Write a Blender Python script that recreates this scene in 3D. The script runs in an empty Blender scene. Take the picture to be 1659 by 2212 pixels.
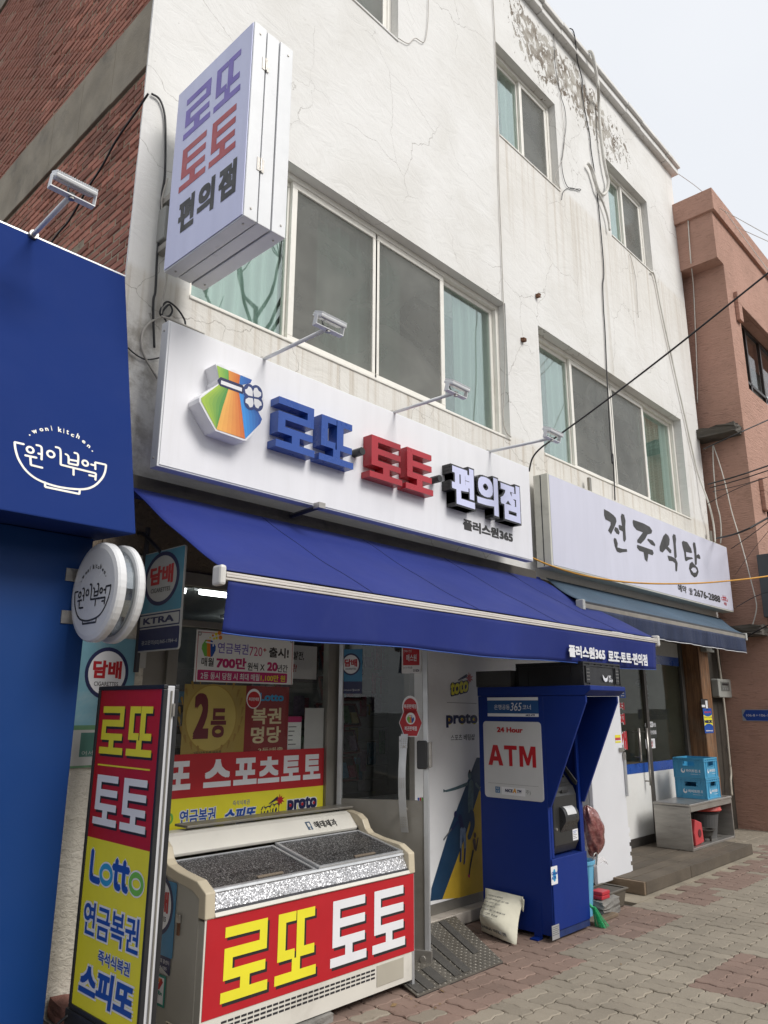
import bpy, math, random
from mathutils import Vector, Matrix
random.seed(7)
SC = bpy.context.scene
COL = SC.collection
R = math.radians
# ------------------------------------------------------------------ camera
F_PX, CX, CY = 1630.0, 829.5, 1106.0           # focal length and centre, in units of a 1659 x 2212 picture
PITCH, YAW, ROLL = R(14.58), R(43.47), R(0.25)
EYE = Vector((0.0, -4.3, 1.7))
fwd = Vector((math.cos(PITCH)*math.cos(YAW), math.cos(PITCH)*math.sin(YAW), math.sin(PITCH)))
rt0 = Vector((math.sin(YAW), -math.cos(YAW), 0))
up0 = rt0.cross(fwd)
rt = rt0*math.cos(ROLL) + up0*math.sin(ROLL)
up = up0*math.cos(ROLL) - rt0*math.sin(ROLL)
cd = bpy.data.cameras.new('camera'); cam = bpy.data.objects.new('camera', cd); COL.objects.link(cam)
cd.sensor_fit = 'VERTICAL'; cd.sensor_height = 36.0; cd.lens = F_PX/2212*36; cd.clip_start = 0.05; cd.clip_end = 2000
cam.matrix_world = Matrix(((rt.x, up.x, -fwd.x, EYE.x), (rt.y, up.y, -fwd.y, EYE.y), (rt.z, up.z, -fwd.z, EYE.z), (0, 0, 0, 1)))
SC.camera = cam
# ------------------------------------------------------------------ sky, sun, exposure
SUN_EL, SUN_AZ = R(43), R(-80)      # azimuth of the sun measured from +X (right along the facade)
W = bpy.data.worlds.new('World'); SC.world = W; W.use_nodes = True
wn = W.node_tree; wn.nodes.clear()
sky = wn.nodes.new('ShaderNodeTexSky'); sky.sky_type = 'NISHITA'; sky.sun_disc = False
sky.sun_elevation = SUN_EL; sky.sun_rotation = R(90) - SUN_AZ; sky.air_density = 1; sky.dust_density = 4
tc = wn.nodes.new('ShaderNodeTexCoord')
cl = wn.nodes.new('ShaderNodeTexNoise'); cl.inputs['Scale'].default_value = 1.6; cl.inputs['Detail'].default_value = 5
cr = wn.nodes.new('ShaderNodeValToRGB')
cr.color_ramp.elements[0].position = .3; cr.color_ramp.elements[0].color = (5.1, 5.25, 5.5, 1)
cr.color_ramp.elements[1].position = .7; cr.color_ramp.elements[1].color = (5.6, 5.68, 5.82, 1)
mx = wn.nodes.new('ShaderNodeMixRGB'); mx.inputs[0].default_value = 0.93
bg = wn.nodes.new('ShaderNodeBackground'); bg.inputs['Strength'].default_value = 0.1
wo = wn.nodes.new('ShaderNodeOutputWorld')
wn.links.new(tc.outputs['Generated'], cl.inputs['Vector']); wn.links.new(cl.outputs['Fac'], cr.inputs[0])
wn.links.new(sky.outputs[0], mx.inputs[1]); wn.links.new(cr.outputs[0], mx.inputs[2])
wn.links.new(mx.outputs[0], bg.inputs[0]); wn.links.new(bg.outputs[0], wo.inputs[0])
sd = bpy.data.lights.new('sun', 'SUN'); sd.energy = 1.5; sd.angle = R(24); sd.color = (1, .975, .94)
so = bpy.data.objects.new('sun', sd); COL.objects.link(so)
so.rotation_euler = Vector((math.cos(SUN_EL)*math.cos(SUN_AZ), math.cos(SUN_EL)*math.sin(SUN_AZ), math.sin(SUN_EL))).to_track_quat('Z', 'Y').to_euler()
SC.view_settings.view_transform = 'Standard'; SC.view_settings.look = 'None'
SC.view_settings.exposure = 0.82; SC.view_settings.gamma = 1.0
try: SC.view_settings.use_curve_mapping = False
except Exception: pass
SC.cycles.max_bounces = 8; SC.cycles.transparent_max_bounces = 16
SC.cycles.use_denoising = True

# ------------------------------------------------------------------ helpers: points
def ray(px, py):
    return rt*((px-CX)/F_PX) - up*((py-CY)/F_PX) + fwd
def P(px, py, x=None, y=None, z=None):
    """point of a real plane (x, y or z fixed) that the photograph shows at that place"""
    d = ray(px, py)
    t = (x-EYE.x)/d.x if x is not None else (y-EYE.y)/d.y if y is not None else (z-EYE.z)/d.z
    return EYE + d*t
class Fr:
    """a flat frame: origin O, unit axes U (to the right) and V (up) as one looks at it, N outward"""
    def __init__(s, O, U, V):
        s.O = Vector(O); s.U = Vector(U).normalized(); s.V = Vector(V).normalized(); s.N = s.U.cross(s.V)
    def p(s, u, v, n=0): return s.O + s.U*u + s.V*v + s.N*n
    def uv(s, px, py, n=0):
        d = ray(px, py); o = s.O + s.N*n
        t = (o-EYE).dot(s.N)/d.dot(s.N); q = EYE + d*t - o
        return (q.dot(s.U), q.dot(s.V))
    def box(s, tl, br, n=0):
        a = s.uv(*tl, n); b = s.uv(*br, n); return (a[0], b[1], b[0], a[1])
    def off(s, n): return Fr(s.O + s.N*n, s.U, s.V)
def fy(y): return Fr((0, y, 0), (1, 0, 0), (0, 0, 1))      # wall facing the street
def fx(x): return Fr((x, 0, 0), (0, -1, 0), (0, 0, 1))     # wall facing left along the street
GF = Fr((0, 0, 0), (1, 0, 0), (0, 1, 0))
# ------------------------------------------------------------------ helpers: meshes
class MB:
    def __init__(s): s.v = []; s.f = []
    def add(s, vs, fs):
        k = len(s.v); s.v += [tuple(q) for q in vs]; s.f += [tuple(i+k for i in f) for f in fs]; return s
    def box(s, a, b):
        x0, y0, z0 = (min(p, q) for p, q in zip(a, b)); x1, y1, z1 = (max(p, q) for p, q in zip(a, b))
        return s.add([(x0,y0,z0),(x1,y0,z0),(x1,y1,z0),(x0,y1,z0),(x0,y0,z1),(x1,y0,z1),(x1,y1,z1),(x0,y1,z1)],
                     [(3,2,1,0),(4,5,6,7),(0,1,5,4),(1,2,6,5),(2,3,7,6),(3,0,4,7)])
    def fbox(s, fr, u0, v0, u1, v1, n0, n1):
        c = [fr.p(u, v, n) for n in (n0, n1) for u, v in ((u0,v0),(u1,v0),(u1,v1),(u0,v1))]
        return s.add(c, [(3,2,1,0),(4,5,6,7),(0,1,5,4),(1,2,6,5),(2,3,7,6),(3,0,4,7)])
    def fquad(s, fr, u0, v0, u1, v1, n=0):
        return s.add([fr.p(u0,v0,n), fr.p(u1,v0,n), fr.p(u1,v1,n), fr.p(u0,v1,n)], [(0,1,2,3)])
    def fpoly(s, fr, pts, n0, n1=None):
        m = len(pts)
        if sum(pts[i][0]*pts[(i+1)%m][1]-pts[(i+1)%m][0]*pts[i][1] for i in range(m)) < 0: pts = pts[::-1]
        if n1 is None: return s.add([fr.p(u, v, n0) for u, v in pts], [tuple(range(m))])
        vs = [fr.p(u, v, n0) for u, v in pts] + [fr.p(u, v, n1) for u, v in pts]
        fs = [tuple(range(m-1, -1, -1)), tuple(range(m, 2*m))] + [(i, (i+1)%m, (i+1)%m+m, i+m) for i in range(m)]
        return s.add(vs, fs)
    def prism(s, ring0, ring1):
        m = len(ring0)
        return s.add(list(ring0)+list(ring1), [tuple(range(m-1,-1,-1)), tuple(range(m,2*m))]+[(i,(i+1)%m,(i+1)%m+m,i+m) for i in range(m)])
    def tube(s, pts, r, seg=6, caps=True):
        pts = [Vector(p) for p in pts]; rings = []; prev = None
        for i, p in enumerate(pts):
            d = (pts[min(i+1, len(pts)-1)] - pts[max(i-1, 0)])
            d = d.normalized() if d.length > 1e-9 else Vector((0,0,1))
            a = (prev - d*prev.dot(d)) if prev is not None else d.orthogonal()
            a.normalize(); prev = a; b = d.cross(a)
            rr = r[i] if isinstance(r, (list, tuple)) else r
            rings.append([p + (a*math.cos(2*math.pi*k/seg) + b*math.sin(2*math.pi*k/seg))*rr for k in range(seg)])
        k0 = len(s.v)
        for rg in rings: s.v += [tuple(q) for q in rg]
        for i in range(len(rings)-1):
            for k in range(seg):
                s.f.append((k0+i*seg+k, k0+i*seg+(k+1)%seg, k0+(i+1)*seg+(k+1)%seg, k0+(i+1)*seg+k))
        if caps:
            s.f.append(tuple(k0+k for k in range(seg-1,-1,-1))); e = k0+(len(rings)-1)*seg
            s.f.append(tuple(e+k for k in range(seg)))
        return s
    def lathe(s, c, prof, seg=24, ax=(0,0,1), caps=True):
        """prof: list of (radius, height) along ax"""
        c = Vector(c); ax = Vector(ax).normalized(); a = ax.orthogonal().normalized(); b = ax.cross(a); k0 = len(s.v)
        for r_, h in prof:
            for k in range(seg):
                t = 2*math.pi*k/seg; s.v.append(tuple(c + ax*h + (a*math.cos(t)+b*math.sin(t))*r_))
        for i in range(len(prof)-1):
            for k in range(seg): s.f.append((k0+i*seg+k, k0+i*seg+(k+1)%seg, k0+(i+1)*seg+(k+1)%seg, k0+(i+1)*seg+k))
        if caps:
            s.f.append(tuple(k0+k for k in range(seg-1,-1,-1))); e = k0+(len(prof)-1)*seg; s.f.append(tuple(e+k for k in range(seg)))
        return s
    def grid(s, fn, nu, nv):
        k0 = len(s.v)
        for j in range(nv+1):
            for i in range(nu+1): s.v.append(tuple(fn(i/nu, j/nv)))
        for j in range(nv):
            for i in range(nu):
                a = k0+j*(nu+1)+i; s.f.append((a, a+1, a+nu+2, a+nu+1))
        return s
def finish(o, parent=None):
    COL.objects.link(o)
    if parent is not None:
        o.parent = parent
        if parent.type == 'EMPTY': o.matrix_parent_inverse = Matrix.Translation(-parent.location)
    return o
def build(name, mb, m, parent=None, bevel=0, smooth=False, solid=0, sub=0, label=None):
    me = bpy.data.meshes.new(name); me.from_pydata(mb.v, [], mb.f); me.update()
    for q in (m if isinstance(m, (list, tuple)) else [m]): me.materials.append(q)
    if smooth:
        for p in me.polygons: p.use_smooth = True
    o = bpy.data.objects.new(name, me); finish(o, parent)
    if solid: md = o.modifiers.new('solid', 'SOLIDIFY'); md.thickness = solid; md.offset = 0
    if sub: md = o.modifiers.new('sub', 'SUBSURF'); md.levels = sub; md.render_levels = sub
    if bevel:
        md = o.modifiers.new('bevel', 'BEVEL'); md.width = bevel; md.segments = 2; md.limit_method = 'ANGLE'; md.angle_limit = R(40)
    if label: o['label'] = label
    return o
def tag(o, label, cat, group=None):
    o['label'] = label; o['category'] = cat
    if group: o['group'] = group
    return o
def thing(name, loc, label, cat, group=None):
    o = bpy.data.objects.new(name, None); COL.objects.link(o); o.location = loc; o.empty_display_size = .1
    return tag(o, label, cat, group)
def struct(o, kind='structure'): o['kind'] = kind; return o
# ------------------------------------------------------------------ helpers: materials
def hexc(h):
    c = [int(h[i:i+2], 16)/255 for i in (0, 2, 4)]
    return tuple(x/12.92 if x <= .04045 else ((x+.055)/1.055)**2.4 for x in c)
class NT:
    def __init__(s, m): s.m = m; s.t = m.node_tree
    def n(s, ty, props=None, **ins):
        o = s.t.nodes.new('ShaderNode'+ty)
        for k, v in (props or {}).items(): setattr(o, k, v)
        for k, v in ins.items():
            k = k.replace('_', ' ') if not k.startswith('i') or not k[1:].isdigit() else int(k[1:])
            sck = o.inputs[k]
            if isinstance(v, bpy.types.NodeSocket): s.t.links.new(v, sck)
            else:
                if isinstance(v, tuple) and len(v) == 3 and sck.type == 'RGBA': v = (*v, 1)
                sck.default_value = v
        return o
    def math(s, op, a, b=0.0, c=0.0, clamp=False):
        o = s.n('Math', {'operation': op, 'use_clamp': clamp}, i0=a, i1=b, i2=c); return o.outputs[0]
    def noise(s, vec, scale, detail=4, rough=.55, dist=0):
        return s.n('TexNoise', None, Vector=vec, Scale=scale, Detail=detail, Roughness=rough, Distortion=dist).outputs['Fac']
    def ramp(s, f, a, b):          # smooth 0..1 between a and b
        return s.n('MapRange', {'interpolation_type': 'SMOOTHSTEP'}, Value=f, From_Min=a, From_Max=b).outputs[0]
    def mix(s, f, a, b, mode='MIX'):
        return s.n('MixRGB', {'blend_type': mode}, Fac=f, Color1=a, Color2=b).outputs[0]
    def scalevec(s, vec, x, y, z):
        return s.n('Mapping', None, Vector=vec, Scale=(x, y, z)).outputs[0]
def newmat(name):
    m = bpy.data.materials.new(name); m.use_nodes = True; t = NT(m); b = m.node_tree.nodes['Principled BSDF']; return m, t, b
MC = {}
def mat(name, col, rough=.5, metal=0., var=.08, sc=5., bump=0., bsc=60., dirt=0., dirtcol=(.12,.1,.08), dsc=2.2, spec=.5, stretch=None, rnd=0., coat=0.):
    if name in MC: return MC[name]
    m, t, b = newmat(name); MC[name] = m
    if isinstance(col, str): col = hexc(col)
    co = t.n('TexCoord').outputs['Object']
    if stretch: co = t.scalevec(co, *stretch)
    f = t.noise(co, sc, 6)
    g = t.n('MapRange', None, Value=f, From_Min=.3, From_Max=.7, To_Min=1-var, To_Max=1+var).outputs[0]
    if rnd:
        ri = t.n('ObjectInfo').outputs['Random']
        g = t.math('MULTIPLY', g, t.n('MapRange', None, Value=ri, To_Min=1-rnd, To_Max=1+rnd).outputs[0])
    c = t.mix(1.0, col, t.n('CombineColor', None, Red=g, Green=g, Blue=g).outputs[0], 'MULTIPLY')
    if dirt:
        d = t.ramp(t.noise(co, dsc, 9, .68, .4), .50, .72)
        c = t.mix(t.math('MULTIPLY', d, dirt), c, dirtcol)
    t.t.links.new(c, b.inputs['Base Color'])
    rg = t.n('MapRange', None, Value=t.noise(co, sc*1.7, 5), From_Min=.3, From_Max=.7, To_Min=max(0, rough-.09), To_Max=min(1, rough+.09)).outputs[0]
    t.t.links.new(rg, b.inputs['Roughness']); b.inputs['Metallic'].default_value = metal
    b.inputs['Specular IOR Level'].default_value = spec
    if coat: b.inputs['Coat Weight'].default_value = coat
    if bump:
        h = t.noise(co, bsc, 5)
        bn = t.n('Bump', None, Strength=bump, Distance=.01, Height=h).outputs[0]; t.t.links.new(bn, b.inputs['Normal'])
    return m
def glassmat(name, tint=(.9,.95,.93), refl=1.25, gcol=(.95,.97,.97), base=0.):
    m, t, b = newmat(name); MC[name] = m; m.node_tree.nodes.remove(b)
    out = m.node_tree.nodes['Material Output']
    wob = t.noise(t.n('TexCoord').outputs['Object'], 1.3, 2)
    bn = t.n('Bump', None, Strength=.06, Distance=.02, Height=wob).outputs[0]
    tr = t.n('BsdfTransparent', None, Color=tint); gl = t.n('BsdfGlossy', None, Roughness=.01, Color=gcol, Normal=bn)
    fr = t.math('ADD', t.math('MULTIPLY', t.n('Fresnel', None, IOR=t.math('ADD', 1.5, t.math('MULTIPLY', t.n('NewGeometry').outputs['Backfacing'], -.8333))).outputs[0], refl), base, clamp=True)
    t.t.links.new(t.n('MixShader', None, i0=fr, i1=tr.outputs[0], i2=gl.outputs[0]).outputs[0], out.inputs[0]); return m
# ------------------------------------------------------------------ helpers: lettering
TXT = {}
def text_mesh(s, bold, depth, res=3):
    cu = bpy.data.curves.new('lettering', 'FONT'); cu.body = s; cu.extrude = depth; cu.resolution_u = res
    o = bpy.data.objects.new('lettering', cu); COL.objects.link(o)
    me = bpy.data.meshes.new_from_object(o); bpy.data.objects.remove(o); bpy.data.curves.remove(cu)
    return me
def txt(fr, s, box, m, parent, n=.002, bold=.0, depth=0., shear=0., rot=0., name='lettering', res=3, th=None):
    """flat or raised lettering s fitted into box (u0,v0,u1,v1) of the frame; th: world thickness"""
    key = (s, bold, bool(th), res)
    if key not in TXT:
        me = text_mesh(s, bold, .5 if th else 0., res)
        v0 = [tuple(v.co) for v in me.vertices]; f0 = [tuple(p.vertices) for p in me.polygons]; bpy.data.meshes.remove(me)
        vs, fs = [], []; kk = 0 if bold < .004 else 8; SQ = ((0,0),(1,0),(1,1),(0,1),(-1,1),(-1,0),(-1,-1),(0,-1),(1,-1))
        for j in range(kk+1):           # a heavier weight: the outline swept round a small square
            dx, dy = SQ[j][0]*bold*.9, SQ[j][1]*bold*.9; b_ = len(vs)
            vs += [(x+dx, y+dy, z, j) for x, y, z in v0]; fs += [tuple(i+b_ for i in f) for f in f0]
        x0 = min(v[0] for v in vs); x1 = max(v[0] for v in vs); y0 = min(v[1] for v in vs); y1 = max(v[1] for v in vs)
        TXT[key] = ([((v[0]-x0)/(x1-x0), (v[1]-y0)/(y1-y0), v[2], v[3]) for v in vs], fs)
    vs, fs = TXT[key]; u0, v0, u1, v1 = box; w, h = u1-u0, v1-v0
    out = []; cr_, sr_ = math.cos(rot), math.sin(rot); cu_, cv_ = (u0+u1)/2, (v0+v1)/2
    for x, y, z, j in vs:
        uu = u0 + x*w + shear*(y-.5)*h; vv = v0 + y*h
        if rot: du, dv = uu-cu_, vv-cv_; uu, vv = cu_+du*cr_-dv*sr_, cv_+du*sr_+dv*cr_
        out.append(fr.p(uu, vv, n + ((z+.5)*th if th else 0) + j*(.00022 if th else .00007)))
    mb = MB(); mb.add(out, fs)
    return build(name, mb, m, parent)
def halo(fr, s, box, m, mh, parent, n=.002, bold=.02, hb=.07, **k):
    """lettering with a pale outline round it"""
    u0, v0, u1, v1 = box; g = (v1-v0)*.06
    txt(fr, s, (u0-g, v0-g, u1+g, v1+g), mh, parent, n=n, bold=bold+hb, name='lettering_outline', **k)
    return txt(fr, s, box, m, parent, n=n+.0018, bold=bold, **k)
BLOCK = {
 'ro': [(.04,.86,.96,1),(.79,.715,.96,.86),(.04,.575,.96,.715),(.04,.43,.22,.575),(.04,.29,.94,.43),(.40,.14,.60,.29),(0,0,1,.14)],
 'tto': [(.05,.86,.48,1),(.05,.46,.235,.86),(.05,.32,.46,.46),(.50,.46,.69,1),(.69,.86,.95,1),(.50,.32,.95,.46),(.40,.14,.60,.32),(0,0,1,.14)],
 'to': [(.05,.29,.245,1),(.245,.86,.95,1),(.245,.575,.95,.715),(.245,.29,.95,.43),(.40,.14,.60,.29),(0,0,1,.14)]}
def block(fr, ch, box, m, parent, n0, n1, name='letter', bevel=0, rim=None):
    u0, v0, u1, v1 = box; mb = MB(); rects = BLOCK[ch]
    xs = sorted({q for r_ in rects for q in (r_[0], r_[2])}); ys = sorted({q for r_ in rects for q in (r_[1], r_[3])})
    on = lambda i, j: 0 <= i < len(xs)-1 and 0 <= j < len(ys)-1 and any(r_[0] <= (xs[i]+xs[i+1])/2 <= r_[2] and r_[1] <= (ys[j]+ys[j+1])/2 <= r_[3] for r_ in rects)
    pt = lambda x, y, n: fr.p(u0+x*(u1-u0), v0+y*(v1-v0), n)
    for i in range(len(xs)-1):
        for j in range(len(ys)-1):
            if not on(i, j): continue
            a, b, c, d = xs[i], ys[j], xs[i+1], ys[j+1]
            mb.add([pt(a,b,n1), pt(c,b,n1), pt(c,d,n1), pt(a,d,n1)], [(0,1,2,3)])
            for di, dj, e in ((-1,0,((a,d),(a,b))), (1,0,((c,b),(c,d))), (0,-1,((a,b),(c,b))), (0,1,((c,d),(a,d)))):
                if not on(i+di, j+dj):
                    (x0, y0), (x1, y1) = e
                    mb.add([pt(x0,y0,n0), pt(x1,y1,n0), pt(x1,y1,n1), pt(x0,y0,n1)], [(0,1,2,3)])
    return build(name, mb, m, parent)
def smoothline(pts, k=5):
    pts = [Vector(p) for p in pts]; out = []
    for i in range(len(pts)-1):
        p0, p1, p2, p3 = pts[max(i-1,0)], pts[i], pts[i+1], pts[min(i+2,len(pts)-1)]
        for j in range(k):
            t = j/k; out.append(.5*((2*p1)+(p2-p0)*t+(2*p0-5*p1+4*p2-p3)*t*t+(3*p1-p0-3*p2+p3)*t**3))
    return out + [pts[-1]]
def ribbon(mb, fr, pts, w, n0, n1=None, rough=0., smooth=True, round_=True):
    """a brush or pen stroke lying on the frame; w: one width or one per point"""
    q = [Vector((p[0], p[1], (w[i] if isinstance(w, (list, tuple)) else w))) for i, p in enumerate(pts)]
    if smooth and len(q) > 2: q = smoothline(q, 4)
    elif len(q) == 2 and rough: q = [q[0].lerp(q[1], i/6) for i in range(7)]
    L, Rr = [], []
    for i, c in enumerate(q):
        d = q[min(i+1, len(q)-1)] - q[max(i-1, 0)]; d = Vector((d.x, d.y)); d = d.normalized() if d.length else Vector((1,0))
        nn = Vector((-d.y, d.x)); h = c.z/2
        e = c
        L.append((e.x+nn.x*h*(1+rough*random.uniform(-1,1)), e.y+nn.y*h*(1+rough*random.uniform(-1,1))))
        Rr.append((e.x-nn.x*h*(1+rough*random.uniform(-1,1)), e.y-nn.y*h*(1+rough*random.uniform(-1,1))))
    d0 = (Vector(q[0][:2])-Vector(q[1][:2])).normalized(); d1 = (Vector(q[-1][:2])-Vector(q[-2][:2])).normalized()
    vs = [fr.p(*a, n0) for a in L] + [fr.p(*a, n0) for a in Rr]; m = len(L)
    fs = [(i, m+i, m+i+1, i+1) for i in range(m-1)]
    if round_:
        c0 = Vector(q[0][:2])+d0*q[0].z*.38; c1 = Vector(q[-1][:2])+d1*q[-1].z*.38
        vs += [fr.p(c0.x, c0.y, n0), fr.p(c1.x, c1.y, n0)]; fs += [(2*m, m, 0), (m-1, 2*m-1, 2*m+1)]
    mb.add(vs, fs); return mb
def ring(mb, fr, c, ru, rv, w, n, seg=28):
    o = [fr.p(c[0]+ru*math.cos(t), c[1]+rv*math.sin(t), n) for t in (2*math.pi*k/seg for k in range(seg))]
    i = [fr.p(c[0]+(ru-w)*math.cos(t), c[1]+(rv-w)*math.sin(t), n) for t in (2*math.pi*k/seg for k in range(seg))]
    return mb.add(o+i, [(k, (k+1)%seg, seg+(k+1)%seg, seg+k) for k in range(seg)])
def disc(mb, fr, c, ru, rv, n, seg=28, n1=None):
    return mb.fpoly(fr, [(c[0]+ru*math.cos(2*math.pi*k/seg), c[1]+rv*math.sin(2*math.pi*k/seg)) for k in range(seg)], n, n1)
def rrect(u0, v0, u1, v1, r, k=4):
    o = []
    for cx, cy, a in ((u1-r,v1-r,0),(u0+r,v1-r,90),(u0+r,v0+r,180),(u1-r,v0+r,270)):
        for i in range(k+1): t = R(a+90*i/k); o.append((cx+r*math.cos(t), cy+r*math.sin(t)))
    return o
def panel(fr, box, m, parent, n0=0, n1=.002, name='print', r=0, bevel=0):
    mb = MB(); mb.fpoly(fr, rrect(*box, r) if r else [(box[0],box[1]),(box[2],box[1]),(box[2],box[3]),(box[0],box[3])], n0, n1)
    return build(name, mb, m, parent, bevel=bevel)
def cable(name, pts, r, m, label, cat='cable', group=None, smooth=True, seg=6):
    pts = smoothline(pts, 6) if smooth and len(pts) > 2 else pts
    return tag(build(name, MB().tube(pts, r, seg), m, smooth=True), label, cat, group)
# ================================================================== materials
M_white_metal = mat('white_metal', (.74,.75,.76), .35, 0, .04, 4, dirt=.12, dirtcol=(.4,.39,.36))
M_white_film = mat('white_film', (.77,.765,.785), .38, 0, .03, 2, dirt=.12, dirtcol=(.58,.56,.52), stretch=(4,1,.5))
M_lav = mat('lavender_film', (.60,.62,.83), .4, 0, .05, 1.5, dirt=.10, dirtcol=(.45,.46,.62), stretch=(1,4,.5))
M_alu = mat('aluminium', (.55,.56,.57), .38, .55, .06, 8, dirt=.15)
M_steel = mat('stainless_steel', (.42,.40,.37), .36, .75, .12, 5, dirt=.35, dirtcol=(.2,.17,.14), stretch=(1,1,6))
M_dark_metal = mat('dark_metal', (.035,.035,.04), .45, .2, .1)
M_frame = mat('window_pvc', (.78,.755,.69), .42, 0, .05, 3, dirt=.25, dirtcol=(.42,.37,.30), dsc=3)
M_greyframe = mat('shop_aluminium', (.27,.255,.225), .4, .5, .08, 6, dirt=.25)
M_rubber = mat('black_rubber', (.018,.018,.02), .6, 0, .15)
M_black = mat('black_plastic', (.02,.02,.022), .42, 0, .12, 9, bump=.05, bsc=300)
M_cable = mat('black_cable', (.02,.02,.022), .55)
M_greycable = mat('grey_cable', (.45,.42,.38), .6, 0, .1)
M_whitecable = mat('white_cable', (.66,.64,.58), .55, 0, .08, dirt=.3)
M_black_ink = mat('black_ink', (.018,.018,.02), .5)
M_char_ink = mat('charcoal_ink', (.035,.033,.032), .5)
M_white_ink = mat('white_ink', (.76,.76,.78), .45, 0, .03)
M_cream_ink = mat('cream_ink', (.80,.77,.68), .5, 0, .03)
M_red_ink = mat('red_ink', (.45,.012,.02), .42, 0, .05)
M_yellow_ink = mat('yellow_ink', (.80,.72,.035), .42, 0, .04)
M_blue_ink = mat('blue_ink', (.012,.075,.36), .45, 0, .05)
M_navy_ink = mat('navy_ink', (.012,.016,.075), .45)
M_sky_ink = mat('sky_blue_ink', (.035,.30,.55), .45)
M_green_ink = mat('green_ink', (.16,.46,.07), .45)
M_orange_ink = mat('orange_ink', (.75,.22,.02), .45)
M_magenta_ink = mat('magenta_ink', (.47,.02,.13), .5)
M_violet_ink = mat('violet_ink', (.19,.14,.48), .5)
M_softred_ink = mat('soft_red_ink', (.52,.055,.07), .5)
M_grey_ink = mat('grey_ink', (.16,.16,.16), .5)
M_glass = glassmat('clear_glass'); M_glass_dark = glassmat('shop_glass', (.97,.98,.975), .6); M_glass_eat = glassmat('eatery_glass', (.95,.965,.94), .30)
M_glass_green = glassmat('green_glass', (.915,.955,.94), 1.8, (.84,.94,.90), .12)
M_concrete = mat('concrete', (.285,.245,.185), .85, 0, .2, 3, bump=.35, bsc=45, dirt=.5, dirtcol=(.09,.08,.065))
M_dark_concrete = mat('stained_concrete', (.085,.075,.062), .88, 0, .3, 2.2, bump=.4, bsc=35, dirt=.75, dirtcol=(.025,.024,.022))
M_wood = mat('weathered_wood', (.20,.145,.095), .75, 0, .3, 3, bump=.3, bsc=30, dirt=.3, stretch=(1,1,1))
M_gold = mat('gold_print', (.36,.25,.05), .45, 0, .12)

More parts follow.
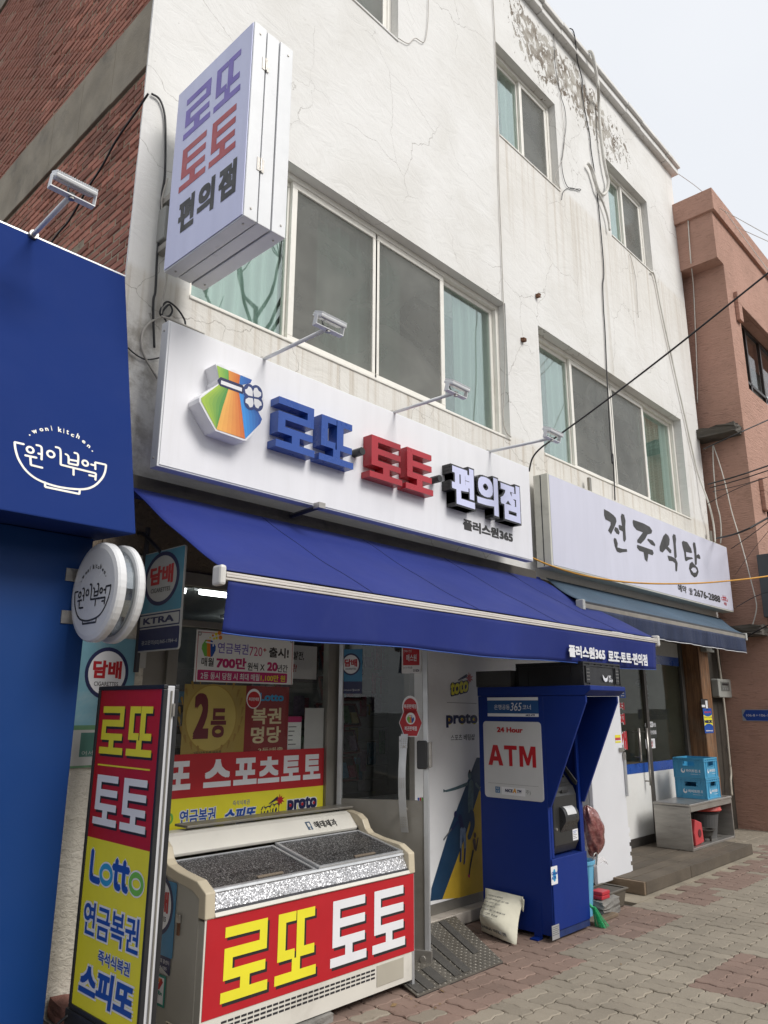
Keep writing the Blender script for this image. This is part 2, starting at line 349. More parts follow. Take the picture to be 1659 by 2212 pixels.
def white_wall():
    m, t, b = newmat('white_painted_plaster')
    pos = t.n('NewGeometry').outputs['Position']; sp = t.n('SeparateXYZ', None, Vector=pos); X, Y_, Z = sp.outputs
    c = t.mix(t.ramp(t.noise(pos, .9, 8, .62, .6), .36, .72), (.735,.725,.70), (.665,.65,.615))
    c = t.mix(t.math('MULTIPLY', t.ramp(t.noise(t.scalevec(pos, 1.3, 1, 2.6), 2.2, 10, .72, 1.2), .56, .70), .30), c, (.58,.57,.535))
    c = t.mix(t.math('MULTIPLY', t.ramp(t.noise(t.scalevec(pos, 1, 1, 2.2), 7, 10, .75, 1.5), .60, .70), .30), c, (.40,.38,.35))
    c = t.mix(t.math('MULTIPLY', t.math('GREATER_THAN', t.noise(pos, 26, 3, .5), .735), .35), c, (.22,.20,.17))
    # rain streaks below the sills
    st = t.ramp(t.noise(t.scalevec(pos, 11, 1, .22), 1.0, 6, .65), .47, .68)
    m1 = t.math('MULTIPLY', t.ramp(Z, 3.7, 4.52), t.math('SUBTRACT', 1.0, t.ramp(Z, 4.52, 4.60)))
    m2 = t.math('MULTIPLY', t.math('MULTIPLY', t.ramp(Z, 6.3, 8.5), t.math('SUBTRACT', 1.0, t.ramp(Z, 8.46, 8.55))), t.ramp(X, 6.3, 6.6))
    c = t.mix(t.math('MULTIPLY', t.math('MULTIPLY', st, t.math('ADD', t.math('MULTIPLY', m1, .85), t.math('MULTIPLY', m2, .6), clamp=True)), .8, clamp=True), c, (.36,.285,.205))
    c = t.mix(t.math('MULTIPLY', t.math('MAXIMUM', m1, t.math('MULTIPLY', m2, .7)), .30), c, (.60,.54,.44))
    st2 = t.ramp(t.noise(t.scalevec(pos, 5, 1, .12), 1.0, 5, .6), .58, .75)
    c = t.mix(t.math('MULTIPLY', t.math('MULTIPLY', st2, t.ramp(X, 5.5, 8)), .38), c, (.42,.37,.29))
    # flaking paint under the parapet
    wz = t.noise(pos, .8, 3)
    cz = t.math('ADD', 10.45, t.math('MULTIPLY', t.math('SUBTRACT', wz, .5), 1.3))
    mz = t.math('SUBTRACT', 1.0, t.ramp(t.math('ABSOLUTE', t.math('SUBTRACT', Z, cz)), .10, .85))
    mx_ = t.math('MULTIPLY', t.ramp(X, 6.3, 7.4), t.math('SUBTRACT', 1.0, t.ramp(X, 9.4, 11.2)))
    msk = t.math('MULTIPLY', mz, mx_)
    fl = t.noise(t.scalevec(pos, 1.25, 1, .8), 8.5, 10, .68, .6)
    thr = t.math('SUBTRACT', .72, t.math('MULTIPLY', msk, .262))
    flk = t.math('MULTIPLY', t.math('GREATER_THAN', fl, thr), t.math('GREATER_THAN', msk, .03))
    c = t.mix(flk, c, t.mix(t.ramp(t.noise(pos, 3.1, 5), .4, .6), (.42,.395,.35), (.15,.12,.09)))
    # hairline cracks
    vo = t.n('TexVoronoi', {'feature': 'DISTANCE_TO_EDGE'}, Vector=t.n('MixRGB', {'blend_type': 'ADD'}, Fac=.55, Color1=pos, Color2=t.n('TexNoise', None, Vector=pos, Scale=1.7, Detail=6).outputs['Color']).outputs[0], Scale=1.05).outputs['Distance']
    ck = t.math('MULTIPLY', t.math('LESS_THAN', vo, .0024), t.ramp(t.noise(pos, .55, 2), .46, .54))
    c = t.mix(t.math('MULTIPLY', ck, .45), c, (.16,.13,.10))
    # grime near the left corner and the parapet line
    gr = t.math('MULTIPLY', t.math('SUBTRACT', 1.0, t.ramp(X, 2.07, 2.6)), t.math('SUBTRACT', 1.0, t.ramp(Z, 3.9, 4.6)))
    gr = t.math('MAXIMUM', gr, t.math('MULTIPLY', t.math('SUBTRACT', 1.0, t.ramp(t.math('ABSOLUTE', t.math('SUBTRACT', Z, 3.55)), .05, .5)), t.math('SUBTRACT', 1.0, t.ramp(X, 2.07, 2.5))))
    c = t.mix(t.math('MULTIPLY', t.math('MULTIPLY', gr, t.ramp(t.noise(pos, 4, 8, .7), .40, .62)), .75), c, (.17,.14,.10))
    t.t.links.new(c, b.inputs['Base Color']); b.inputs['Roughness'].default_value = .82; b.inputs['Specular IOR Level'].default_value = .3
    h = t.math('ADD', t.noise(t.scalevec(pos, 1, 1, 1.7), 3.2, 9, .66, 1.0), t.math('MULTIPLY', flk, -.35))
    h = t.math('ADD', h, t.math('MULTIPLY', ck, -.4))
    t.t.links.new(t.n('Bump', None, Strength=.55, Distance=.018, Height=h).outputs[0], b.inputs['Normal']); return m
M_wall = white_wall()
def stucco(name, col, dcol, bsc=26, st=.9, stretch=(1,1,1), dirt=.4):
    m, t, b = newmat(name)
    pos = t.n('NewGeometry').outputs['Position']; sv = t.scalevec(pos, *stretch)
    n1 = t.noise(sv, bsc, 6, .6, .8)
    c = t.mix(t.ramp(t.noise(pos, 1.1, 8, .65), .35, .7), col, dcol)
    c = t.mix(t.math('MULTIPLY', t.ramp(n1, .56, .70), .5), c, tuple(x*.45 for x in col))
    c = t.mix(t.math('MULTIPLY', t.ramp(t.noise(pos, 1.7, 9, .7), .52, .72), dirt), c, tuple(x*.4 for x in col))
    t.t.links.new(c, b.inputs['Base Color']); b.inputs['Roughness'].default_value = .9; b.inputs['Specular IOR Level'].default_value = .25
    t.t.links.new(t.n('Bump', None, Strength=st, Distance=.025, Height=n1).outputs[0], b.inputs['Normal']); return m
M_stucco = stucco('cream_stucco', (.62,.58,.50), (.50,.46,.38), 22, .7, (1,1,1.6), .25)
M_brown_stucco = stucco('brown_stucco', (.20,.165,.13), (.15,.12,.09), 30, 1.0)
M_orange = stucco('terracotta_stucco', (.48,.285,.22), (.42,.25,.19), 15, 1.0, (.45,.45,2.6), .25)
def brickmat(name, col):
    m, t, b = newmat(name)
    pos = t.n('NewGeometry').outputs['Position']; rnd = t.n('ObjectInfo').outputs['Random']
    n1 = t.noise(pos, 9, 8, .7)
    c = t.mix(t.math('FRACT', t.math('MULTIPLY', rnd, 7.3)), tuple(x*.62 for x in col), tuple(min(1,x*1.25) for x in col))
    c = t.mix(t.math('MULTIPLY', t.ramp(n1, .5, .68), .45), c, tuple(x*.5 for x in col))
    c = t.mix(t.math('MULTIPLY', t.ramp(t.noise(pos, 1.4, 4), .52, .7), .4), c, (.11,.07,.055))
    t.t.links.new(c, b.inputs['Base Color']); b.inputs['Roughness'].default_value = .86; b.inputs['Specular IOR Level'].default_value = .3
    t.t.links.new(t.n('Bump', None, Strength=.5, Distance=.008, Height=t.noise(pos, 45, 5)).outputs[0], b.inputs['Normal']); return m
M_brick = brickmat('red_brick', (.40,.165,.115))
M_mortar = mat('mortar', (.31,.25,.175), .92, 0, .3, 6, bump=.6, bsc=50, dirt=.5, dirtcol=(.06,.045,.035))

# ================================================================== ground
def pavermat(name, col):
    m, t, b = newmat(name)
    pos = t.n('NewGeometry').outputs['Position']; rnd = t.n('ObjectInfo').outputs['Random']
    c = t.mix(rnd, tuple(x*.88 for x in col), tuple(x*1.10 for x in col))
    c = t.mix(t.math('MULTIPLY', t.ramp(t.noise(pos, 1.6, 8, .7), .42, .68), .42), c, tuple(x*.62 for x in col))
    c = t.mix(t.math('MULTIPLY', t.ramp(t.noise(pos, 60, 3, .7), .55, .75), .35), c, tuple(min(1,x*1.45) for x in col))
    c = t.mix(t.math('MULTIPLY', t.ramp(t.noise(pos, 5, 9, .75), .60, .74), .5), c, (.055,.045,.038))
    t.t.links.new(c, b.inputs['Base Color']); b.inputs['Roughness'].default_value = .88; b.inputs['Specular IOR Level'].default_value = .3
    t.t.links.new(t.n('Bump', None, Strength=.45, Distance=.006, Height=t.noise(pos, 70, 6, .7)).outputs[0], b.inputs['Normal']); return m
M_paver = pavermat('taupe_paver', (.285,.248,.195)); M_paver_red = pavermat('red_paver', (.24,.168,.135))
M_soil = mat('joint_sand', (.065,.053,.042), .95, 0, .3, 20, bump=.5, bsc=80)
M_asphalt = mat('asphalt', (.10,.10,.10), .9, 0, .2, 4, bump=.4, bsc=120)
g = MB(); g.add([(-400,-400,-.165),(400,-400,-.165),(400,400,-.165),(-400,400,-.165)], [(0,1,2,3)])
struct(build('ground', g, M_asphalt))
pav = build('pavement', MB().box((-14,-5.2,-.16),(30,.9,-.030)), M_soil); struct(pav)
kerb = struct(build('kerb', MB().box((-14,-5.42,-.16),(30,-5.203,-.012)), M_concrete, bevel=.012))
PW, PL = .117, .234        # paver: across, along; laid in pairs, each pair square to the next
def paver_mb(turned=False):
    mb = MB(); n = 8; k = 4; g = .0024; a = .0085; f = lambda s: a*math.sin(2*math.pi*s)
    L = [(-PW/2+g+f(2*i/n), -PL/2+PL*i/n) for i in range(n+1)]; Rr = [(PW/2-g+f(2*i/n), -PL/2+PL*i/n) for i in range(n+1)]
    T_ = [(-PW/2+PW*i/k, PL/2-g+f(i/k)) for i in range(1, k)]; B_ = [(-PW/2+PW*i/k, -PL/2+g+f(i/k)) for i in range(1, k)]
    L[0] = (L[0][0], -PL/2+g); L[-1] = (L[-1][0], PL/2-g); Rr[0] = (Rr[0][0], -PL/2+g); Rr[-1] = (Rr[-1][0], PL/2-g)
    out = L + T_ + Rr[::-1] + B_[::-1]; m = len(out)
    ins = [(x*(1-.0065/(PW/2)), y*(1-.0065/(PL/2))) for x, y in out]
    if turned: out = [(y, x) for x, y in out][::-1]; ins = [(y, x) for x, y in ins][::-1]
    vs = [(x, y, 0.) for x, y in ins] + [(x, y, -.0045) for x, y in out] + [(x, y, -.034) for x, y in out]
    fs = [tuple(range(m))[::-1]]
    for q in (0, m):
        for i in range(m): fs.append((q+(i+1)%m, q+m+(i+1)%m, q+m+i, q+i)[::-1])
    mb.add(vs, fs); return mb
def is_red(x, y):
    if 3.0 < x < 5.15 and y > -1.30: return True
    if 5.15 <= x < 6.9 and y > -1.08: return True
    if 6.0 < x < 6.9 and y > -1.25: return True
    if 5.3 < x < 6.1 and -2.46 < y < -2.0: return True
    if x > 7.35 and -1.34 < y < -.70: return True
    return False
cells = []
for i in range(-5, 100):
    for j in range(-23, 3):
        for h in (-1, 1):
            tn = (i+j) % 2 == 1
            xc = i*PL + (0 if tn else h*PW/2); yc = j*PL + (h*PW/2 if tn else 0)
            if yc < -5.1 or yc > .45: continue
            if yc > -.12 and xc < 11.6: continue
            if xc > 7.0 and xc < 10.4 and yc > -.88: continue
            d = Vector((xc, yc, 0)) - EYE; f = d.dot(fwd)
            sx = CX + F_PX*d.dot(rt)/max(f, .1); sy = CY - F_PX*d.dot(up)/max(f, .1)
            vis = f > .5 and -60 < sx < 1740 and -60 < sy < 2290
            cells.append((0 if vis else 1, d.length, xc, yc, tn))
cells.sort()
pm = {}
for red in (0, 1):
    for tn in (False, True):
        mb = paver_mb(tn); me = bpy.data.meshes.new('paver'); me.from_pydata(mb.v, [], mb.f); me.update(); me.materials.append(M_paver_red if red else M_paver); pm[red, tn] = me
rest = {0: MB(), 1: MB()}; PB = {t_: paver_mb(t_) for t_ in (False, True)}
for i, (v, d, x, y, tn) in enumerate(cells):
    red = 1 if (is_red(x, y) and random.random() < .94) or random.random() < .002 else 0
    z = random.uniform(-.003, .003); tx, ty, tz = random.gauss(0,.005), random.gauss(0,.005), random.gauss(0,.004)
    if i < 296:
        o = bpy.data.objects.new('paver', pm[red, tn]); finish(o, pav); o.location = (x, y, z); o.rotation_euler = (tx, ty, tz)
    elif d < 30:
        M4 = Matrix.Translation((x, y, z)) @ Matrix.Rotation(tx, 4, 'X') @ Matrix.Rotation(ty, 4, 'Y')
        rest[red].add([M4 @ Vector(q) for q in PB[tn].v], PB[tn].f)
for red in (0, 1):
    if rest[red].v: build('paver_field', rest[red], M_paver_red if red else M_paver, pav)['kind'] = 'stuff'
# ================================================================== the white building
WB = thing('white_building', (2.07, 0, 0), 'three storey white painted building with flaking plaster above the two shop signs', 'building')
HOLES = [(2.52,4.53,6.52,6.15),(7.2,4.54,11.36,6.15),(6.54,8.45,7.95,9.84),(9.42,8.52,10.84,9.86),(3.3,8.45,4.72,9.84)]
def holed(x0, z0, x1, z1, y, holes, depth):
    mb = MB()
    xs = sorted({x0, x1, *[h[0] for h in holes], *[h[2] for h in holes]}); zs = sorted({z0, z1, *[h[1] for h in holes], *[h[3] for h in holes]})
    for i in range(len(xs)-1):
        for j in range(len(zs)-1):
            cx, cz = (xs[i]+xs[i+1])/2, (zs[j]+zs[j+1])/2
            if any(h[0] < cx < h[2] and h[1] < cz < h[3] for h in holes): continue
            mb.add([(xs[i],y,zs[j]),(xs[i+1],y,zs[j]),(xs[i+1],y,zs[j+1]),(xs[i],y,zs[j+1])], [(0,1,2,3)])
    for a, b, c, d in holes:
        e = y+depth
        mb.add([(a,y,b),(a,e,b),(a,e,d),(a,y,d)], [(0,1,2,3)]); mb.add([(c,y,b),(c,y,d),(c,e,d),(c,e,b)], [(0,1,2,3)])
        mb.add([(a,y,d),(a,e,d),(c,e,d),(c,y,d)], [(0,1,2,3)]); mb.add([(a,y,b),(c,y,b),(c,e,b),(a,e,b)], [(0,1,2,3)])
    return mb
fw = holed(2.07, 3.06, 12.08, 11.1, 0, HOLES, .30)
fw.add([(12.08,0,3.06),(12.08,9,3.06),(12.08,9,11.1),(12.08,0,11.1)], [(0,1,2,3)])            # right flank
fw.add([(2.07,.001,11.1),(12.08,.001,11.1),(12.08,9,11.1),(2.07,9,11.1)], [(0,1,2,3)])
# the ragged plaster edge at the left corner
n = 46; vs = []
for i in range(n+1):
    z = 3.06 + 8.04*i/n; w = .012+.028*random.random()
    vs += [(2.0705, 0, z), (2.068, w, z), (2.045, w*.6, z), (2.045, -.0, z)]
fw.add(vs, [(4*i+a, 4*i+(a+1)%4, 4*i+4+(a+1)%4, 4*i+4+a) for i in range(n) for a in range(4)])
build('front_wall', fw, M_wall, WB)
# parapet with its drip edge, slightly uneven
mb = MB()
for i in range(20):
    a = 2.02 + i*(12.16-2.02)/20; b = 2.02+(i+1)*(12.16-2.02)/20 - .0008; j = random.uniform(-.012,.012); k = random.uniform(-.008,.008)
    mb.box((a, -.10+k, 11.1+j*.6), (b, .3, 11.215+j)); mb.box((a, -.15+k, 11.215+j), (b, .32, 11.285+j*.5))
build('parapet', mb, M_wall, WB, bevel=.012)
# side wall of brick
mb = MB(); mb.add([(2.0725,0.004,0),(2.0725,9,0),(2.0725,9,11.1),(2.0725,.004,11.1)], [(3,2,1,0)]); build('side_wall', mb, M_mortar, WB)
z_a = P(318,149,x=2.07).z; z_b = z_a + .62; z_c = P(20,0,x=2.07).z
for za, zb in ((z_a, z_b), (z_c, z_c+.55)):
    mb = MB(); nn = 16; ring0 = []
    for i in range(nn):
        ya, yb = .004+9*i/nn, .004+9*(i+1)/nn; j = random.uniform(-.012,.012)
        mb.box((2.046, ya, za+j), (2.084, yb, zb+j))
    build('concrete_band', mb, M_concrete, WB, bevel=.006)
rows = []; z = 3.9; BH, BL, MO = .053, .200, .012
zi = 0
while z < 10.6:
    if not (z+BH > z_a and z < z_b) and not (z+BH > z_c and z < z_c+.55):
        y = .012 - (BL/2 if zi % 2 else 0)
        while y < 5.5:
            a, b = max(y, .012), y+BL-MO*1.25
            if b-a > .04: rows.append((a, b, z))
            y += BL
    z += BH+MO; zi += 1
def vis_brick(a, b, z):
    d = Vector((2.06, (a+b)/2, z)) - EYE; f = d.dot(fwd); sx = CX+F_PX*d.dot(rt)/f; sy = CY-F_PX*d.dot(up)/f
    fas = sy > 480+.437*sx + 10
    return (0 if (-25 < sx < 345 and -25 < sy and not fas) else 1, f)
rows.sort(key=lambda q: vis_brick(*q))
bme = {}
def brick_mesh(half):
    if half not in bme:
        l = half/2; h = BH/2; mb = MB()
        pr = [(-l,-h),(l,-h),(l,h),(-l,h)]
        ins = [(x*(1-.006/l), y*(1-.006/h)) for x, y in pr]
        vs = [(-.013, y, zz) for y, zz in ins] + [(-.006, y, zz) for y, zz in pr] + [(.012, y, zz) for y, zz in pr]
        mb.add(vs, [(0,1,2,3)[::-1]] + [(i, (i+1)%4, 4+(i+1)%4, 4+i) for i in range(4)] + [(4+i, 4+(i+1)%4, 8+(i+1)%4, 8+i) for i in range(4)])
        me = bpy.data.meshes.new('brick'); me.from_pydata(mb.v, [], mb.f); me.update(); me.materials.append(M_brick); bme[half] = me
    return bme[half]
restb = MB()
nb = 0
for a, b, z in rows:
    if random.random() < .002: continue
    half = round(b-a, 3); c = Vector((2.0785+random.gauss(0,.0022), (a+b)/2+random.gauss(0,.003), z+BH/2+random.gauss(0,.002)))
    rx, rz = random.gauss(0,.009), random.gauss(0,.010)
    nb += 1
    if nb <= 298:
        o = bpy.data.objects.new('brick', brick_mesh(half)); finish(o, WB); o.location = c; o.rotation_euler = (rx, 0, rz)
    else:
        M4 = Matrix.Translation(c) @ Matrix.Rotation(rx, 4, 'X') @ Matrix.Rotation(rz, 4, 'Z'); me = brick_mesh(half)
        restb.add([M4 @ v.co for v in me.vertices], [tuple(p.vertices) for p in me.polygons])
build('brickwork', restb, M_brick, WB)['kind'] = 'stuff'
# ---- windows
M_curtain = mat('pale_curtain', (.40,.50,.46), .85, 0, .12, 3, stretch=(6,1,.3))
M_curtain2 = mat('green_curtain', (.24,.31,.285), .85, 0, .2, 3, stretch=(6,1,.3))
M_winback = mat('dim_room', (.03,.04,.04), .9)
def screenmat():
    m, t, b = newmat('insect_screen'); MC['insect_screen'] = m; m.node_tree.nodes.remove(b)
    pos = t.n('NewGeometry').outputs['Position']
    f = t.n('MapRange', None, Value=t.noise(t.scalevec(pos, 1, 1, 1.6), 1.1, 3, .5, 2.0), From_Min=.35, From_Max=.65, To_Min=.60, To_Max=.76).outputs[0]
    c = t.mix(t.ramp(t.noise(pos, .8, 4), .35, .65), (.17,.17,.155), (.235,.235,.215))
    df = t.n('BsdfDiffuse', None, Color=c); tr = t.n('BsdfTransparent')
    gl = t.n('BsdfGlossy', None, Roughness=.2, Color=(.8,.82,.82))
    s1 = t.n('MixShader', None, i0=f, i1=tr.outputs[0], i2=df.outputs[0])
    s2 = t.n('MixShader', None, i0=t.math('MULTIPLY', t.n('Fresnel', None, IOR=1.35).outputs[0], .6), i1=s1.outputs[0], i2=gl.outputs[0])
    t.t.links.new(s2.outputs[0], m.node_tree.nodes['Material Output'].inputs[0]); return m
M_screen = screenmat()
def window(x0, z0, x1, z1, mull, kinds, y=.10, curt=None):
    F = fy(y); fwid = .055
    mb = MB()
    mb.box((x0,y,z0),(x1,y+.11,z0+fwid)); mb.box((x0,y,z1-fwid),(x1,y+.11,z1)); mb.box((x0,y,z0+fwid),(x0+fwid,y+.11,z1-fwid)); mb.box((x1-fwid,y,z0+fwid),(x1,y+.11,z1-fwid))
    win = build('window', mb, M_frame, WB, bevel=.006)
    build('sill', MB().box((x0-.0,-.012,z0-.028),(x1,y+.0,z0-.001)), M_frame if z0 < 6 else M_wall, win, bevel=.006)
    edges = [x0+fwid]+list(mull)+[x1-fwid]
    for i, k in enumerate(kinds):
        a, b = edges[i], edges[i+1]; s = .058 if k == 'screen' else .05; ya = y+.012 if k == 'screen' else y+.05
        zz0, zz1 = z0+fwid, z1-fwid
        sb = MB(); al = a-.03 if (k == 'screen' and i) else a; br = b+.03 if (k == 'screen' and i < len(kinds)-1) else b
        if k == 'screen' and i and kinds[i-1] == 'screen': al = a+.002
        sb.box((al,ya,zz0),(br,ya+.035,zz0+s)); sb.box((al,ya,zz1-s),(br,ya+.035,zz1)); sb.box((al,ya,zz0+s),(al+s,ya+.035,zz1-s)); sb.box((br-s,ya,zz0+s),(br,ya+.035,zz1-s))
        build('sash', sb, M_frame, win, bevel=.005)
        if k == 'screen':
            q = MB(); q.add([(al+s,ya+.016,zz0+s),(br-s,ya+.016,zz0+s),(br-s,ya+.016,zz1-s),(al+s,ya+.016,zz1-s)], [(0,1,2,3)]); build('screen', q, M_screen, win)
        q = MB(); q.box((al+s*.6,y+.066,zz0+s*.6),(br-s*.6,y+.071,zz1-s*.6)); build('pane', q, M_glass_green if k != 'screen' else M_glass, win)
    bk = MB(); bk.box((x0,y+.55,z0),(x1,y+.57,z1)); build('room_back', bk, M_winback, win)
    for a, b, mm in (curt or []):
        q = MB(); nn = max(6, int((b-a)*26))
        q.grid(lambda s, t_: (a+(b-a)*s, y+.125+.030*math.sin(s*nn*1.9+.4*t_)+.014*math.sin(s*nn*.7), z0+.03+(z1-z0-.06)*t_), nn*4, 2)
        build('curtain', q, mm, win, smooth=True)
window(2.52,4.53,6.52,6.15,(3.53,4.52,5.52),('pane','screen','screen','pane'),curt=[(2.55,3.5,M_curtain),(3.9,5.0,M_curtain),(5.85,6.45,M_curtain2)])
window(7.2,4.54,11.36,6.15,(8.17,9.23,10.25),('pane','screen','screen','pane'),y=.12,curt=[(7.75,8.2,M_curtain2),(10.2,11.3,M_curtain)])
window(6.54,8.45,7.95,9.84,(7.25,),('pane','screen'),curt=[(6.95,7.3,M_curtain2)])
window(9.42,8.52,10.84,9.86,(10.13,),('pane','screen'),curt=[(9.7,10.1,M_curtain2)])
window(3.3,8.45,4.72,9.84,(4.02,),('pane','screen'),curt=[(3.4,4.6,M_curtain)])

# ---- ground floor of the white building
build('pier', MB().box((1.90,-.02,0),(2.40,.35,2.62)), M_stucco, WB, bevel=.012)
build('shop_header', MB().box((1.99,0.02,2.56),(8.3,.35,3.06)), M_brown_stucco, WB)
build('canopy_slab', MB().box((2.07,-.10,3.0),(6.75,.02,3.10)), M_dark_concrete, WB, bevel=.01)
# concrete beside the walls, where no pavers lie
struct(build('concrete_apron', MB().box((1.6,-.055,-.12),(12.2,.9,-.002)), M_concrete))
struct(build('mortar_fill', MB().box((6.9,-1.0,-.12),(10.5,-.801,-.010)), M_concrete))
struct(build('concrete_strip', MB().box((7.05,-.80,-.12),(12.25,-.056,-.004)), M_concrete))
# ================================================================== shop front and room behind it
SF = thing('shop_window_wall', (4.0, 0, 0), 'grey aluminium shop window front under the royal blue awning', 'shop front')
F0 = fy(0.0)
mb = MB()
for a, b, c, d in ((2.56,.30,2.635,2.56),(3.925,.30,4.035,2.56),(2.635,2.47,3.925,2.56),(2.635,2.205,3.925,2.25),(2.635,.84,3.925,.90),(4.035,2.27,4.90,2.33),(4.84,.1,4.905,2.56),(4.905,2.50,6.2,2.56)):
    mb.fbox(F0, a, b, c, d, -.05, .012)
build('window_frame', mb, M_greyframe, SF, bevel=.004)
mb = MB(); mb.fbox(F0, 2.635,.905,3.925,2.2,-.024,-.018); build('pane', mb, M_glass_dark, SF)
mb = MB(); mb.fbox(F0, 2.635,2.255,3.925,2.465,-.024,-.018); build('pane', mb, M_glass_dark, SF)
mb = MB(); mb.fbox(F0, 4.04,2.34,4.84,2.555,-.024,-.018); build('pane', mb, M_glass_dark, SF)
mb = MB(); mb.fbox(F0, 2.41,0,3.93,.84,-.05,-.01); mb.fbox(F0, 2.41,.84,2.56,2.56,-.05,-.02); build('lower_panel', mb, M_greyframe, SF)
# betting shop panel
M_panelwhite = mat('white_panel', (.80,.80,.80), .5, 0, .04, 2, dirt=.1)
build('poster_panel', MB().fbox(F0, 4.905,.17,6.3,2.50,-.03,0), M_panelwhite, SF, bevel=.003)
build('panel_base', MB().fbox(F0, 4.905,.095,6.3,.168,-.03,.004), M_greyframe, SF)
M_tile = mat('stone_tile', (.50,.45,.39), .45, 0, .12, 3, dirt=.4)
for a, b in ((4.30,4.86),(4.865,5.27),(5.275,5.78),(5.785,6.3)):
    build('tile', MB().box((a,-.115,-.001),(b,.05,.092)), M_tile, SF, bevel=.006)
# print on the panel: word marks and three sports players as printed shapes
M_teal_ink = mat('teal_print', (.07,.13,.15), .5, 0, .35, 18); M_denim_ink = mat('denim_print', (.16,.22,.33), .5, 0, .3, 20)
M_slate_ink = mat('slate_print', (.012,.045,.10), .5, 0, .15, 5); M_ochre_ink = mat('ochre_print', (.55,.36,.03), .5, 0, .12, 6); M_skin_ink = mat('dark_skin_print', (.10,.06,.045), .5, 0, .3, 20)
def pz(zoom):          # zoomed picture -> picture of 1659 x 2212
    x0, y0, s = zoom; return lambda x, y: ((x0+x*s)/1.85172, (y0+y*s)/1.85172)
z3 = pz((1300,2450,.42194)); z6 = pz((1000,2500,.72164)); z4 = pz((1880,2650,.45213)); z7 = pz((2000,2500,.72140)); z5 = pz((2300,2550,.46534))
pf = lambda x, y: F0.uv(*z3(x, y)); pg = lambda x, y: F0.uv(*z6(x, y))
panel_pts = lambda L: [F0.uv(*z6(x, y)) for x, y in L]
def fpat(name, L, m, parent, n): return build(name, MB().fpoly(F0, panel_pts(L), n), m, parent)
fpat('print', [(1000,1530),(1005,1460),(1105,1130),(1255,735),(1300,735),(1300,820),(1190,1180),(1065,1520)], M_slate_ink, SF, .0012)
fpat('print', [(1065,1520),(1190,1180),(1300,820),(1300,1500),(1180,1510)], M_ochre_ink, SF, .0016)
def limb(L, w, m, n):
    mb = MB(); sc = .0105/5.6
    ribbon(mb, F0, panel_pts(L), [q*sc for q in w] if isinstance(w, list) else w*sc, n); return build('print', mb, m, SF)
def oval(c, ru, rv, m, n):
    a = F0.uv(*z6(*c)); build('print', disc(MB(), F0, a, ru, rv, n, 16), m, SF)
limb([(1225,870),(1222,960),(1222,1040)], [36,44,34], M_teal_ink, .0024); limb([(1205,880),(1140,905),(1085,920)], [16,13,9], M_teal_ink, .0026); limb([(1250,880),(1290,930)], [16,12], M_teal_ink, .0026)
limb([(1225,1040),(1232,1110),(1212,1180)], [40,34,26], M_slate_ink, .0028); oval((1216,832), .026, .038, M_teal_ink, .003); limb([(1216,815),(1216,806)], [20,12], M_black_ink, .0032)
for q in (-6, 0, 7): limb([(1085,920),(1070,918+q)], [5,3], M_teal_ink, .0027)
limb([(1160,1060),(1175,1120)], [30,26], M_navy_ink, .0032); oval((1138,1050), .022, .028, M_navy_ink, .0034); limb([(1150,1090),(1130,1120),(1115,1135)], [11,9,8], M_navy_ink, .0035); limb([(1115,1130),(1072,1190)], [5,9], M_grey_ink, .0036)
limb([(1172,1130),(1168,1200),(1166,1310)], [22,17,11], M_denim_ink, .0037); limb([(1185,1130),(1190,1220),(1186,1320)], [22,17,11], M_denim_ink, .0038); limb([(1166,1240),(1163,1312)], [10,9], M_navy_ink, .0039); limb([(1190,1240),(1184,1325)], [10,9], M_navy_ink, .004)
limb([(1240,1190),(1245,1240)], [22,18], M_skin_ink, .004); limb([(1235,1250),(1220,1330),(1212,1395)], [14,11,9], M_black_ink, .0041); limb([(1250,1250),(1262,1180)], [10,8], M_skin_ink, .0041); oval((1245,1165), .018, .024, M_skin_ink, .0042); limb([(1214,1395),(1208,1385)], [12,8], M_magenta_ink, .0044)
def toto(fr, box, parent, n):
    u0, v0, u1, v1 = box; w, h = u1-u0, v1-v0
    b = (u0, v0, u0+w*.80, v0+h*.60)
    txt(fr, 'toto', (b[0]-h*.05, b[1]-h*.06, b[2]+h*.05, b[3]+h*.05), M_navy_ink, parent, n=n, bold=.11, shear=.25, rot=.16)
    txt(fr, 'toto', b, M_yellow_ink, parent, n=n+.0012, bold=.035, shear=.25, rot=.16)
    c = (u0+w*.86, v0+h*.78); pts = []
    for k in range(18):
        r_ = (.26 if k % 2 else .15)*h*(1.25 if k % 4 == 1 else 1); t = 2*math.pi*k/18; pts.append((c[0]+r_*math.cos(t), c[1]+r_*math.sin(t)))
    mb = MB(); ctr = fr.p(c[0], c[1], n+.0008); k0 = [fr.p(*q, n+.0008) for q in pts]; mb.add(k0+[ctr], [(i,(i+1)%18,18) for i in range(18)]); build('emblem', mb, M_red_ink, parent)
    for dy in (0, .13):
        mb = MB(); ribbon(mb, fr, [(u0+w*.34, v0+h*(.62+dy*.3)), (u0+w*.74, v0+h*(.86+dy*.6))], [h*.02, h*.09], n+.0006); build('emblem', mb, M_navy_ink, parent)
def proto(fr, box, parent, n):
    u0, v0, u1, v1 = box; w, h = u1-u0, v1-v0
    for cx in (.10, .5, .90):
        c = (u0+w*cx, v0+h*.56); build('emblem', disc(MB(), fr, c, h*.36, h*.36, n, 20), M_yellow_ink, parent)
    txt(fr, 'proto', box, M_navy_ink, parent, n=n+.001, bold=.045)
    for cx in (.10, .5, .90): build('emblem', disc(MB(), fr, (u0+w*(cx+.005), v0+h*.56), h*.08, h*.08, n+.002, 12), M_red_ink, parent)
toto(F0, F0.box(z3(1185,570), z3(1400,770)), SF, .0015)
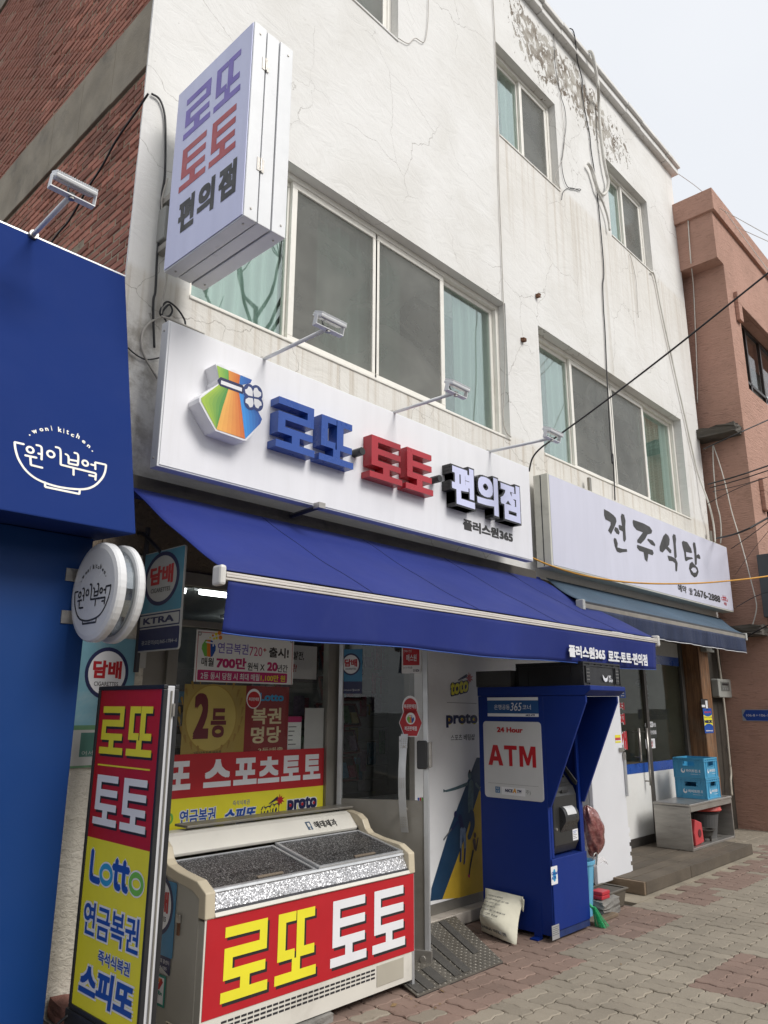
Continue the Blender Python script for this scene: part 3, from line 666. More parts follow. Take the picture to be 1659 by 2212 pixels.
mb = MB(); ribbon(mb, F0, [pf(1155,853), pf(1435,862)], .004, .0015, round_=False); build('print', mb, M_grey_ink, SF)
proto(F0, F0.box(z3(1145,960), z3(1445,1085)), SF, .0015)
txt(F0, '스포츠 베팅샵', F0.box(z3(1190,1158), z3(1418,1208)), M_char_ink, SF, n=.0015, bold=.01)

# room behind the glass
RM = thing('shop_interior', (4.0, 2.0, 0), 'dim shop interior with white ceiling behind the lottery posters', 'shop interior')
M_room = mat('room_wall', (.26,.27,.27), .8, 0, .1); M_roomd = mat('room_dark', (.06,.06,.065), .7); M_ceil = mat('ceiling_panel', (.55,.58,.58), .7, 0, .05)
build('ceiling', MB().box((2.1,.08,2.62),(6.5,3.6,2.66)), M_ceil, RM); build('floor', MB().box((2.1,.06,-.05),(6.5,3.6,.08)), M_roomd, RM)
build('back_wall', MB().box((2.1,3.6,.08),(6.5,3.65,2.62)), M_room, RM); build('side_wall', MB().box((2.12,.36,.08),(2.15,3.6,2.62)), M_room, RM)
build('side_wall', MB().box((6.45,.05,.08),(6.5,3.6,2.62)), M_room, RM)
m, t, b = newmat('lit_tube'); b.inputs['Emission Color'].default_value = (.95,1,.98,1); b.inputs['Emission Strength'].default_value = 7.0; M_tube = m
for k, (xx, yy) in enumerate(((2.95,.80),(3.45,.75),(4.7,2.2))):
    L = thing('fluorescent_lamp', (xx, yy, 2.55), ['lit fluorescent tube on the shop ceiling just right of the hanging tobacco sign','lit fluorescent tube on the shop ceiling half cut off by the awning edge','lit fluorescent tube deep inside the shop behind the door'][k], 'lamp', 'fluorescent tubes in the shop')
    build('lamp_tray', MB().box((xx-.22,yy-.05,2.585),(xx+.22,yy+.05,2.618)), M_white_metal, L); build('tube', MB().tube([(xx-.2,yy,2.565),(xx+.2,yy,2.565)], .016, 8), M_tube, L)
# goods wall seen through the door
GW = thing('goods_wall', (5.2,1.62,0), 'slatted white goods wall hung with small packets seen through the glass door', 'display rack')
M_slat = mat('slatwall', (.40,.43,.42), .6)
for k in range(13): build('slat', MB().box((4.2,1.60,.85+k*.13),(6.3,1.63,.85+k*.13+.122)), M_slat, GW)
gc = [(.30,.34,.34),(.05,.16,.06),(.35,.30,.10),(.08,.22,.34),(.30,.06,.10),(.45,.45,.46),(.06,.06,.07),(.28,.20,.30)]
gm = [mat('packet_%s' % w_, c, .3, 0, .2, 20) for w_, c in zip('clear green straw blue pink pale black mauve'.split(), gc)]
for k in range(90):
    x = random.uniform(4.25,6.2); z = random.uniform(.95,2.45); w = random.uniform(.03,.075); h = random.uniform(.05,.14)
    build('packet', MB().box((x-w,1.53+random.random()*.03,z-h),(x+w,1.575+random.random()*.02,z+h)), random.choice(gm), GW, bevel=.01)
TR = thing('tray_rack', (4.95,.95,0), 'stack of dark tilted trays with red rims standing inside the door', 'display rack')
M_redrim = mat('dull_red_rim', (.12,.015,.015), .5)
for k in range(5):
    z = 1.05+k*.24; a = Fr((4.70+k*.012,.95,z),(1,0,0),(0,.35,.94))
    build('tray', MB().fbox(a,0,0,.50,.22,-.03,0), M_roomd, TR, bevel=.008)
    for j in range(5): build('box', MB().fbox(a,.03+j*.09,.03,.105+j*.09,.10+.09*random.random(),.001,.03), gm[(k*3+j) % 8], TR)
    mb = MB(); mb.fbox(a,0,0,.50,.014,0,.02); mb.fbox(a,0,.206,.5,.22,0,.02); mb.fbox(a,0,.014,.014,.206,0,.02); mb.fbox(a,.486,.014,.5,.206,0,.02); build('tray_rim', mb, M_redrim, TR)
CT = thing('counter', (4.6,.8,.08), 'low white edged counter across the shop just behind the door glass', 'counter')
build('counter_top', MB().box((4.15,.55,.86),(5.9,.95,.90)), M_white_metal, CT, bevel=.008); build('counter_front', MB().box((4.2,.6,.08),(5.85,.92,.855)), M_roomd, CT)
CS = thing('cigarette_shelf', (3.5,1.0,0), 'dark shelf of small cigarette packs behind the window right of the gold poster', 'shelf')
build('shelf_back', MB().box((3.2,1.1,.9),(4.05,1.14,2.0)), M_roomd, CS)
for r_ in range(3):
    build('shelf_board', MB().box((3.2,.96,1.40+r_*.16),(4.05,1.1,1.415+r_*.16)), M_greyframe, CS)
    for k in range(13): build('pack', MB().box((3.22+k*.063,1.0,1.417+r_*.16),(3.27+k*.063,1.04,1.50+r_*.16)), gm[(k*5+r_*3) % 8], CS)
FB = fy(.55)
BN = thing('slogan_banner', (3.9,.55,1.8), 'white slogan banner with black and red writing hanging inside right of the 720 banner', 'banner')
bb = (3.62,1.93,4.30,2.20); panel(FB, (bb[0]-.02,bb[1]-.03,bb[2]+.02,bb[3]+.05), M_black, BN, -.02, -.001, 'banner_frame'); panel(FB, bb, M_white_ink, BN, 0, .002, 'sheet')
txt(FB, '구매는 스포츠 발전,', (3.68,2.08,4.16,2.15), M_char_ink, BN, n=.004, bold=.02, shear=.15); txt(FB, '중은 나의 기쁨!', (3.68,1.98,4.08,2.05), M_red_ink, BN, n=.004, bold=.02, shear=.15)
# ---- posters behind / on the window
FI = fy(.030); FO = fy(.016)
B7 = thing('lottery_banner', (3.15,.03,2.0), 'white pension lottery banner with the words 720 plus and a pink strip, in the window', 'banner')
z2 = pz((680,2200,.45198)); bi = lambda a, b: FI.box(z2(*a), z2(*b))
M_sheet = mat('white_vinyl', (.78,.78,.76), .55, 0, .04, 2, bump=.1, bsc=6)
q0 = FI.box((423,1351),(628,1478)); q0 = (2.745,1.86,3.565,2.19); FI = fy(-.028)
panel(FI, q0, M_sheet, B7, 0, .0015, 'sheet')
mb = MB()
for a, b, c, d in ((q0[0]+.012,q0[3]-.016,q0[2]-.012,q0[3]-.012),(q0[0]+.012,q0[1],q0[0]+.016,q0[3]-.016),(q0[2]-.016,q0[1],q0[2]-.012,q0[3]-.016)): mb.fquad(FI,a,b,c,d,.002)
build('border_line', mb, M_red_ink, B7)
for c in ((q0[0]+.025,q0[3]-.025),(q0[2]-.025,q0[3]-.025)):
    build('eyelet', ring(MB(), FI, c, .014, .014, .007, .003, 14), M_steel, B7)
def bag_icon(fr, c, s, parent, n):
    for k, (m, L) in enumerate(((M_green_ink, [(-.5,.1),(-.28,.42),(-.18,.42),(-.10,-.6),(-.28,-.6),(-.52,-.15)]), (M_orange_ink, [(-.18,.42),(.08,.42),(.16,-.62),(-.10,-.6)]), (M_blue_ink, [(.08,.42),(.3,.36),(.5,.05),(.5,-.2),(.3,-.58),(.16,-.62)]))):
        build('emblem', MB().fpoly(fr, [(c[0]+x*s, c[1]+y*s) for x, y in L], n), m, parent)
    mb = MB(); ribbon(mb, fr, [(c[0]-.25*s, c[1]+.28*s), (c[0]+.4*s, c[1]+.22*s)], .09*s, n+.0008); ribbon(mb, fr, [(c[0]+.3*s, c[1]+.38*s), (c[0]+.3*s, c[1]+.05*s)], .09*s, n+.0009); build('emblem', mb, M_white_ink, parent)
bag_icon(FI, (2.845,2.085), .105, B7, .002)
for k, (dx, dy, r_) in enumerate(((.0,.06,.006),(.02,.075,.008),(.045,.085,.011),(.07,.095,.014),(.05,.06,.010),(.08,.065,.014),(.03,.055,.008))):
    build('emblem', disc(MB(), FI, (2.85+dx,2.085+dy), r_, r_, .002+k*.0002, 12), M_orange_ink if k%2 else M_yellow_ink, B7)
u = lambda x: q0[0]+(x-205)/(1080-205)*(q0[2]-q0[0]); v = lambda y: q0[3]-(y-705)/(1215-705)*(q0[3]-q0[1])
bx = lambda x0, y0, x1, y1: (u(x0), v(y1), u(x1), v(y0))
txt(FI,'연금복권',bx(385,815,650,925),M_violet_ink,B7,n=.002,bold=.015); txt(FI,'720',bx(660,835,778,930),M_magenta_ink,B7,n=.002); txt(FI,'+',bx(785,840,815,880),M_red_ink,B7,n=.002,bold=.03); txt(FI,'출시!',bx(840,825,1030,935),M_char_ink,B7,n=.002,bold=.035)
txt(FI,'매월',bx(258,975,358,1062),M_char_ink,B7,n=.002,bold=.02); txt(FI,'700만',bx(380,960,638,1075),M_magenta_ink,B7,n=.002,bold=.05); txt(FI,'원씩 X',bx(650,1000,805,1085),M_char_ink,B7,n=.002,bold=.02); txt(FI,'20',bx(828,985,925,1080),M_magenta_ink,B7,n=.002,bold=.05); txt(FI,'년간',bx(925,1005,1025,1085),M_char_ink,B7,n=.002,bold=.015)
panel(FI, bx(232,1098,1022,1200), M_magenta_ink, B7, .0015, .002, 'strip', r=.008)
txt(FI,'2등 동시 당첨 시 최대 매월',bx(258,1118,760,1188),M_white_ink,B7,n=.003,bold=.015); txt(FI,'1,100만 원',bx(772,1120,1002,1192),M_yellow_ink,B7,n=.003,bold=.02)
FI = fy(.020); B2 = thing('gold_poster', (3.15,.03,1.6), 'red and gold second prize poster with a big maroon numeral 2, low in the window', 'poster')
q1 = (2.715,1.40,3.575,1.845); panel(FI, q1, mat('dark_red_print',(.22,.012,.015),.45,0,.1), B2, 0, .0012, 'sheet')
FI2 = FI.off(.0012)
w1 = q1[0]+.56*(q1[2]-q1[0]); panel(FI2, (q1[0],q1[1],w1,q1[3]), M_gold, B2, .0002, .0004, 'print')
gcx = q1[0]+.215; gcy = q1[1]+.235
build('print', disc(MB(), FI2, (gcx,gcy), .195, .21, .001, 36), mat('pale_gold_print',(.47,.36,.09),.4,0,.08), B2); build('print', ring(MB(), FI2, (gcx,gcy), .20, .215, .010, .0014, 36), mat('dull_gold_print',(.33,.22,.04),.4), B2)
for s in (-1, 1):
    for k in range(10):
        a = R(-70+k*15); c = (gcx+s*.235*math.cos(a), gcy+.235*math.sin(a)); mb = MB()
        ribbon(mb, FI2, [c, (c[0]+s*.012, c[1]+.045)], [.006,.02], .0016); build('print', mb, mat('bronze_print',(.28,.17,.035),.5), B2)
M_maroon = mat('maroon_ink',(.12,.012,.02),.5)
txt(FI2,'2',(gcx-.135,gcy-.13,gcx-.02,gcy+.155),M_maroon,B2,n=.002,bold=.045); txt(FI2,'등',(gcx-.005,gcy-.125,gcx+.115,gcy+.06),M_maroon,B2,n=.002,bold=.035)
txt(FI2,'2등 당첨자를 배출한',(gcx-.12,q1[1]+.005,gcx+.09,q1[1]+.03),M_char_ink,B2,n=.002)
for s_, y0 in (('복권', q1[1]+.19), ('명당', q1[1]+.065)): txt(FI2, s_, (w1+.055,y0,q1[2]-.065,y0+.11), mat('cream_print',(.58,.5,.3),.5), B2, n=.002, bold=.03)
txt(FI2,'Lotto',(w1+.115,q1[1]+.345,q1[2]-.05,q1[1]+.40),M_sky_ink,B2,n=.002,bold=.04); txt(FI2,'2등배출',(w1+.12,q1[1]+.004,q1[2]-.04,q1[1]+.035),mat('cream_print',(.58,.5,.3)),B2,n=.002,bold=.01)
build('print', disc(MB(), FI2, (w1+.065,q1[1]+.36), .062, .066, .003, 28), M_white_ink, B2); build('print', disc(MB(), FI2, (w1+.065,q1[1]+.354), .054, .054, .0036, 28), M_red_ink, B2); txt(FI2,'복권판매점',(w1+.022,q1[1]+.345,w1+.108,q1[1]+.368),M_white_ink,B2,n=.0042,bold=.02)
tag(panel(FI, (3.73,1.415,3.915,1.70), M_sheet, None, 0, .002, 'blank_sheet'), 'blank white sheet taped in the window at its right edge', 'sheet')
NT_ = tag(panel(fy(.045), (3.585,1.41,3.72,1.64), M_sheet, None, 0, .002, 'price_notice'), 'small notice with a pink heading between the gold poster and the blank sheet', 'notice')
panel(fy(.045), (3.585,1.60,3.72,1.64), M_magenta_ink, NT_, .002, .003, 'strip')
for k in range(5): panel(fy(.045), (3.60,1.565-k*.03,3.60+.04+.06*random.random(),1.572-k*.03), M_grey_ink, NT_, .002, .0025)
SP = thing('sports_strip', (3.3,-.016,1.25), 'red strip with white sports betting words over a yellow logo strip on the window', 'window strip')
A = FO.uv(375,1630); 
sy0, sy1, sy2 = 1.075, 1.155, 1.415
panel(FO, (2.64,sy1,3.922,sy2), M_red_ink, SP, 0, .001, 'red_band'); panel(FO, (2.64,.945,3.922,sy1), M_yellow_ink, SP, 0, .001, 'yellow_band'); panel(FO, (3.926,sy1,4.02,sy2), M_red_ink, SP, .012, .013, 'red_band'); panel(FO, (3.926,.945,4.02,sy1), M_yellow_ink, SP, .012, .013, 'yellow_band')
F3 = FO.off(.0012); fz = lambda a, b: F3.box(z2(*a), z2(*b))
for s_, x0, x1 in (('또',2.625,2.80),('스',2.895,3.105),('포',3.125,3.315),('츠',3.325,3.51),('토',3.525,3.70),('토',3.725,3.89)): txt(F3, s_, (x0,1.205,x1,1.375), M_white_ink, SP, n=.0005, bold=.05)
build('emblem', ring(MB(), F3, (2.665,1.045), .030,.034,.014,.0008), M_green_ink, SP)
halo(F3,'연금복권',(2.74,1.0,3.00,1.085),M_blue_ink,M_white_ink,SP,n=.0006,bold=.02)
halo(F3,'스피또',(3.07,.99,3.32,1.065),M_blue_ink,M_white_ink,SP,n=.0006,bold=.05,shear=.2); txt(F3,'즉석식복권',(3.13,1.08,3.265,1.112),M_blue_ink,SP,n=.0007)
toto(F3,(3.365,.985,3.55,1.115),SP,.0007); 
txt(F3,'proto',(3.585,.98,3.865,1.095),M_white_ink,SP,n=.0005,bold=.12); txt(F3,'proto',(3.59,.985,3.86,1.09),M_navy_ink,SP,n=.0016,bold=.045)
for cx in (.10,.5,.9): build('emblem', disc(MB(),F3,(3.59+.27*cx,1.045),.011,.011,.0024,10), M_red_ink, SP)

# ================================================================== glass door, swung open
DD = Vector((4.372,-.61,0))-Vector((4.02,-.03,0)); DW = DD.length
FD = Fr((4.02,-.03,.03), DD, (0,0,1))
DR = thing('glass_door', (4.02,-.03,.03), 'aluminium framed glass shop door standing open with a long bent steel handle', 'door')
DH = 2.22; gz = FD.uv(*z3(500,1770))[1]
mb = MB(); mb.fbox(FD,0,0,.035,DH,-.02,.02); mb.fbox(FD,DW-.038,0,DW,DH,-.02,.02); mb.fbox(FD,.035,DH-.05,DW-.038,DH,-.02,.02); build('door_frame', mb, M_alu, DR, bevel=.004)
build('kick_panel', MB().fbox(FD,.035,0.05,DW-.038,gz,-.012,.012), M_greyframe, DR); build('pane', MB().fbox(FD,.035,gz,DW-.038,DH-.05,-.003,.003), M_glass_dark, DR)
build('door_shoe', MB().fbox(FD,DW-.24,-.028,DW+.012,.085,-.028,.028), M_steel, DR, bevel=.005); build('bolt', disc(MB(),FD.off(.028),(DW-.05,.03),.022,.022,0,16,.01), M_steel, DR, bevel=.003)
# handle: a strip bowed outward
hz0, hz1 = FD.uv(*z3(780,2070))[1], FD.uv(*z3(780,1150))[1]; hu = FD.uv(*z3(770,1600))[0]
mb = MB(); nn = 18; rings = []
for i in range(nn+1):
    s = i/nn; o_ = .055+.045*math.sin(math.pi*s); du = -.012*math.sin(math.pi*s)
    z_ = hz0+(hz1-hz0)*s
    rings.append([FD.p(hu+du-.026,z_,o_),FD.p(hu+du+.026,z_,o_+.004),FD.p(hu+du+.026,z_,o_+.012),FD.p(hu+du-.026,z_,o_+.008)])
for i in range(nn): mb.add(rings[i]+rings[i+1], [(0,1,5,4),(1,2,6,5),(2,3,7,6),(3,0,4,7)])
build('handle', mb, M_alu, DR)
for s in (.22,.86): z_ = hz0+(hz1-hz0)*s; build('handle_post', MB().tube([FD.p(hu,z_,.0),FD.p(hu,z_,.085)],.012,10), M_steel, DR)
for s0 in (.06,.46,.86):
    for i in range(5):
        for j in range(3): s = s0+i*.022; build('handle_stud', disc(MB(),FD.off(.068+.045*math.sin(math.pi*s)),(hu-.016+j*.016-.012*math.sin(math.pi*s),hz0+(hz1-hz0)*s),.004,.004,0,6,.004), M_steel, DR)
lb = FD.box(z3(880,1212), z3(968,1482)); build('lock_body', MB().fpoly(FD,rrect(lb[0],lb[1],lb[2]+.006,lb[3],.012),.012,.05), M_black, DR, bevel=.006)
build('lock_plate', MB().fbox(FD,DW+.001,lb[1]+.01,DW+.022,lb[3]-.01,-.035,.03), M_steel, DR, bevel=.004)
def cig(fr, box, parent, n=.001, cv=.62, lim=.37, old=False):
    """blue tobacco notice: ring, two red syllables and the English word"""
    u0, v0, u1, v1 = box; w, h = u1-u0, v1-v0
    c = (u0+w*.5, v0+h*cv); r_ = w*.42; rv = min(r_*1.1, h*lim)
    build('print', disc(MB(),fr,c,r_,rv,n+.0004,36), M_navy_ink, parent); build('print', disc(MB(),fr,c,r_*.85,rv*.85,n+.001,36), M_white_ink if not old else mat('aged_white',(.42,.42,.40),.6), parent)
    txt(fr,'담배',(c[0]-r_*.66,c[1]-rv*.22,c[0]+r_*.66,c[1]+rv*.48),M_red_ink,parent,n=n+.0016,bold=.05)
    txt(fr,'CIGARETTES',(c[0]-r_*.55,c[1]-rv*.50,c[0]+r_*.55,c[1]-rv*.34),M_char_ink,parent,n=n+.0016,bold=.01)
SK = thing('tobacco_sticker', FD.p(.2,2,.004), 'blue tobacco sticker with a white disc at the upper left of the door glass', 'sticker')
kb = FD.box(z3(130,350), z3(352,770)); M_bluepr = mat('sky_print',(.03,.19,.36),.4,0,.1)
FG = FD.off(.004)
panel(FG,(kb[0]+.012,kb[1]+.09,kb[2],kb[3]),M_bluepr,SK,0,.0008,'sheet'); panel(FG,(kb[0]+.012,kb[1],kb[2],kb[1]+.0895),M_navy_ink,SK,0,.0008,'sheet'); cig(FG,(kb[0]+.01,kb[1]+.09,kb[2],kb[3]),SK,cv=.53,lim=.44)
txt(FG,'www.ktmnews.co.kr ☎1644-1785',(kb[0]+.03,kb[1]+.02,kb[2]-.02,kb[1]+.035),M_white_ink,SK,n=.0012)
SK2 = thing('security_sticker', FD.p(.5,2,.004), 'square red security sticker with white words at the top right of the door', 'sticker')
kb = FD.box(z3(728,328), z3(908,578)); panel(FG,kb,M_white_ink,SK2,0,.0008,'sheet'); panel(FG,(kb[0]+.01,kb[1]+.06,kb[2]-.008,kb[3]-.006),M_red_ink,SK2,.0009,.0012); kh = kb[3]-kb[1]; txt(FG,'에스원',(kb[0]+.035,kb[1]+kh*.46,kb[2]-.03,kb[1]+kh*.72),M_white_ink,SK2,n=.002,bold=.02); txt(FG,'언제나 안심',(kb[0]+.015,kb[3]-.04,kb[0]+.075,kb[3]-.02),M_white_ink,SK2,n=.002); txt(FG,'CCTV 작동중',(kb[0]+.012,kb[1]+.035,kb[0]+.08,kb[1]+.05),M_char_ink,SK2,n=.002); txt(FG,'S1 ECN',(kb[2]-.055,kb[1]+.012,kb[2]-.012,kb[1]+.03),M_navy_ink,SK2,n=.002,bold=.03)
SK3 = thing('lottery_sticker', FD.p(.5,1.7,.004), 'red round and hexagonal lottery dealer sticker above the door handle', 'sticker')
c = FD.uv(*z3(808,893)); rr = .073
build('print',disc(MB(),FG,c,rr*.82,rr*1.08,.0006,32),M_white_ink,SK3); build('print',disc(MB(),FG,(c[0],c[1]-.006),rr*.7,rr*.92,.0014,32),M_red_ink,SK3); txt(FG,'복권판매점',(c[0]-.047,c[1]-.012,c[0]+.047,c[1]+.018),M_white_ink,SK3,n=.002,bold=.02)
c2 = FD.uv(*z3(813,1045)); hx = lambda s: [(c2[0]+x*s*.088,c2[1]+y*s*.10) for x, y in ((-1,0),(-.55,.93),(.55,.93),(1,0),(.55,-.98),(-.55,-.98))]
build('print',MB().fpoly(FG,hx(1.0),.0006),M_white_ink,SK3); build('print',MB().fpoly(FG,hx(.94),.0014),M_red_ink,SK3); build('print',disc(MB(),FG,(c2[0],c2[1]+.03),.036,.042,.0020,20),M_white_ink,SK3); bag_icon(FG,(c2[0],c2[1]+.03),.052,SK3,.0026); txt(FG,'복권판매점',(c2[0]-.045,c2[1]-.055,c2[0]+.045,c2[1]-.025),M_white_ink,SK3,n=.002,bold=.02)
SK4 = tag(panel(FG, FD.box(z3(874,1745), z3(938,1808)), M_white_ink, None, 0, .001, 'card_sticker', r=.006),'small white card payment sticker with three coloured bars low on the door','sticker')
kb = FD.box(z3(874,1745), z3(938,1808)); w = (kb[2]-kb[0])*.27
for k, mm in enumerate((M_blue_ink, M_red_ink, M_green_ink)):
    a = kb[0]+(kb[2]-kb[0])*.08+k*w*1.08; panel(FG,(a,kb[1]+.006,a+w*.95,kb[3]-.006),mm,SK4,.0012,.0016,'bar',r=.003)
txt(FG,'JCB',(kb[0]+.008,kb[1]+.022,kb[2]-.008,kb[3]-.022),M_white_ink,SK4,n=.002,bold=.03)
SK5 = tag(panel(FG, FD.box(z3(703,1172), z3(740,1580)), M_white_ink, None, 0, .001, 'pull_label'),'narrow upright white and green push label behind the door handle','sticker')
kb = FD.box(z3(703,1172), z3(740,1580)); panel(FG,(kb[0],kb[1],kb[2],kb[1]+.14),M_green_ink,SK5,.0012,.0016); 
for k, ch in enumerate('당기세요'): txt(FG,ch,(kb[0]+.006,kb[3]-.05-k*.032,kb[2]-.004,kb[3]-.025-k*.032),M_char_ink,SK5,n=.0014,bold=.02)
# checker plate ramp with black strips
MR = thing('ramp_plate', (4.5,-.5,0), 'grey checkered steel ramp plate with dark anti slip strips in front of the door', 'ramp')
M_checker = mat('checker_steel',(.17,.155,.13),.5,.4,.15,6,dirt=.4); M_strip = mat('grip_strip',(.075,.07,.062),.9,0,.15,20,bump=.4,bsc=200)
ra, rb, rc, rd = Vector((3.90,-.90,.012)),Vector((4.80,-.90,.012)),Vector((5.28,-.10,.085)),Vector((4.15,-.10,.085))
mb = MB(); dz = Vector((0,0,.007)); mb.prism([ra-dz,rb-dz,rc-dz,rd-dz],[ra,rb,rc,rd]); build('plate', mb, M_checker, MR)
pt = lambda s, t_: (ra.lerp(rb,s)).lerp(rd.lerp(rc,s),t_)
mb = MB(); nz = Vector((0,-.09,1)).normalized()
for i in range(34):
    for j in range(24):
        s, t_ = (i+.5)/34, (j+.5)/24; c = pt(s,t_); d = Vector((.7,.7,.05)) if (i+j)%2 else Vector((.7,-.7,-.05)); d = d.normalized(); e = nz.cross(d)
        mb.add([c-d*.013,c+e*.004,c+d*.013,c-e*.004,c+nz*.004],[(0,3,4),(3,2,4),(2,1,4),(1,0,4)])
build('treads', mb, M_checker, MR)['kind'] = 'stuff'
for s0, s1, t0, t1 in ((.02,.10,.02,.62),(.12,.20,.02,.62),(.30,.38,.45,.98),(.44,.52,.05,.98),(.55,.63,.05,.98),(.80,.87,.25,.95),(.25,.34,.03,.30)):
    q = [pt(s0,t0),pt(s1,t0),pt(s1,t1),pt(s0,t1)]; build('grip_strip', MB().prism([p+nz*.002 for p in q],[p+nz*.0065 for p in q]), M_strip, MR)
build('ramp_edge', MB().prism([ra-dz*1.6,rb-dz*1.6,rb-dz*1.6+Vector((0,.02,0)),ra-dz*1.6+Vector((0,.02,0))],[ra-dz,rb-dz,rb-dz+Vector((0,.02,0)),ra-dz+Vector((0,.02,0))]), M_rubber, MR)
# ================================================================== main sign over the shop
MS = thing('shop_sign', (4.3,-.34,3.1), 'long white shop sign with a striped money bag and raised blue, red and black letters', 'sign')
sx0, sx1, sz0, sz1, sy = 2.195, 6.32, 3.105, 4.075, -.34
build('sign_box', MB().box((sx0,sy+.004,sz0),(sx1,-.252,sz1)), M_white_metal, MS, bevel=.004)
FS = fy(sy)
build('face', MB().fbox(FS,sx0+.012,sz0+.012,sx1-.012,sz1-.012,-.003,.002), M_white_film, MS)
for c in ((sx0-.001,-.29,sz0+.06),(sx0-.001,-.29,sz1-.06)): build('screw', MB().lathe(c,[(.008,0),(.006,.004)],8,(-1,0,0)), M_steel, MS)
build('brace', MB().tube([(3.42,-.12,3.06),(3.42,-.42,3.075)],.018,8), M_dark_metal, MS); build('brace_foot', MB().box((3.39,-.46,3.06),(3.45,-.40,3.10)), M_steel, MS)
LN = .095; FL = FS.off(LN); FSn = FS
zs = pz((700,1300,.87402)); lz = lambda a, b: FL.box(zs(*a), zs(*b))
M_bl = mat('letter_blue', (.022,.075,.32), .3, 0, .04, 3); M_rd = mat('letter_red', (.40,.018,.03), .3, 0, .04, 3); M_bk = mat('letter_black', (.018,.018,.018), .38)
for ch, a, b, m in (('ro',(470,322),(638,608),M_bl),('tto',(664,404),(816,662),M_bl),('to',(893,497),(1040,738),M_rd),('to',(1056,554),(1182,784),M_rd)):
    q = lz(a,b); block(FS,ch,q,m,MS,.002,LN)
    g = .006
for c in ((858,577),(1213,702)):
    q = FL.uv(*zs(*c)); build('dot', MB().lathe(FS.p(q[0],q[1],.002),[(.032,0),(.032,.09),(.030,.094)],20,FS.N), M_bk, MS, smooth=False)
q = lz((1262,628),(1580,910)); qs = [(q[0]+(q[2]-q[0])*i*.345, q[1]+(q[3]-q[1])*0, q[0]+(q[2]-q[0])*(i*.345+.31), q[3]) for i in range(3)]
for ch, qq in zip('편의점', qs):
    e = .016; h = qq[3]-qq[1]
    txt(FS, ch, (qq[0]-e,qq[1]-e,qq[2]+e,qq[3]+e), M_bk, MS, n=.002, bold=.085, th=.095, name='letter')
    txt(FS, ch, qq, M_lav, MS, n=.102, bold=.05, name='letter_face')
txt(FS,'플러스원365',FS.box(zs(1316,884),zs(1546,998)),M_char_ink,MS,n=.003,bold=.06)
# striped bag emblem
ze = pz((480,1200,.37372)); FE = FS.off(.125)
eu = lambda L: [FE.uv(*ze(*q)) for q in L]
out = eu([(1030,693),(1090,690),(1125,718),(1158,748),(1222,745),(1258,772),(1285,800),(1352,797),(1415,852),(1398,893),(1440,918),(1475,945),(1500,1000),(1540,1045),(1530,1115),(1480,1175),(1525,1270),(1505,1325),(1450,1390),(1350,1495),(1310,1490),(1030,1390),(960,1270),(862,1090),(862,1045),(885,1015),(1055,905),(1048,870),(1066,848)])
mb = MB(); k_ = 1.03; cc = Vector((sum(p[0] for p in out)/len(out), sum(p[1] for p in out)/len(out)))
ob = [(cc.x+(p[0]-cc.x)*k_, cc.y+(p[1]-cc.y)*k_) for p in out]
build('emblem_body', MB().fpoly(FS, ob, .002, .124), M_white_film, MS, bevel=.003)
def ef(L, m, n): build('emblem', MB().fpoly(FE, eu(L), n), m, MS)
M_lime = mat('lime_ink',(.42,.58,.06),.4); M_leaf = mat('leaf_ink',(.09,.36,.07),.4); M_amber = mat('amber_ink',(.80,.42,.07),.4); M_tang = mat('tangerine_ink',(.70,.16,.025),.4); M_azure = mat('azure_ink',(.03,.22,.62),.4); M_roy = mat('royal_ink',(.02,.09,.36),.4)
def grad(A, B, m0, m1, n, k=6):          # printed blend from edge A to edge B
    A = eu(A); B = eu(B)
    for i in range(k):
        s, t_ = i/k, (i+1)/k
        f = lambda w: [(a[0]+(b[0]-a[0])*w, a[1]+(b[1]-a[1])*w) for a, b in zip(A, B)]
        c0, c1 = f(s), f(t_); w = (i+.5)/k
        col = [x+(y-x)*w for x, y in zip(m0, m1)]
        mm = mat('blend_%s' % ''.join('%02x' % int(255*x) for x in col), tuple(col), .4)
        build('emblem', MB().fpoly(FE, c0+c1[::-1], n), mm, MS)
GL_, GD_, OA, OB, BA, BB_ = (.40,.56,.06), (.06,.27,.06), (.85,.45,.10), (.62,.14,.03), (.04,.30,.75), (.02,.075,.33)
grad([(1035,700),(1060,845)], [(1158,752),(1164,875)], (.33,.50,.06), (.10,.36,.07), .0012)
grad([(1058,905),(868,1050),(870,1085),(1030,1382)], [(1160,945),(1130,1050),(1100,1140),(1030,1385)], GL_, GD_, .0014)
grad([(1160,752),(1166,875)], [(1284,803),(1272,915)], (.75,.30,.04), OB, .0012)
grad([(1160,950),(1130,1050),(1100,1140),(1032,1385)], [(1270,985),(1282,1060),(1300,1180),(1337,1487)], OA, OB, .0014)
grad([(1287,803),(1275,915)], [(1412,855),(1395,890)], (.03,.18,.52), BB_, .0012)
grad([(1272,985),(1285,1060),(1302,1180),(1340,1487)], [(1340,1010),(1470,1180),(1520,1275),(1500,1325)], BA, BB_, .0014)
mb = MB(); ribbon(mb, FE, eu([(1072,872),(1310,960)]), .062, .0024); build('emblem', mb, M_navy_ink, MS)
mb = MB(); ribbon(mb, FE, eu([(1078,880),(1302,962)]), .026, .0032, round_=False); build('emblem', mb, M_white_ink, MS)
ccl = FE.uv(*ze(1425,1045)); M_clov = mat('clover_navy',(.022,.045,.17),.4)
for a in (45,135,225,315):
    c = (ccl[0]+.042*math.cos(R(a+8)), ccl[1]+.050*math.sin(R(a+8))); build('emblem', disc(MB(),FE,c,.050,.056,.0026+a*1e-6,20), M_clov, MS)
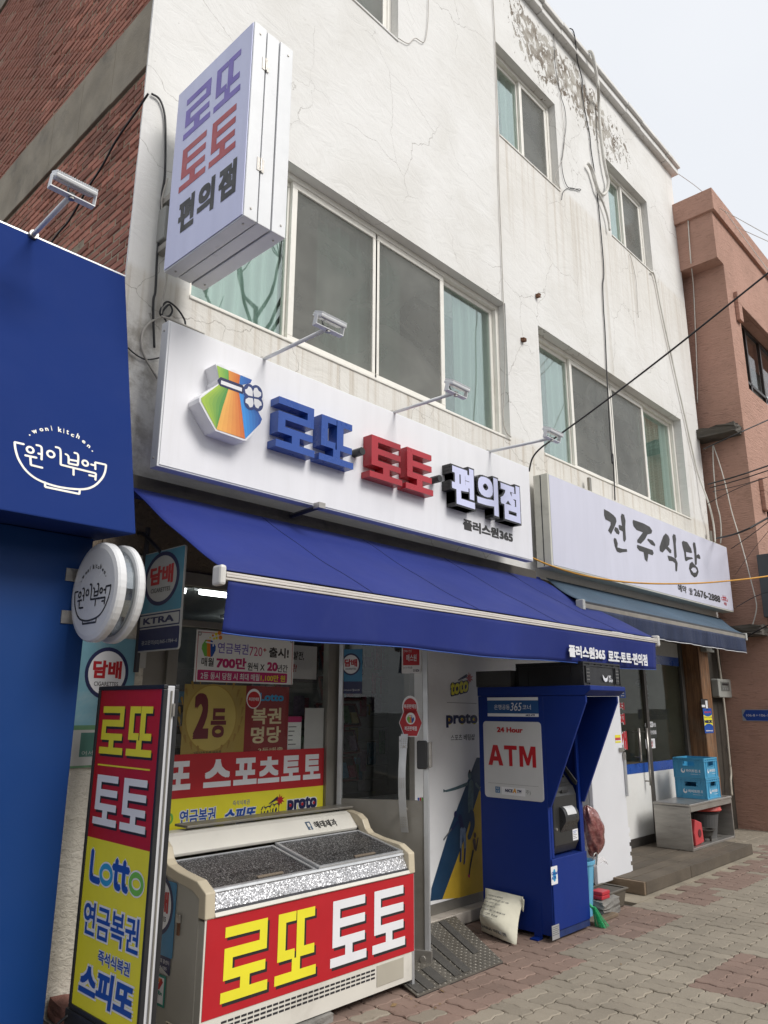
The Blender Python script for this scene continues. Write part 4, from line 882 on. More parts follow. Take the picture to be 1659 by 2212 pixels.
for a in (45,135,225,315):
    mb = MB(); d = Vector((math.cos(R(a+8)),math.sin(R(a+8))*1.15)); e = Vector((-d.y,d.x))
    pts = [(.008,0),(.03,.024),(.055,.031),(.072,.020),(.066,0),(.072,-.020),(.055,-.031),(.03,-.024)]
    mb.fpoly(FE, [(ccl[0]+d.x*p+e.x*q, ccl[1]+d.y*p+e.y*q) for p, q in pts], .0034); build('emblem', mb, M_white_ink, MS)
# ================================================================== sign of the restaurant next door
RS = thing('restaurant_sign', (9.4,-.25,3.16), 'long pale lavender sign with black brush lettering and a phone number over the eatery', 'sign')
rx0, rx1, rz0, rz1, ry = 6.80, 12.02, 3.135, 4.15, -.26
build('sign_box', MB().box((rx0,ry+.003,rz0),(rx1,-.08,rz1)), mat('cream_metal',(.58,.57,.50),.45,0,.06,3,dirt=.3), RS, bevel=.006)
FR = fy(ry); build('face', MB().fbox(FR,rx0+.03,rz0+.02,rx1-.012,rz1-.012,-.003,.001), mat('lavender_face',(.60,.60,.70),.42,0,.05,1.2,dirt=.12,dirtcol=(.4,.4,.46),stretch=(3,1,.5)), RS)
build('joint_strip', MB().box((rx0-.003,-.175,rz0+.01),(rx0,-.165,rz1-.01)), M_dark_metal, RS)
for x in (8.05,11.9): build('bracket', MB().box((x,-.09,4.14),(x+.05,-.06,4.42)), M_greyframe, RS)
z8 = lambda x, y: (829.5+.5*x, 702+.5*y); FRp = FR.off(.002); bu = lambda L: [FRp.uv(*z8(*q)) for q in L]
S = .0086
zb_ = pz((2380,1980,.27728))
for L in ([(128,203),(200,240),(265,290),(300,330),(310,380),(290,440),(262,500),(232,568),(188,512),(225,430),(222,390),(150,352),(130,290)],[(290,460),(330,480),(355,540),(345,572),(310,555),(275,505)],
  [(385,268),(420,285),(440,370),(436,470),(447,640),(430,678),(408,660),(400,525),(350,500),(338,440),(350,430),(388,445),(370,310)],[(275,618),(305,630),(328,700),(322,755),(400,778),(458,780),(465,818),(400,825),(360,835),(315,815),(285,740),(268,650)],
  [(548,358),(600,375),(700,410),(790,460),(825,515),(815,555),(757,570),(720,640),(660,705),(610,685),(608,650),(690,540),(600,505),(555,450),(542,390)],[(760,628),(830,655),(868,710),(865,740),(810,715),(755,650)],
  [(608,718),(690,745),(830,795),(847,840),(830,870),(768,850),(765,900),(752,967),(718,930),(700,825),(640,805),(605,760)],[(1020,553),(1060,590),(1078,640),(1070,720),(1050,742),(1100,795),(1100,838),(1078,838),(1022,775),(975,830),(935,810),(930,750),(955,670),(985,590)],
  [(1130,563),(1160,575),(1170,640),(1165,700),(1180,890),(1165,917),(1145,900),(1130,700),(1115,600)],[(1045,873),(1100,885),(1165,920),(1192,980),(1185,1090),(1175,1105),(1160,1095),(1155,985),(1120,955),(1065,950)],
  [(1252,680),(1270,660),(1330,680),(1385,770),(1402,830),(1385,838),(1312,820),(1318,890),(1400,900),(1415,920),(1350,935),(1315,957),(1298,940),(1285,830),(1262,740)],[(1420,680),(1445,690),(1460,780),(1465,870),(1490,850),(1510,870),(1522,915),(1505,925),(1470,905),(1468,1000),(1455,1015),(1440,1000),(1432,850),(1410,710)],
  [(1400,960),(1440,1010),(1480,1050),(1495,1110),(1470,1175),(1435,1190),(1385,1145),(1355,1060),(1365,990),(1400,960),(1410,1045),(1385,1075),(1420,1120),(1455,1120),(1470,1090),(1450,1050),(1410,1045)]):
    build('lettering', MB().fpoly(FRp, [FRp.uv(*zb_(*q)) for q in L], .001), M_char_ink, RS)
txt(FRp,'예약',FRp.box(z8(1268,1118),z8(1308,1160)),M_char_ink,RS,n=.001,bold=.03); txt(FRp,'☎',FRp.box(z8(1316,1134),z8(1335,1168)),M_char_ink,RS,n=.001,bold=.01); txt(FRp,'2676-2888',FRp.box(z8(1337,1138),z8(1454,1200)),M_char_ink,RS,n=.001,bold=.035)
eb = FRp.box(z8(1456,1165),z8(1488,1215)); w, h = eb[2]-eb[0], eb[3]-eb[1]
txt(FRp,'전주',(eb[0]+w*.22,eb[1]+h*.42,eb[0]+w*.78,eb[1]+h*.68),M_red_ink,RS,n=.001,bold=.03); txt(FRp,'식당',(eb[0]+w*.30,eb[1],eb[0]+w*.74,eb[1]+h*.32),M_red_ink,RS,n=.001,bold=.03)
mb = MB(); ribbon(mb,FRp,[(eb[0]+w*.2,eb[1]+h*.78),(eb[0]+w*.8,eb[1]+h*.78)],h*.12,.001); ribbon(mb,FRp,[(eb[0],eb[1]+h*.75),(eb[0]+w*.06,eb[1]+h*.5),(eb[0]+w*.2,eb[1]+h*.52)],h*.09,.001); ribbon(mb,FRp,[(eb[2],eb[1]+h*.75),(eb[2]-w*.06,eb[1]+h*.5),(eb[2]-w*.2,eb[1]+h*.52)],h*.09,.001)
for k in range(4): ribbon(mb,FRp,[(eb[0]+w*(.26+.16*k),eb[1]+h*.8),(eb[0]+w*(.26+.16*k),eb[1]+h*1.0)],h*.06,.0012)
build('emblem', mb, M_red_ink, RS)
# ================================================================== projecting sign
PS = thing('projecting_sign', (2.3,-.15,4.45), 'upright lavender projecting sign box with violet, red and black words high on the wall', 'sign')
px0 = 2.2; py0, py1, pz0, pz1 = -.20, -1.075, 4.475, 5.885; px1 = 2.515
mb = MB(); t1, t2 = px0+.105, px0+.205
for a, b in ((px0+.004,t1-.006),(t2+.006,px1)): mb.box((a,py0,pz0),(b,py1,pz1))
build('sign_box', mb, M_white_metal, PS, bevel=.005); build('core', MB().box((t1+.004,py0-.005,pz0+.004),(t2-.004,py1+.004,pz1-.004)), M_white_metal, PS, bevel=.003); build('gap', MB().box((t1-.010,py0-.006,pz0+.02),(t2+.010,py1+.03,pz1-.02)), M_dark_metal, PS)  # gap: dark strip set in the seams in place of their shade
FP = fx(px0); build('face', MB().fbox(FP,-py0+.01,pz0+.01,-py1-.01,pz1-.01,-.002,.003), M_lav, PS)
zp = pz((600,50,.54257)); FPp = FP.off(.004); pb = lambda a, b: FPp.box(zp(*a), zp(*b))
W_ = -py1+py0; H_ = pz1-pz0; bxp = lambda a, b, c, d: (-py0+W_*a, pz0+H_*b, -py0+W_*c, pz0+H_*d)
M_redface = mat('sign_red_print',(.42,.045,.06),.42)
for ch, bb, m in (('ro',(.135,.675,.50,.905),M_violet_ink),('tto',(.545,.675,.875,.905),M_violet_ink),('to',(.135,.38,.49,.615),M_redface),('to',(.535,.38,.86,.615),M_redface)):
    block(FPp,ch,bxp(*bb),m,PS,0,.001,'lettering')
for ch, a, c in (('편',.165,.38),('의',.42,.635),('점',.685,.895)): txt(FPp,ch,bxp(a,.145,c,.32),M_black_ink,PS,n=.0005,bold=.055)
for zz in (pz0+.40, pz1-.27):
    mb = MB(); e = py1-.004; mb.box((t1-.030,e,zz-.045),(t1+.022,e+.003,zz+.045)); build('hinge', mb, M_steel, PS); build('hinge_pin', MB().tube([(t1-.003,e-.003,zz-.045),(t1-.003,e-.003,zz+.045)],.006,8), M_steel, PS)
for x in (px0+.05,px1-.04):
    for zz in (pz0+.07,pz1-.07): build('screw', MB().lathe((x,py1-.001,zz),[(.008,0),(.006,.004)],8,(0,-1,0)), M_steel, PS)
    for yy in (py0-.07,py1+.07): build('screw', MB().lathe((x,yy,pz0-.001),[(.008,0),(.006,.004)],8,(0,0,-1)), M_steel, PS)
for zz in (4.72,5.10): build('bracket', MB().box((2.24,.0,zz),(2.30,-.21,zz+.05)), M_steel, PS, bevel=.004)
JB = tag(build('junction_box', MB().box((2.23,-.10,4.80),(2.42,-.002,5.06)), mat('grey_plastic',(.30,.30,.28),.6,0,.08,4,dirt=.3), bevel=.01),'grey electric box on the wall half hidden behind the projecting sign','box')
# ================================================================== blue eatery on the left
LB = thing('blue_eatery', (0.8,-.15,0), 'low eatery with a leaning deep blue fascia, cream bowl logo and blue wall', 'building')
fa = Vector((1.95,-.18,4.34)); fb = Vector((1.955,-.612,2.60)); vv = Vector((0,.432,1.74)); VL = vv.length
M_fas = mat('fascia_blue',(.014,.034,.155),.85,0,.025,2,spec=.08); M_bwall = mat('blue_wall',(.004,.040,.175),.5,0,.05,1.2,dirt=.10,dirtcol=(.01,.05,.18),spec=.3)
FF = Fr((1.955,-.612,2.60),(1,0,0),vv)
mb = MB(); x0 = -3.0
mb.prism([Vector((x0,-.612,2.60)),Vector((x0,-.18,4.34)),Vector((x0,.6,4.34)),Vector((x0,.6,2.63)),Vector((x0,-.16,2.63))],[Vector((1.955,-.612,2.60)),Vector((1.955,-.18,4.34)),Vector((1.955,.6,4.34)),Vector((1.955,.6,2.63)),Vector((1.955,-.16,2.63))])
build('fascia', mb, M_fas, LB, bevel=.008)
build('wall', MB().box((-3,-.24,0),(1.897,.5,2.62)), M_bwall, LB, bevel=.004)
build('plinth', MB().box((-3,-.27,0),(1.885,-.241,.16)), M_dark_concrete, LB)
build('fascia_trim', MB().box((x0,-.176,4.342),(1.958,-.14,4.352)), M_alu, LB)
zl = lambda x, y: (.2685*x, 864+.2685*y); lu = lambda L: [FF.uv(*zl(*q)) for q in L]
LOGO = []
for L in ([(192,357),(117,340)],[(117,340),(124,400),(150,480),(210,570),(300,640),(430,690),(560,714),(680,718),(760,690),(820,630),(845,575),(852,522)],[(852,522),(765,503)],[(765,503),(766,560)],[(362,662),(362,700)],[(362,700),(637,757)],[(637,757),(641,720)],[(200,446),(294,466)],[(243,458),(245,496)],[(290,364),(322,372),(334,395),(333,482)],[(305,432),(330,437)],[(245,490),(247,524)],[(247,524),(341,547)],[(445,380),(476,390),(486,420),(487,522)],[(487,522),(770,592)],[(770,592),(766,645)],[(714,606),(762,617)],[(524,436),(546,450),(551,480),(550,512)],[(595,426),(622,436),(628,470),(624,526)],[(552,480),(622,494)],[(551,512),(624,527)],[(590,557),(590,606)],[(730,520),(765,529)]):
    LOGO.append(lu(L))
CIRC = [FF.uv(*zl(*c)) for c in ((241,403),(407,437),(684,510))]; CR = [.040,.043,.038]
LET = [(ch, FF.uv(*zl(*c))) for ch, c in (('w',(277,260)),('o',(332,243)),('n',(375,240)),('i',(413,238)),('k',(480,250)),('i',(512,260)),('t',(543,268)),('c',(582,288)),('h',(628,303)),('e',(672,340)),('n',(712,376)))]
DOT = [FF.uv(*zl(*c)) for c in ((238,283),(742,412))]
allp = [p for L in LOGO for p in L]; lx0, lx1 = min(p[0] for p in allp), max(p[0] for p in allp); ly0 = min(p[1] for p in allp); ly1 = max(p[1] for p in allp)
LS = lx1-lx0
def bowl_logo(fr, org, s, m, parent, n):
    """org: lower left corner, s: width on the frame"""
    k = s/LS; T_ = lambda p: (org[0]+(p[0]-lx0)*k, org[1]+(p[1]-ly0)*k); w = LS*.024*k
    for i, L in enumerate(LOGO):
        mb = MB(); ribbon(mb, fr, [T_(p) for p in L], w, n+i*.00004); build('logo', mb, m, parent)
    for c, r_ in zip(CIRC, CR): build('logo', ring(MB(), fr, T_(c), r_*k*LS/.86*1.0, r_*k*LS/.86*1.0, w, n+.0012), m, parent)
    cx = sum(T_(p)[0] for _, p in LET)/len(LET)
    arc_c = (org[0]+s*.5, org[1]+(ly1-ly0)*k*.55)
    for ch, p in LET:
        q = T_(p); hh = {'w':.028,'o':.026,'n':.026,'i':.042,'k':.044,'t':.038,'c':.026,'h':.044,'e':.026}[ch]*s*1.45; ww = {'w':.040,'o':.030,'n':.026,'i':.006,'k':.028,'t':.020,'c':.026,'h':.026,'e':.028}[ch]*s*1.4
        a = math.atan2(q[0]-arc_c[0], (q[1]-arc_c[1]))
        txt(fr, ch, (q[0]-ww/2,q[1]-.015*s,q[0]+ww/2,q[1]-.015*s+hh), m, parent, n=n, rot=-a*.75, bold=.035 if s < .5 else .015)
    for p in DOT: build('logo', disc(MB(), fr, T_(p), s*.009, s*.009, n, 12), m, parent)
bowl_logo(FF, (lx0, ly0), LS, M_cream_ink, LB, .0015)
# ================================================================== round projecting sign
RD = thing('round_sign', (1.96,-.45,2.05), 'round white double lightbox sign with a thin black bowl logo, below the blue fascia', 'sign')
rc = Vector((1.80,-.50,2.285)); rr = .262
M_acryl = mat('white_acrylic',(.70,.70,.70),.22,0,.04,3,dirt=.08,dirtcol=(.45,.44,.42))
M_mirror = mat('mirror_drum',(.35,.38,.40),.16,.9,.1,12,dirt=.3)
pr = [(rr*.0,0),(rr*.86,.0),(rr*.96,.006),(rr,.022),(rr,.070),(rr*.97,.076),(rr*.0,.078)]
build('front_disc', MB().lathe(rc+Vector((.056,0,0)),[(max(a,.001),b) for a, b in ((0,0),(rr*.97,.002),(rr,.008),(rr,.038),(rr*.97,.050),(rr*.88,.056),(0,.056))],48,(-1,0,0)), M_acryl, RD, smooth=False)
build('drum', MB().lathe(rc+Vector((.112,0,0)),[(rr*.88,0),(rr*.88,.058)],48,(-1,0,0)), M_mirror, RD, smooth=False)
build('rear_disc', MB().lathe(rc+Vector((.166,0,0)),[(max(a,.001),b) for a, b in ((0,0),(rr*.86,.0),(rr*.96,.006),(rr,.018),(rr,.046),(rr*.97,.052),(0,.054))],48,(-1,0,0)), M_acryl, RD, smooth=False)
for z_ in (2.17,2.40): build('bracket', MB().box((1.83,-.32,z_-.02),(1.89,-.242,z_+.02)), M_steel, RD); build('bracket_plate', MB().box((1.76,-.248,z_-.035),(1.83,-.241,z_+.035)), M_steel, RD)
FRD = fx(rc.x-.0005); FRD = Fr((rc.x-.0005,rc.y,rc.z),(0,-1,0),(0,0,1))
bowl_logo(FRD, (-.205,-.165), .40, M_char_ink, RD, .001)
# ================================================================== tobacco signs
M_oldblue = mat('faded_blue',(.07,.24,.33),.5,0,.12,3,dirt=.3,dirtcol=(.3,.33,.33)); M_oldwhite = mat('aged_white',(.42,.42,.40),.6,0,.06)
TS = thing('tobacco_sign', (2.3,-.3,2.0), 'hanging blue tobacco sign with a strip of black capitals, just right of the round sign', 'sign')
FT = fx(2.30); tb = FT.box((312,1194),(392,1400)); a0 = FT.uv(310,1200); a1 = FT.uv(400,1175); b0 = FT.uv(291,1412); b1 = FT.uv(388,1400)
u0, u1, v0, v1 = (a0[0]+b0[0])/2, (a1[0]+b1[0])/2, (b0[1]+b1[1])/2, (a0[1]+a1[1])/2
panel(FT,(u0,v0,u1,v1),M_oldwhite,TS,-.012,0,'plate',r=.02,bevel=.002)
hgt = v1-v0; s1, s2 = v0+hgt*.225, v0+hgt*.375
panel(FT,(u0+.006,s2+.004,u1-.006,v1-.006),M_oldblue,TS,.0005,.001,'print',r=.012); cig(FT,(u0+.006,s2+.01,u1-.006,v1-.004),TS,n=.0012,cv=.53,lim=.45,old=True)
panel(FT,(u0+.01,s1+.006,u1-.01,s2-.004),M_navy_ink,TS,.0005,.0009,'print'); panel(FT,(u0+.018,s1+.014,u1-.018,s2-.012),M_oldwhite,TS,.001,.0015,'print'); txt(FT,'KTRA',(u0+.07,s1+.026,u1-.07,s2-.024),M_navy_ink,TS,n=.002,bold=.04)
panel(FT,(u0+.006,v0+.008,u1-.006,s1-.002),M_navy_ink,TS,.0005,.001,'print',r=.012); txt(FT,'광고문의(02)365-1784~6',(u0+.07,v0+.035,u1-.02,v0+.065),M_oldwhite,TS,n=.0014,bold=.005)
build('hanger', MB().tube([(2.30,-.28,2.60),(2.30,-.05,2.75),(2.30,.01,2.76)],.012,6), M_dark_metal, TS); build('hanger', MB().tube([(2.306,-u0-.02,1.9),(2.306,-u0-.02,2.78)],.016,6), M_dark_metal, TS)
TB = thing('tobacco_board', (2.17,-.03,1.5), 'weathered tobacco board on the cream pillar, partly hidden by the red and yellow standing sign', 'sign')
FTB = fy(-.024); c0 = FTB.uv(163,1385); q0 = (1.975,1.37,2.335,2.10)
panel(FTB,q0,M_oldwhite,TB,0,.012,'plate',bevel=.002); FTC = FTB.off(.0125)
panel(FTC,(q0[0]+.006,1.60,q0[2]-.004,q0[3]-.004),mat('pale_old_blue',(.16,.34,.42),.5,0,.15,3,dirt=.3,dirtcol=(.5,.5,.48)),TB,.0003,.0006); cig(FTC,(q0[0]+.02,1.59,q0[2]-.02,q0[3]+.03),TB,n=.0012,cv=.56,lim=.42)
panel(FTC,(q0[0]+.003,1.372,q0[2]-.003,1.60),mat('board_green',(.10,.22,.11),.5),TB,.0003,.0005); panel(FTC,(q0[0]+.012,1.384,q0[2]-.01,1.575),M_oldwhite,TB,.0008,.001); panel(FTC,(q0[0]+.06,1.43,q0[2]-.09,1.56),mat('board_teal',(.05,.15,.12),.5),TB,.0012,.0014); txt(FTC,'어서오세요',(q0[0]+.075,1.437,q0[2]-.11,1.462),M_oldwhite,TB,n=.002)
tag(panel(fy(-.03),(2.345,1.93,2.40,2.28),M_oldwhite,None,0,.003,'paper_notice'),'narrow pale paper notice between the round sign and the hanging tobacco sign','notice')
# ================================================================== awnings
M_awn = mat('awning_blue',(.014,.027,.175),.7,0,.09,1.4,bump=.5,bsc=2.6,dirt=.22,dirtcol=(.035,.05,.20),dsc=2.2,spec=.3)
AW = thing('shop_awning', (4.5,-.6,2.3), 'royal blue fabric awning with a white front bar and white words on its valance', 'awning')
ay, az = -1.20, 2.325; ax0, ax1 = 2.12, 6.99; tx0, tx1, ty, tz = 2.16, 6.86, -.07, 3.03
def canopy(s, t_):
    x = (ax0+.01)+(ax1-ax0-.02)*s; xt = tx0+(tx1-tx0)*s
    sag = -.018*math.sin(math.pi*t_)*(1+.30*math.sin(2*math.pi*s*4.6+1))+.006*math.sin(17*s+9*t_)*math.sin(6*t_)
    return (xt+(x-xt)*t_, ty+(ay+.0-ty)*t_, tz+(az+.035-tz)*t_+sag)
build('canopy', MB().grid(canopy, 70, 20), M_awn, AW, smooth=True, solid=.004)
for s in (.215,.43,.65,.86):
    mb = MB(); mb.tube([Vector(canopy(s,i/16))+Vector((0,-.002,.003)) for i in range(17)], .0022, 5); build('seam', mb, mat('seam_blue',(.012,.018,.10),.7), AW)
def val(s, t_):
    return (ax0+.02+(ax1-ax0-.05)*s, ay-.022+.012*math.sin(s*23)*t_+.006*math.sin(s*61)*t_+.03*t_, az-.012-(.262+.008*math.sin(s*17))*t_)
build('valance', MB().grid(val, 90, 8), M_awn, AW, smooth=True, solid=.003)
build('valance_hem', MB().tube([Vector(val(i/90,1.0))+Vector((0,-.001,0)) for i in range(91)],.0035,5), M_bl, AW)
mb = MB(); 
for k in range(3): mb.box((ax0,ay-.030-.004*(k==1),az-.020+k*.014),(ax1,ay+.012,az-.0075+k*.014))
build('front_bar', mb, mat('bar_white',(.62,.58,.54),.4,0,.05,4,dirt=.2), AW, bevel=.003)
for x, s in ((ax0,-1),(ax1,1)):
    build('end_cap', MB().box((x-.004,ay-.042,az-.050),(x+s*.042,ay+.036,az+.052)), mat('cap_white',(.66,.64,.60),.4), AW, bevel=.014)
build('roller', MB().tube([(tx0,ty+.03,tz-.02),(tx1,ty+.03,tz-.02)],.045,12), M_awn, AW)
for x in (2.75,6.3):
    build('arm', MB().tube([(x,-.10,2.72),(x+.45,-.66,2.50),(x,ay+.03,az+.0)],.022,8), M_white_metal, AW)
zt = z7; FV = fy(ay-.026)
txt(FV,'플러스원365',FV.box(zt(378,108),zt(583,196)),M_white_ink,AW,n=.003,bold=.05); txt(FV,'로또·토토·편의점',FV.box(zt(596,138),zt(818,228)),M_white_ink,AW,n=.003,bold=.045)
A2 = thing('eatery_awning', (9.2,-.5,2.7), 'faded slate blue awning with a grey bar and dirty navy valance over the eatery', 'awning')
M_awn2 = mat('faded_awning',(.050,.088,.130),.75,0,.15,1.5,bump=.2,bsc=300,dirt=.35,dirtcol=(.04,.06,.09)); M_val2 = mat('navy_valance',(.010,.020,.060),.75,0,.18,2,bump=.2,bsc=300,dirt=.25,dirtcol=(.03,.045,.08),stretch=(6,1,1))
bx0, bx1, by_, bz = 6.55, 11.0, -.70, 2.66
build('canopy', MB().grid(lambda s, t_: (7.0+(bx0-7.0)*t_+(12.0-7.0+(bx1-bx0-5.0)*t_)*s, -.06+(by_+.06)*t_, 3.06+(bz+.05-3.06)*t_-.03*math.sin(math.pi*t_)), 30, 12), M_awn2, A2, smooth=True, solid=.004)
build('valance', MB().grid(lambda s, t_: (bx0+.01+(bx1-bx0-.02)*s, by_-.018+(.014*math.sin(s*31)+.01*math.sin(s*77))*t_, bz-.01-.20*t_), 90, 6), M_val2, A2, smooth=True, solid=.003)
build('valance_hem', MB().tube([(bx0+.01+(bx1-bx0-.02)*i/90, by_-.019+.014*math.sin(i/90*31)+.01*math.sin(i/90*77), bz-.21) for i in range(91)],.004,5), M_white_ink, A2)
build('front_bar', MB().box((bx0,by_-.02,bz-.02),(bx1,by_+.03,bz+.028)), mat('bar_grey',(.24,.22,.19),.6,0,.15,5,dirt=.5), A2, bevel=.006); build('bar_top', MB().box((bx0,by_-.016,bz+.029),(bx1,by_+.026,bz+.05)), M_dark_metal, A2)
for x in (bx0,bx1): build('end_cap', MB().box((x-.02,by_-.035,bz-.04),(x+.03,by_+.045,bz+.06)), M_oldwhite, A2, bevel=.008)
for x in (7.6,10.6): build('arm', MB().tube([(x,-.08,2.80),(x+.3,-.4,2.74),(x,by_+.03,bz)],.02,8), M_greyframe, A2)
# ================================================================== floodlights
M_lens = mat('lamp_lens',(.50,.52,.52),.25)
def floodlight(base, head, label):
    L = thing('floodlight', base, label, 'floodlight', 'white floodlights on arms over the signs')
    b, h = Vector(base), Vector(head)
    build('arm', MB().tube([b, b+(h-b)*.25, h],.0135,10), M_white_metal, L, smooth=True); build('foot', MB().lathe(b-Vector((0,0,.002)),[(.026,-.02),(.026,.02)],12,(0,-1,0)), M_steel, L)
    tl = R(-24); c, s = math.cos(tl), math.sin(tl)
    f = Fr(h+Vector((0,-.02,.055)),(1,0,0),(0,c,-s))        # the body lies nearly flat, lens towards the sign
    build('body', MB().fbox(f,-.110,-.046,.110,.046,-.018,.005), M_white_metal, L, bevel=.006)
    build('lens', MB().fbox(f,-.096,-.036,.096,.036,-.022,-.0182), M_lens, L)
    for k in range(20): build('fin', MB().fbox(f,-.107+k*.011,-.043,-.1028+k*.011,.043,.0052,.018), M_white_metal, L)
    yk = MB()
    for sx in (-1,1):
        yk.prism([f.p(sx*.113,-.016,-.008),f.p(sx*.118,-.016,-.008),f.p(sx*.118,.016,-.008),f.p(sx*.113,.016,-.008)],[h+Vector((sx*.113,-.02,-.012)),h+Vector((sx*.118,-.02,-.012)),h+Vector((sx*.118,.02,-.012)),h+Vector((sx*.113,.02,-.012))])
    yk.box((h.x-.118,h.y-.02,h.z-.018),(h.x+.118,h.y+.02,h.z-.012)); build('yoke', yk, M_white_metal, L)
    build('bolt', MB().lathe(h+Vector((0,0,-.03)),[(.016,0),(.016,.035)],10), M_steel, L)
    build('lead', MB().tube(smoothline([h+Vector((.02,.02,.07)),h+Vector((.03,.05,.12)),h+Vector((.0,.06,.08)),h+Vector((0,.03,.0))],5),.005,6), M_cable, L, smooth=True)
floodlight((2.95,-.30,4.075),(2.95,-1.0,4.07),'white floodlight on an arm over the shop sign, the one nearest the money bag')
floodlight((4.30,-.30,4.075),(4.30,-.98,4.06),'white floodlight on an arm over the shop sign, the middle one under the wide window')
floodlight((5.64,-.30,4.075),(5.66,-1.0,4.05),'white floodlight on an arm at the right end of the shop sign')
floodlight((1.375,-.185,4.345),(1.33,-.80,4.27),'white floodlight on an arm above the blue fascia, against the brick wall')
# ================================================================== standing lightbox sign
ST = thing('standing_sign', (2.06,-.6,0), 'tall red and yellow standing lightbox sign with lottery words, in a black frame', 'sign')
FG2 = fx(2.0); ya, yb, za, zb = .285, .955, .27, 1.808      # u runs towards the street
xw = 2.065
M_alum2 = mat('white_aluminium',(.62,.62,.64),.35,.1,.05,4)
build('body', MB().box((2.012,-ya-.008,za+.008),(xw-.010,-yb+.006,zb-.006)), M_alum2, ST, bevel=.004)
mb = MB(); e = .022
mb.fbox(FG2,ya,za,yb,za+e,-.014,.010); mb.fbox(FG2,ya,zb-e,yb,zb,-.014,.010); mb.fbox(FG2,ya,za+e,ya+e,zb-e,-.014,.010); mb.fbox(FG2,yb-e,za+e,yb,zb-e,-.014,.010); build('frame', mb, M_black, ST, bevel=.004)
mb = MB(); G2 = fx(xw); mb.fbox(G2,ya,za,yb,za+e,-.010,.012); mb.fbox(G2,ya,zb-e,yb,zb,-.010,.012); mb.fbox(G2,ya,za+e,ya+e,zb-e,-.010,.012); mb.fbox(G2,yb-e,za+e,yb,zb-e,-.010,.012); build('frame', mb, M_black, ST, bevel=.004)
build('rib', MB().box((2.030,-yb-.004,za+.03),(2.036,-yb+.004,zb-.03)), M_greyframe, ST)
for z_ in (zb-.12,): build('catch', MB().box((2.042,-yb-.008,z_-.03),(2.052,-yb+.002,z_+.03)), M_steel, ST)
iw0, iw1, ih0, ih1 = ya+e, yb-e, za+e, zb-e; IW, IH = iw1-iw0, ih1-ih0
zm = ih0+IH*.51
panel(FG2,(iw0,zm,iw1,ih1),M_red_ink,ST,.0,.002,'red_face'); panel(FG2,(iw0,ih0,iw1,zm),M_yellow_ink,ST,0,.002,'yellow_face')
FN = FG2.off(.003); bs = lambda a, b, c, d: (iw0+IW*a, ih0+IH*b, iw0+IW*c, ih0+IH*d)
for ch, bb, m in (('ro',(.06,.785,.45,.945),M_yellow_ink),('tto',(.51,.785,.90,.945),M_yellow_ink),('to',(.06,.555,.45,.715),M_white_ink),('to',(.51,.555,.90,.715),M_white_ink)):
    b4 = bs(*bb); block(FN,ch,(b4[0]+.012,b4[1]-.012,b4[2]+.012,b4[3]-.012),M_black_ink,ST,0,.0006,'lettering'); block(FN,ch,b4,m,ST,.0008,.0016,'lettering')
panel(FN,bs(.06,.745,.90,.750),M_yellow_ink,ST,0,.0006,'line')
def lotto(fr, box, parent, n):
    u0, v0, u1, v1 = box; w, h = u1-u0, v1-v0; X_ = lambda a: u0+a*w; Y_ = lambda b: v0+b*h; s = h*.21
    parts = [(M_blue_ink,[[(X_(.07),Y_(.95)),(X_(.07),Y_(.25)),(X_(.10),Y_(.10)),(X_(.24),Y_(.08))]]),(M_blue_ink,[[(X_(.54),Y_(.86)),(X_(.54),Y_(.2)),(X_(.57),Y_(.09)),(X_(.62),Y_(.08))],[(X_(.68),Y_(.86)),(X_(.68),Y_(.2)),(X_(.71),Y_(.09)),(X_(.75),Y_(.08))],[(X_(.48),Y_(.64)),(X_(.76),Y_(.64))]])]
    for ex, mm, nn in ((h*.10,M_white_ink,0),(0,None,.0012)):
        i = 0
        for m, LL in parts:
            for L in LL: mb = MB(); ribbon(mb,fr,L,s+ex,n+nn+i*.0001); i += 1; build('lettering',mb,mm or m,parent)
        for cx, m in ((.36,M_sky_ink),(.90,M_green_ink)):
            i += 1; build('lettering', ring(MB(),fr,(X_(cx),Y_(.34)),w*.125+ex/2,h*.34+ex/2,s*.80+ex,n+nn+i*.0001,32), mm or m, parent)
lotto(FN,bs(.06,.375,.92,.475),ST,.0004)
halo(FN,'연금복권',bs(.07,.215,.93,.315),M_blue_ink,M_white_ink,ST,n=.0004,bold=.02)
halo(FN,'즉석식복권',bs(.36,.150,.84,.188),M_blue_ink,M_white_ink,ST,n=.0004,bold=.02)
halo(FN,'스피또',bs(.10,.035,.92,.135),M_blue_ink,M_white_ink,ST,n=.0004,bold=.05,shear=.1)
build('base', MB().box((1.985,-yb-.02,.06),(2.08,-ya+.02,za-.002)), M_black, ST, bevel=.008)
for yy in (-.35,-.88): build('foot', MB().box((1.90,yy-.03,.0),(2.22,yy+.03,.058)), M_dark_metal, ST, bevel=.006)
cable('power_cable', [(1.99,-.30,.24),(1.93,-.24,.16),(1.95,-.20,.05),(2.02,-.12,.02),(2.2,-.08,.015)], .008, M_cable, 'black power cord looping at the foot of the standing sign', 'cable')
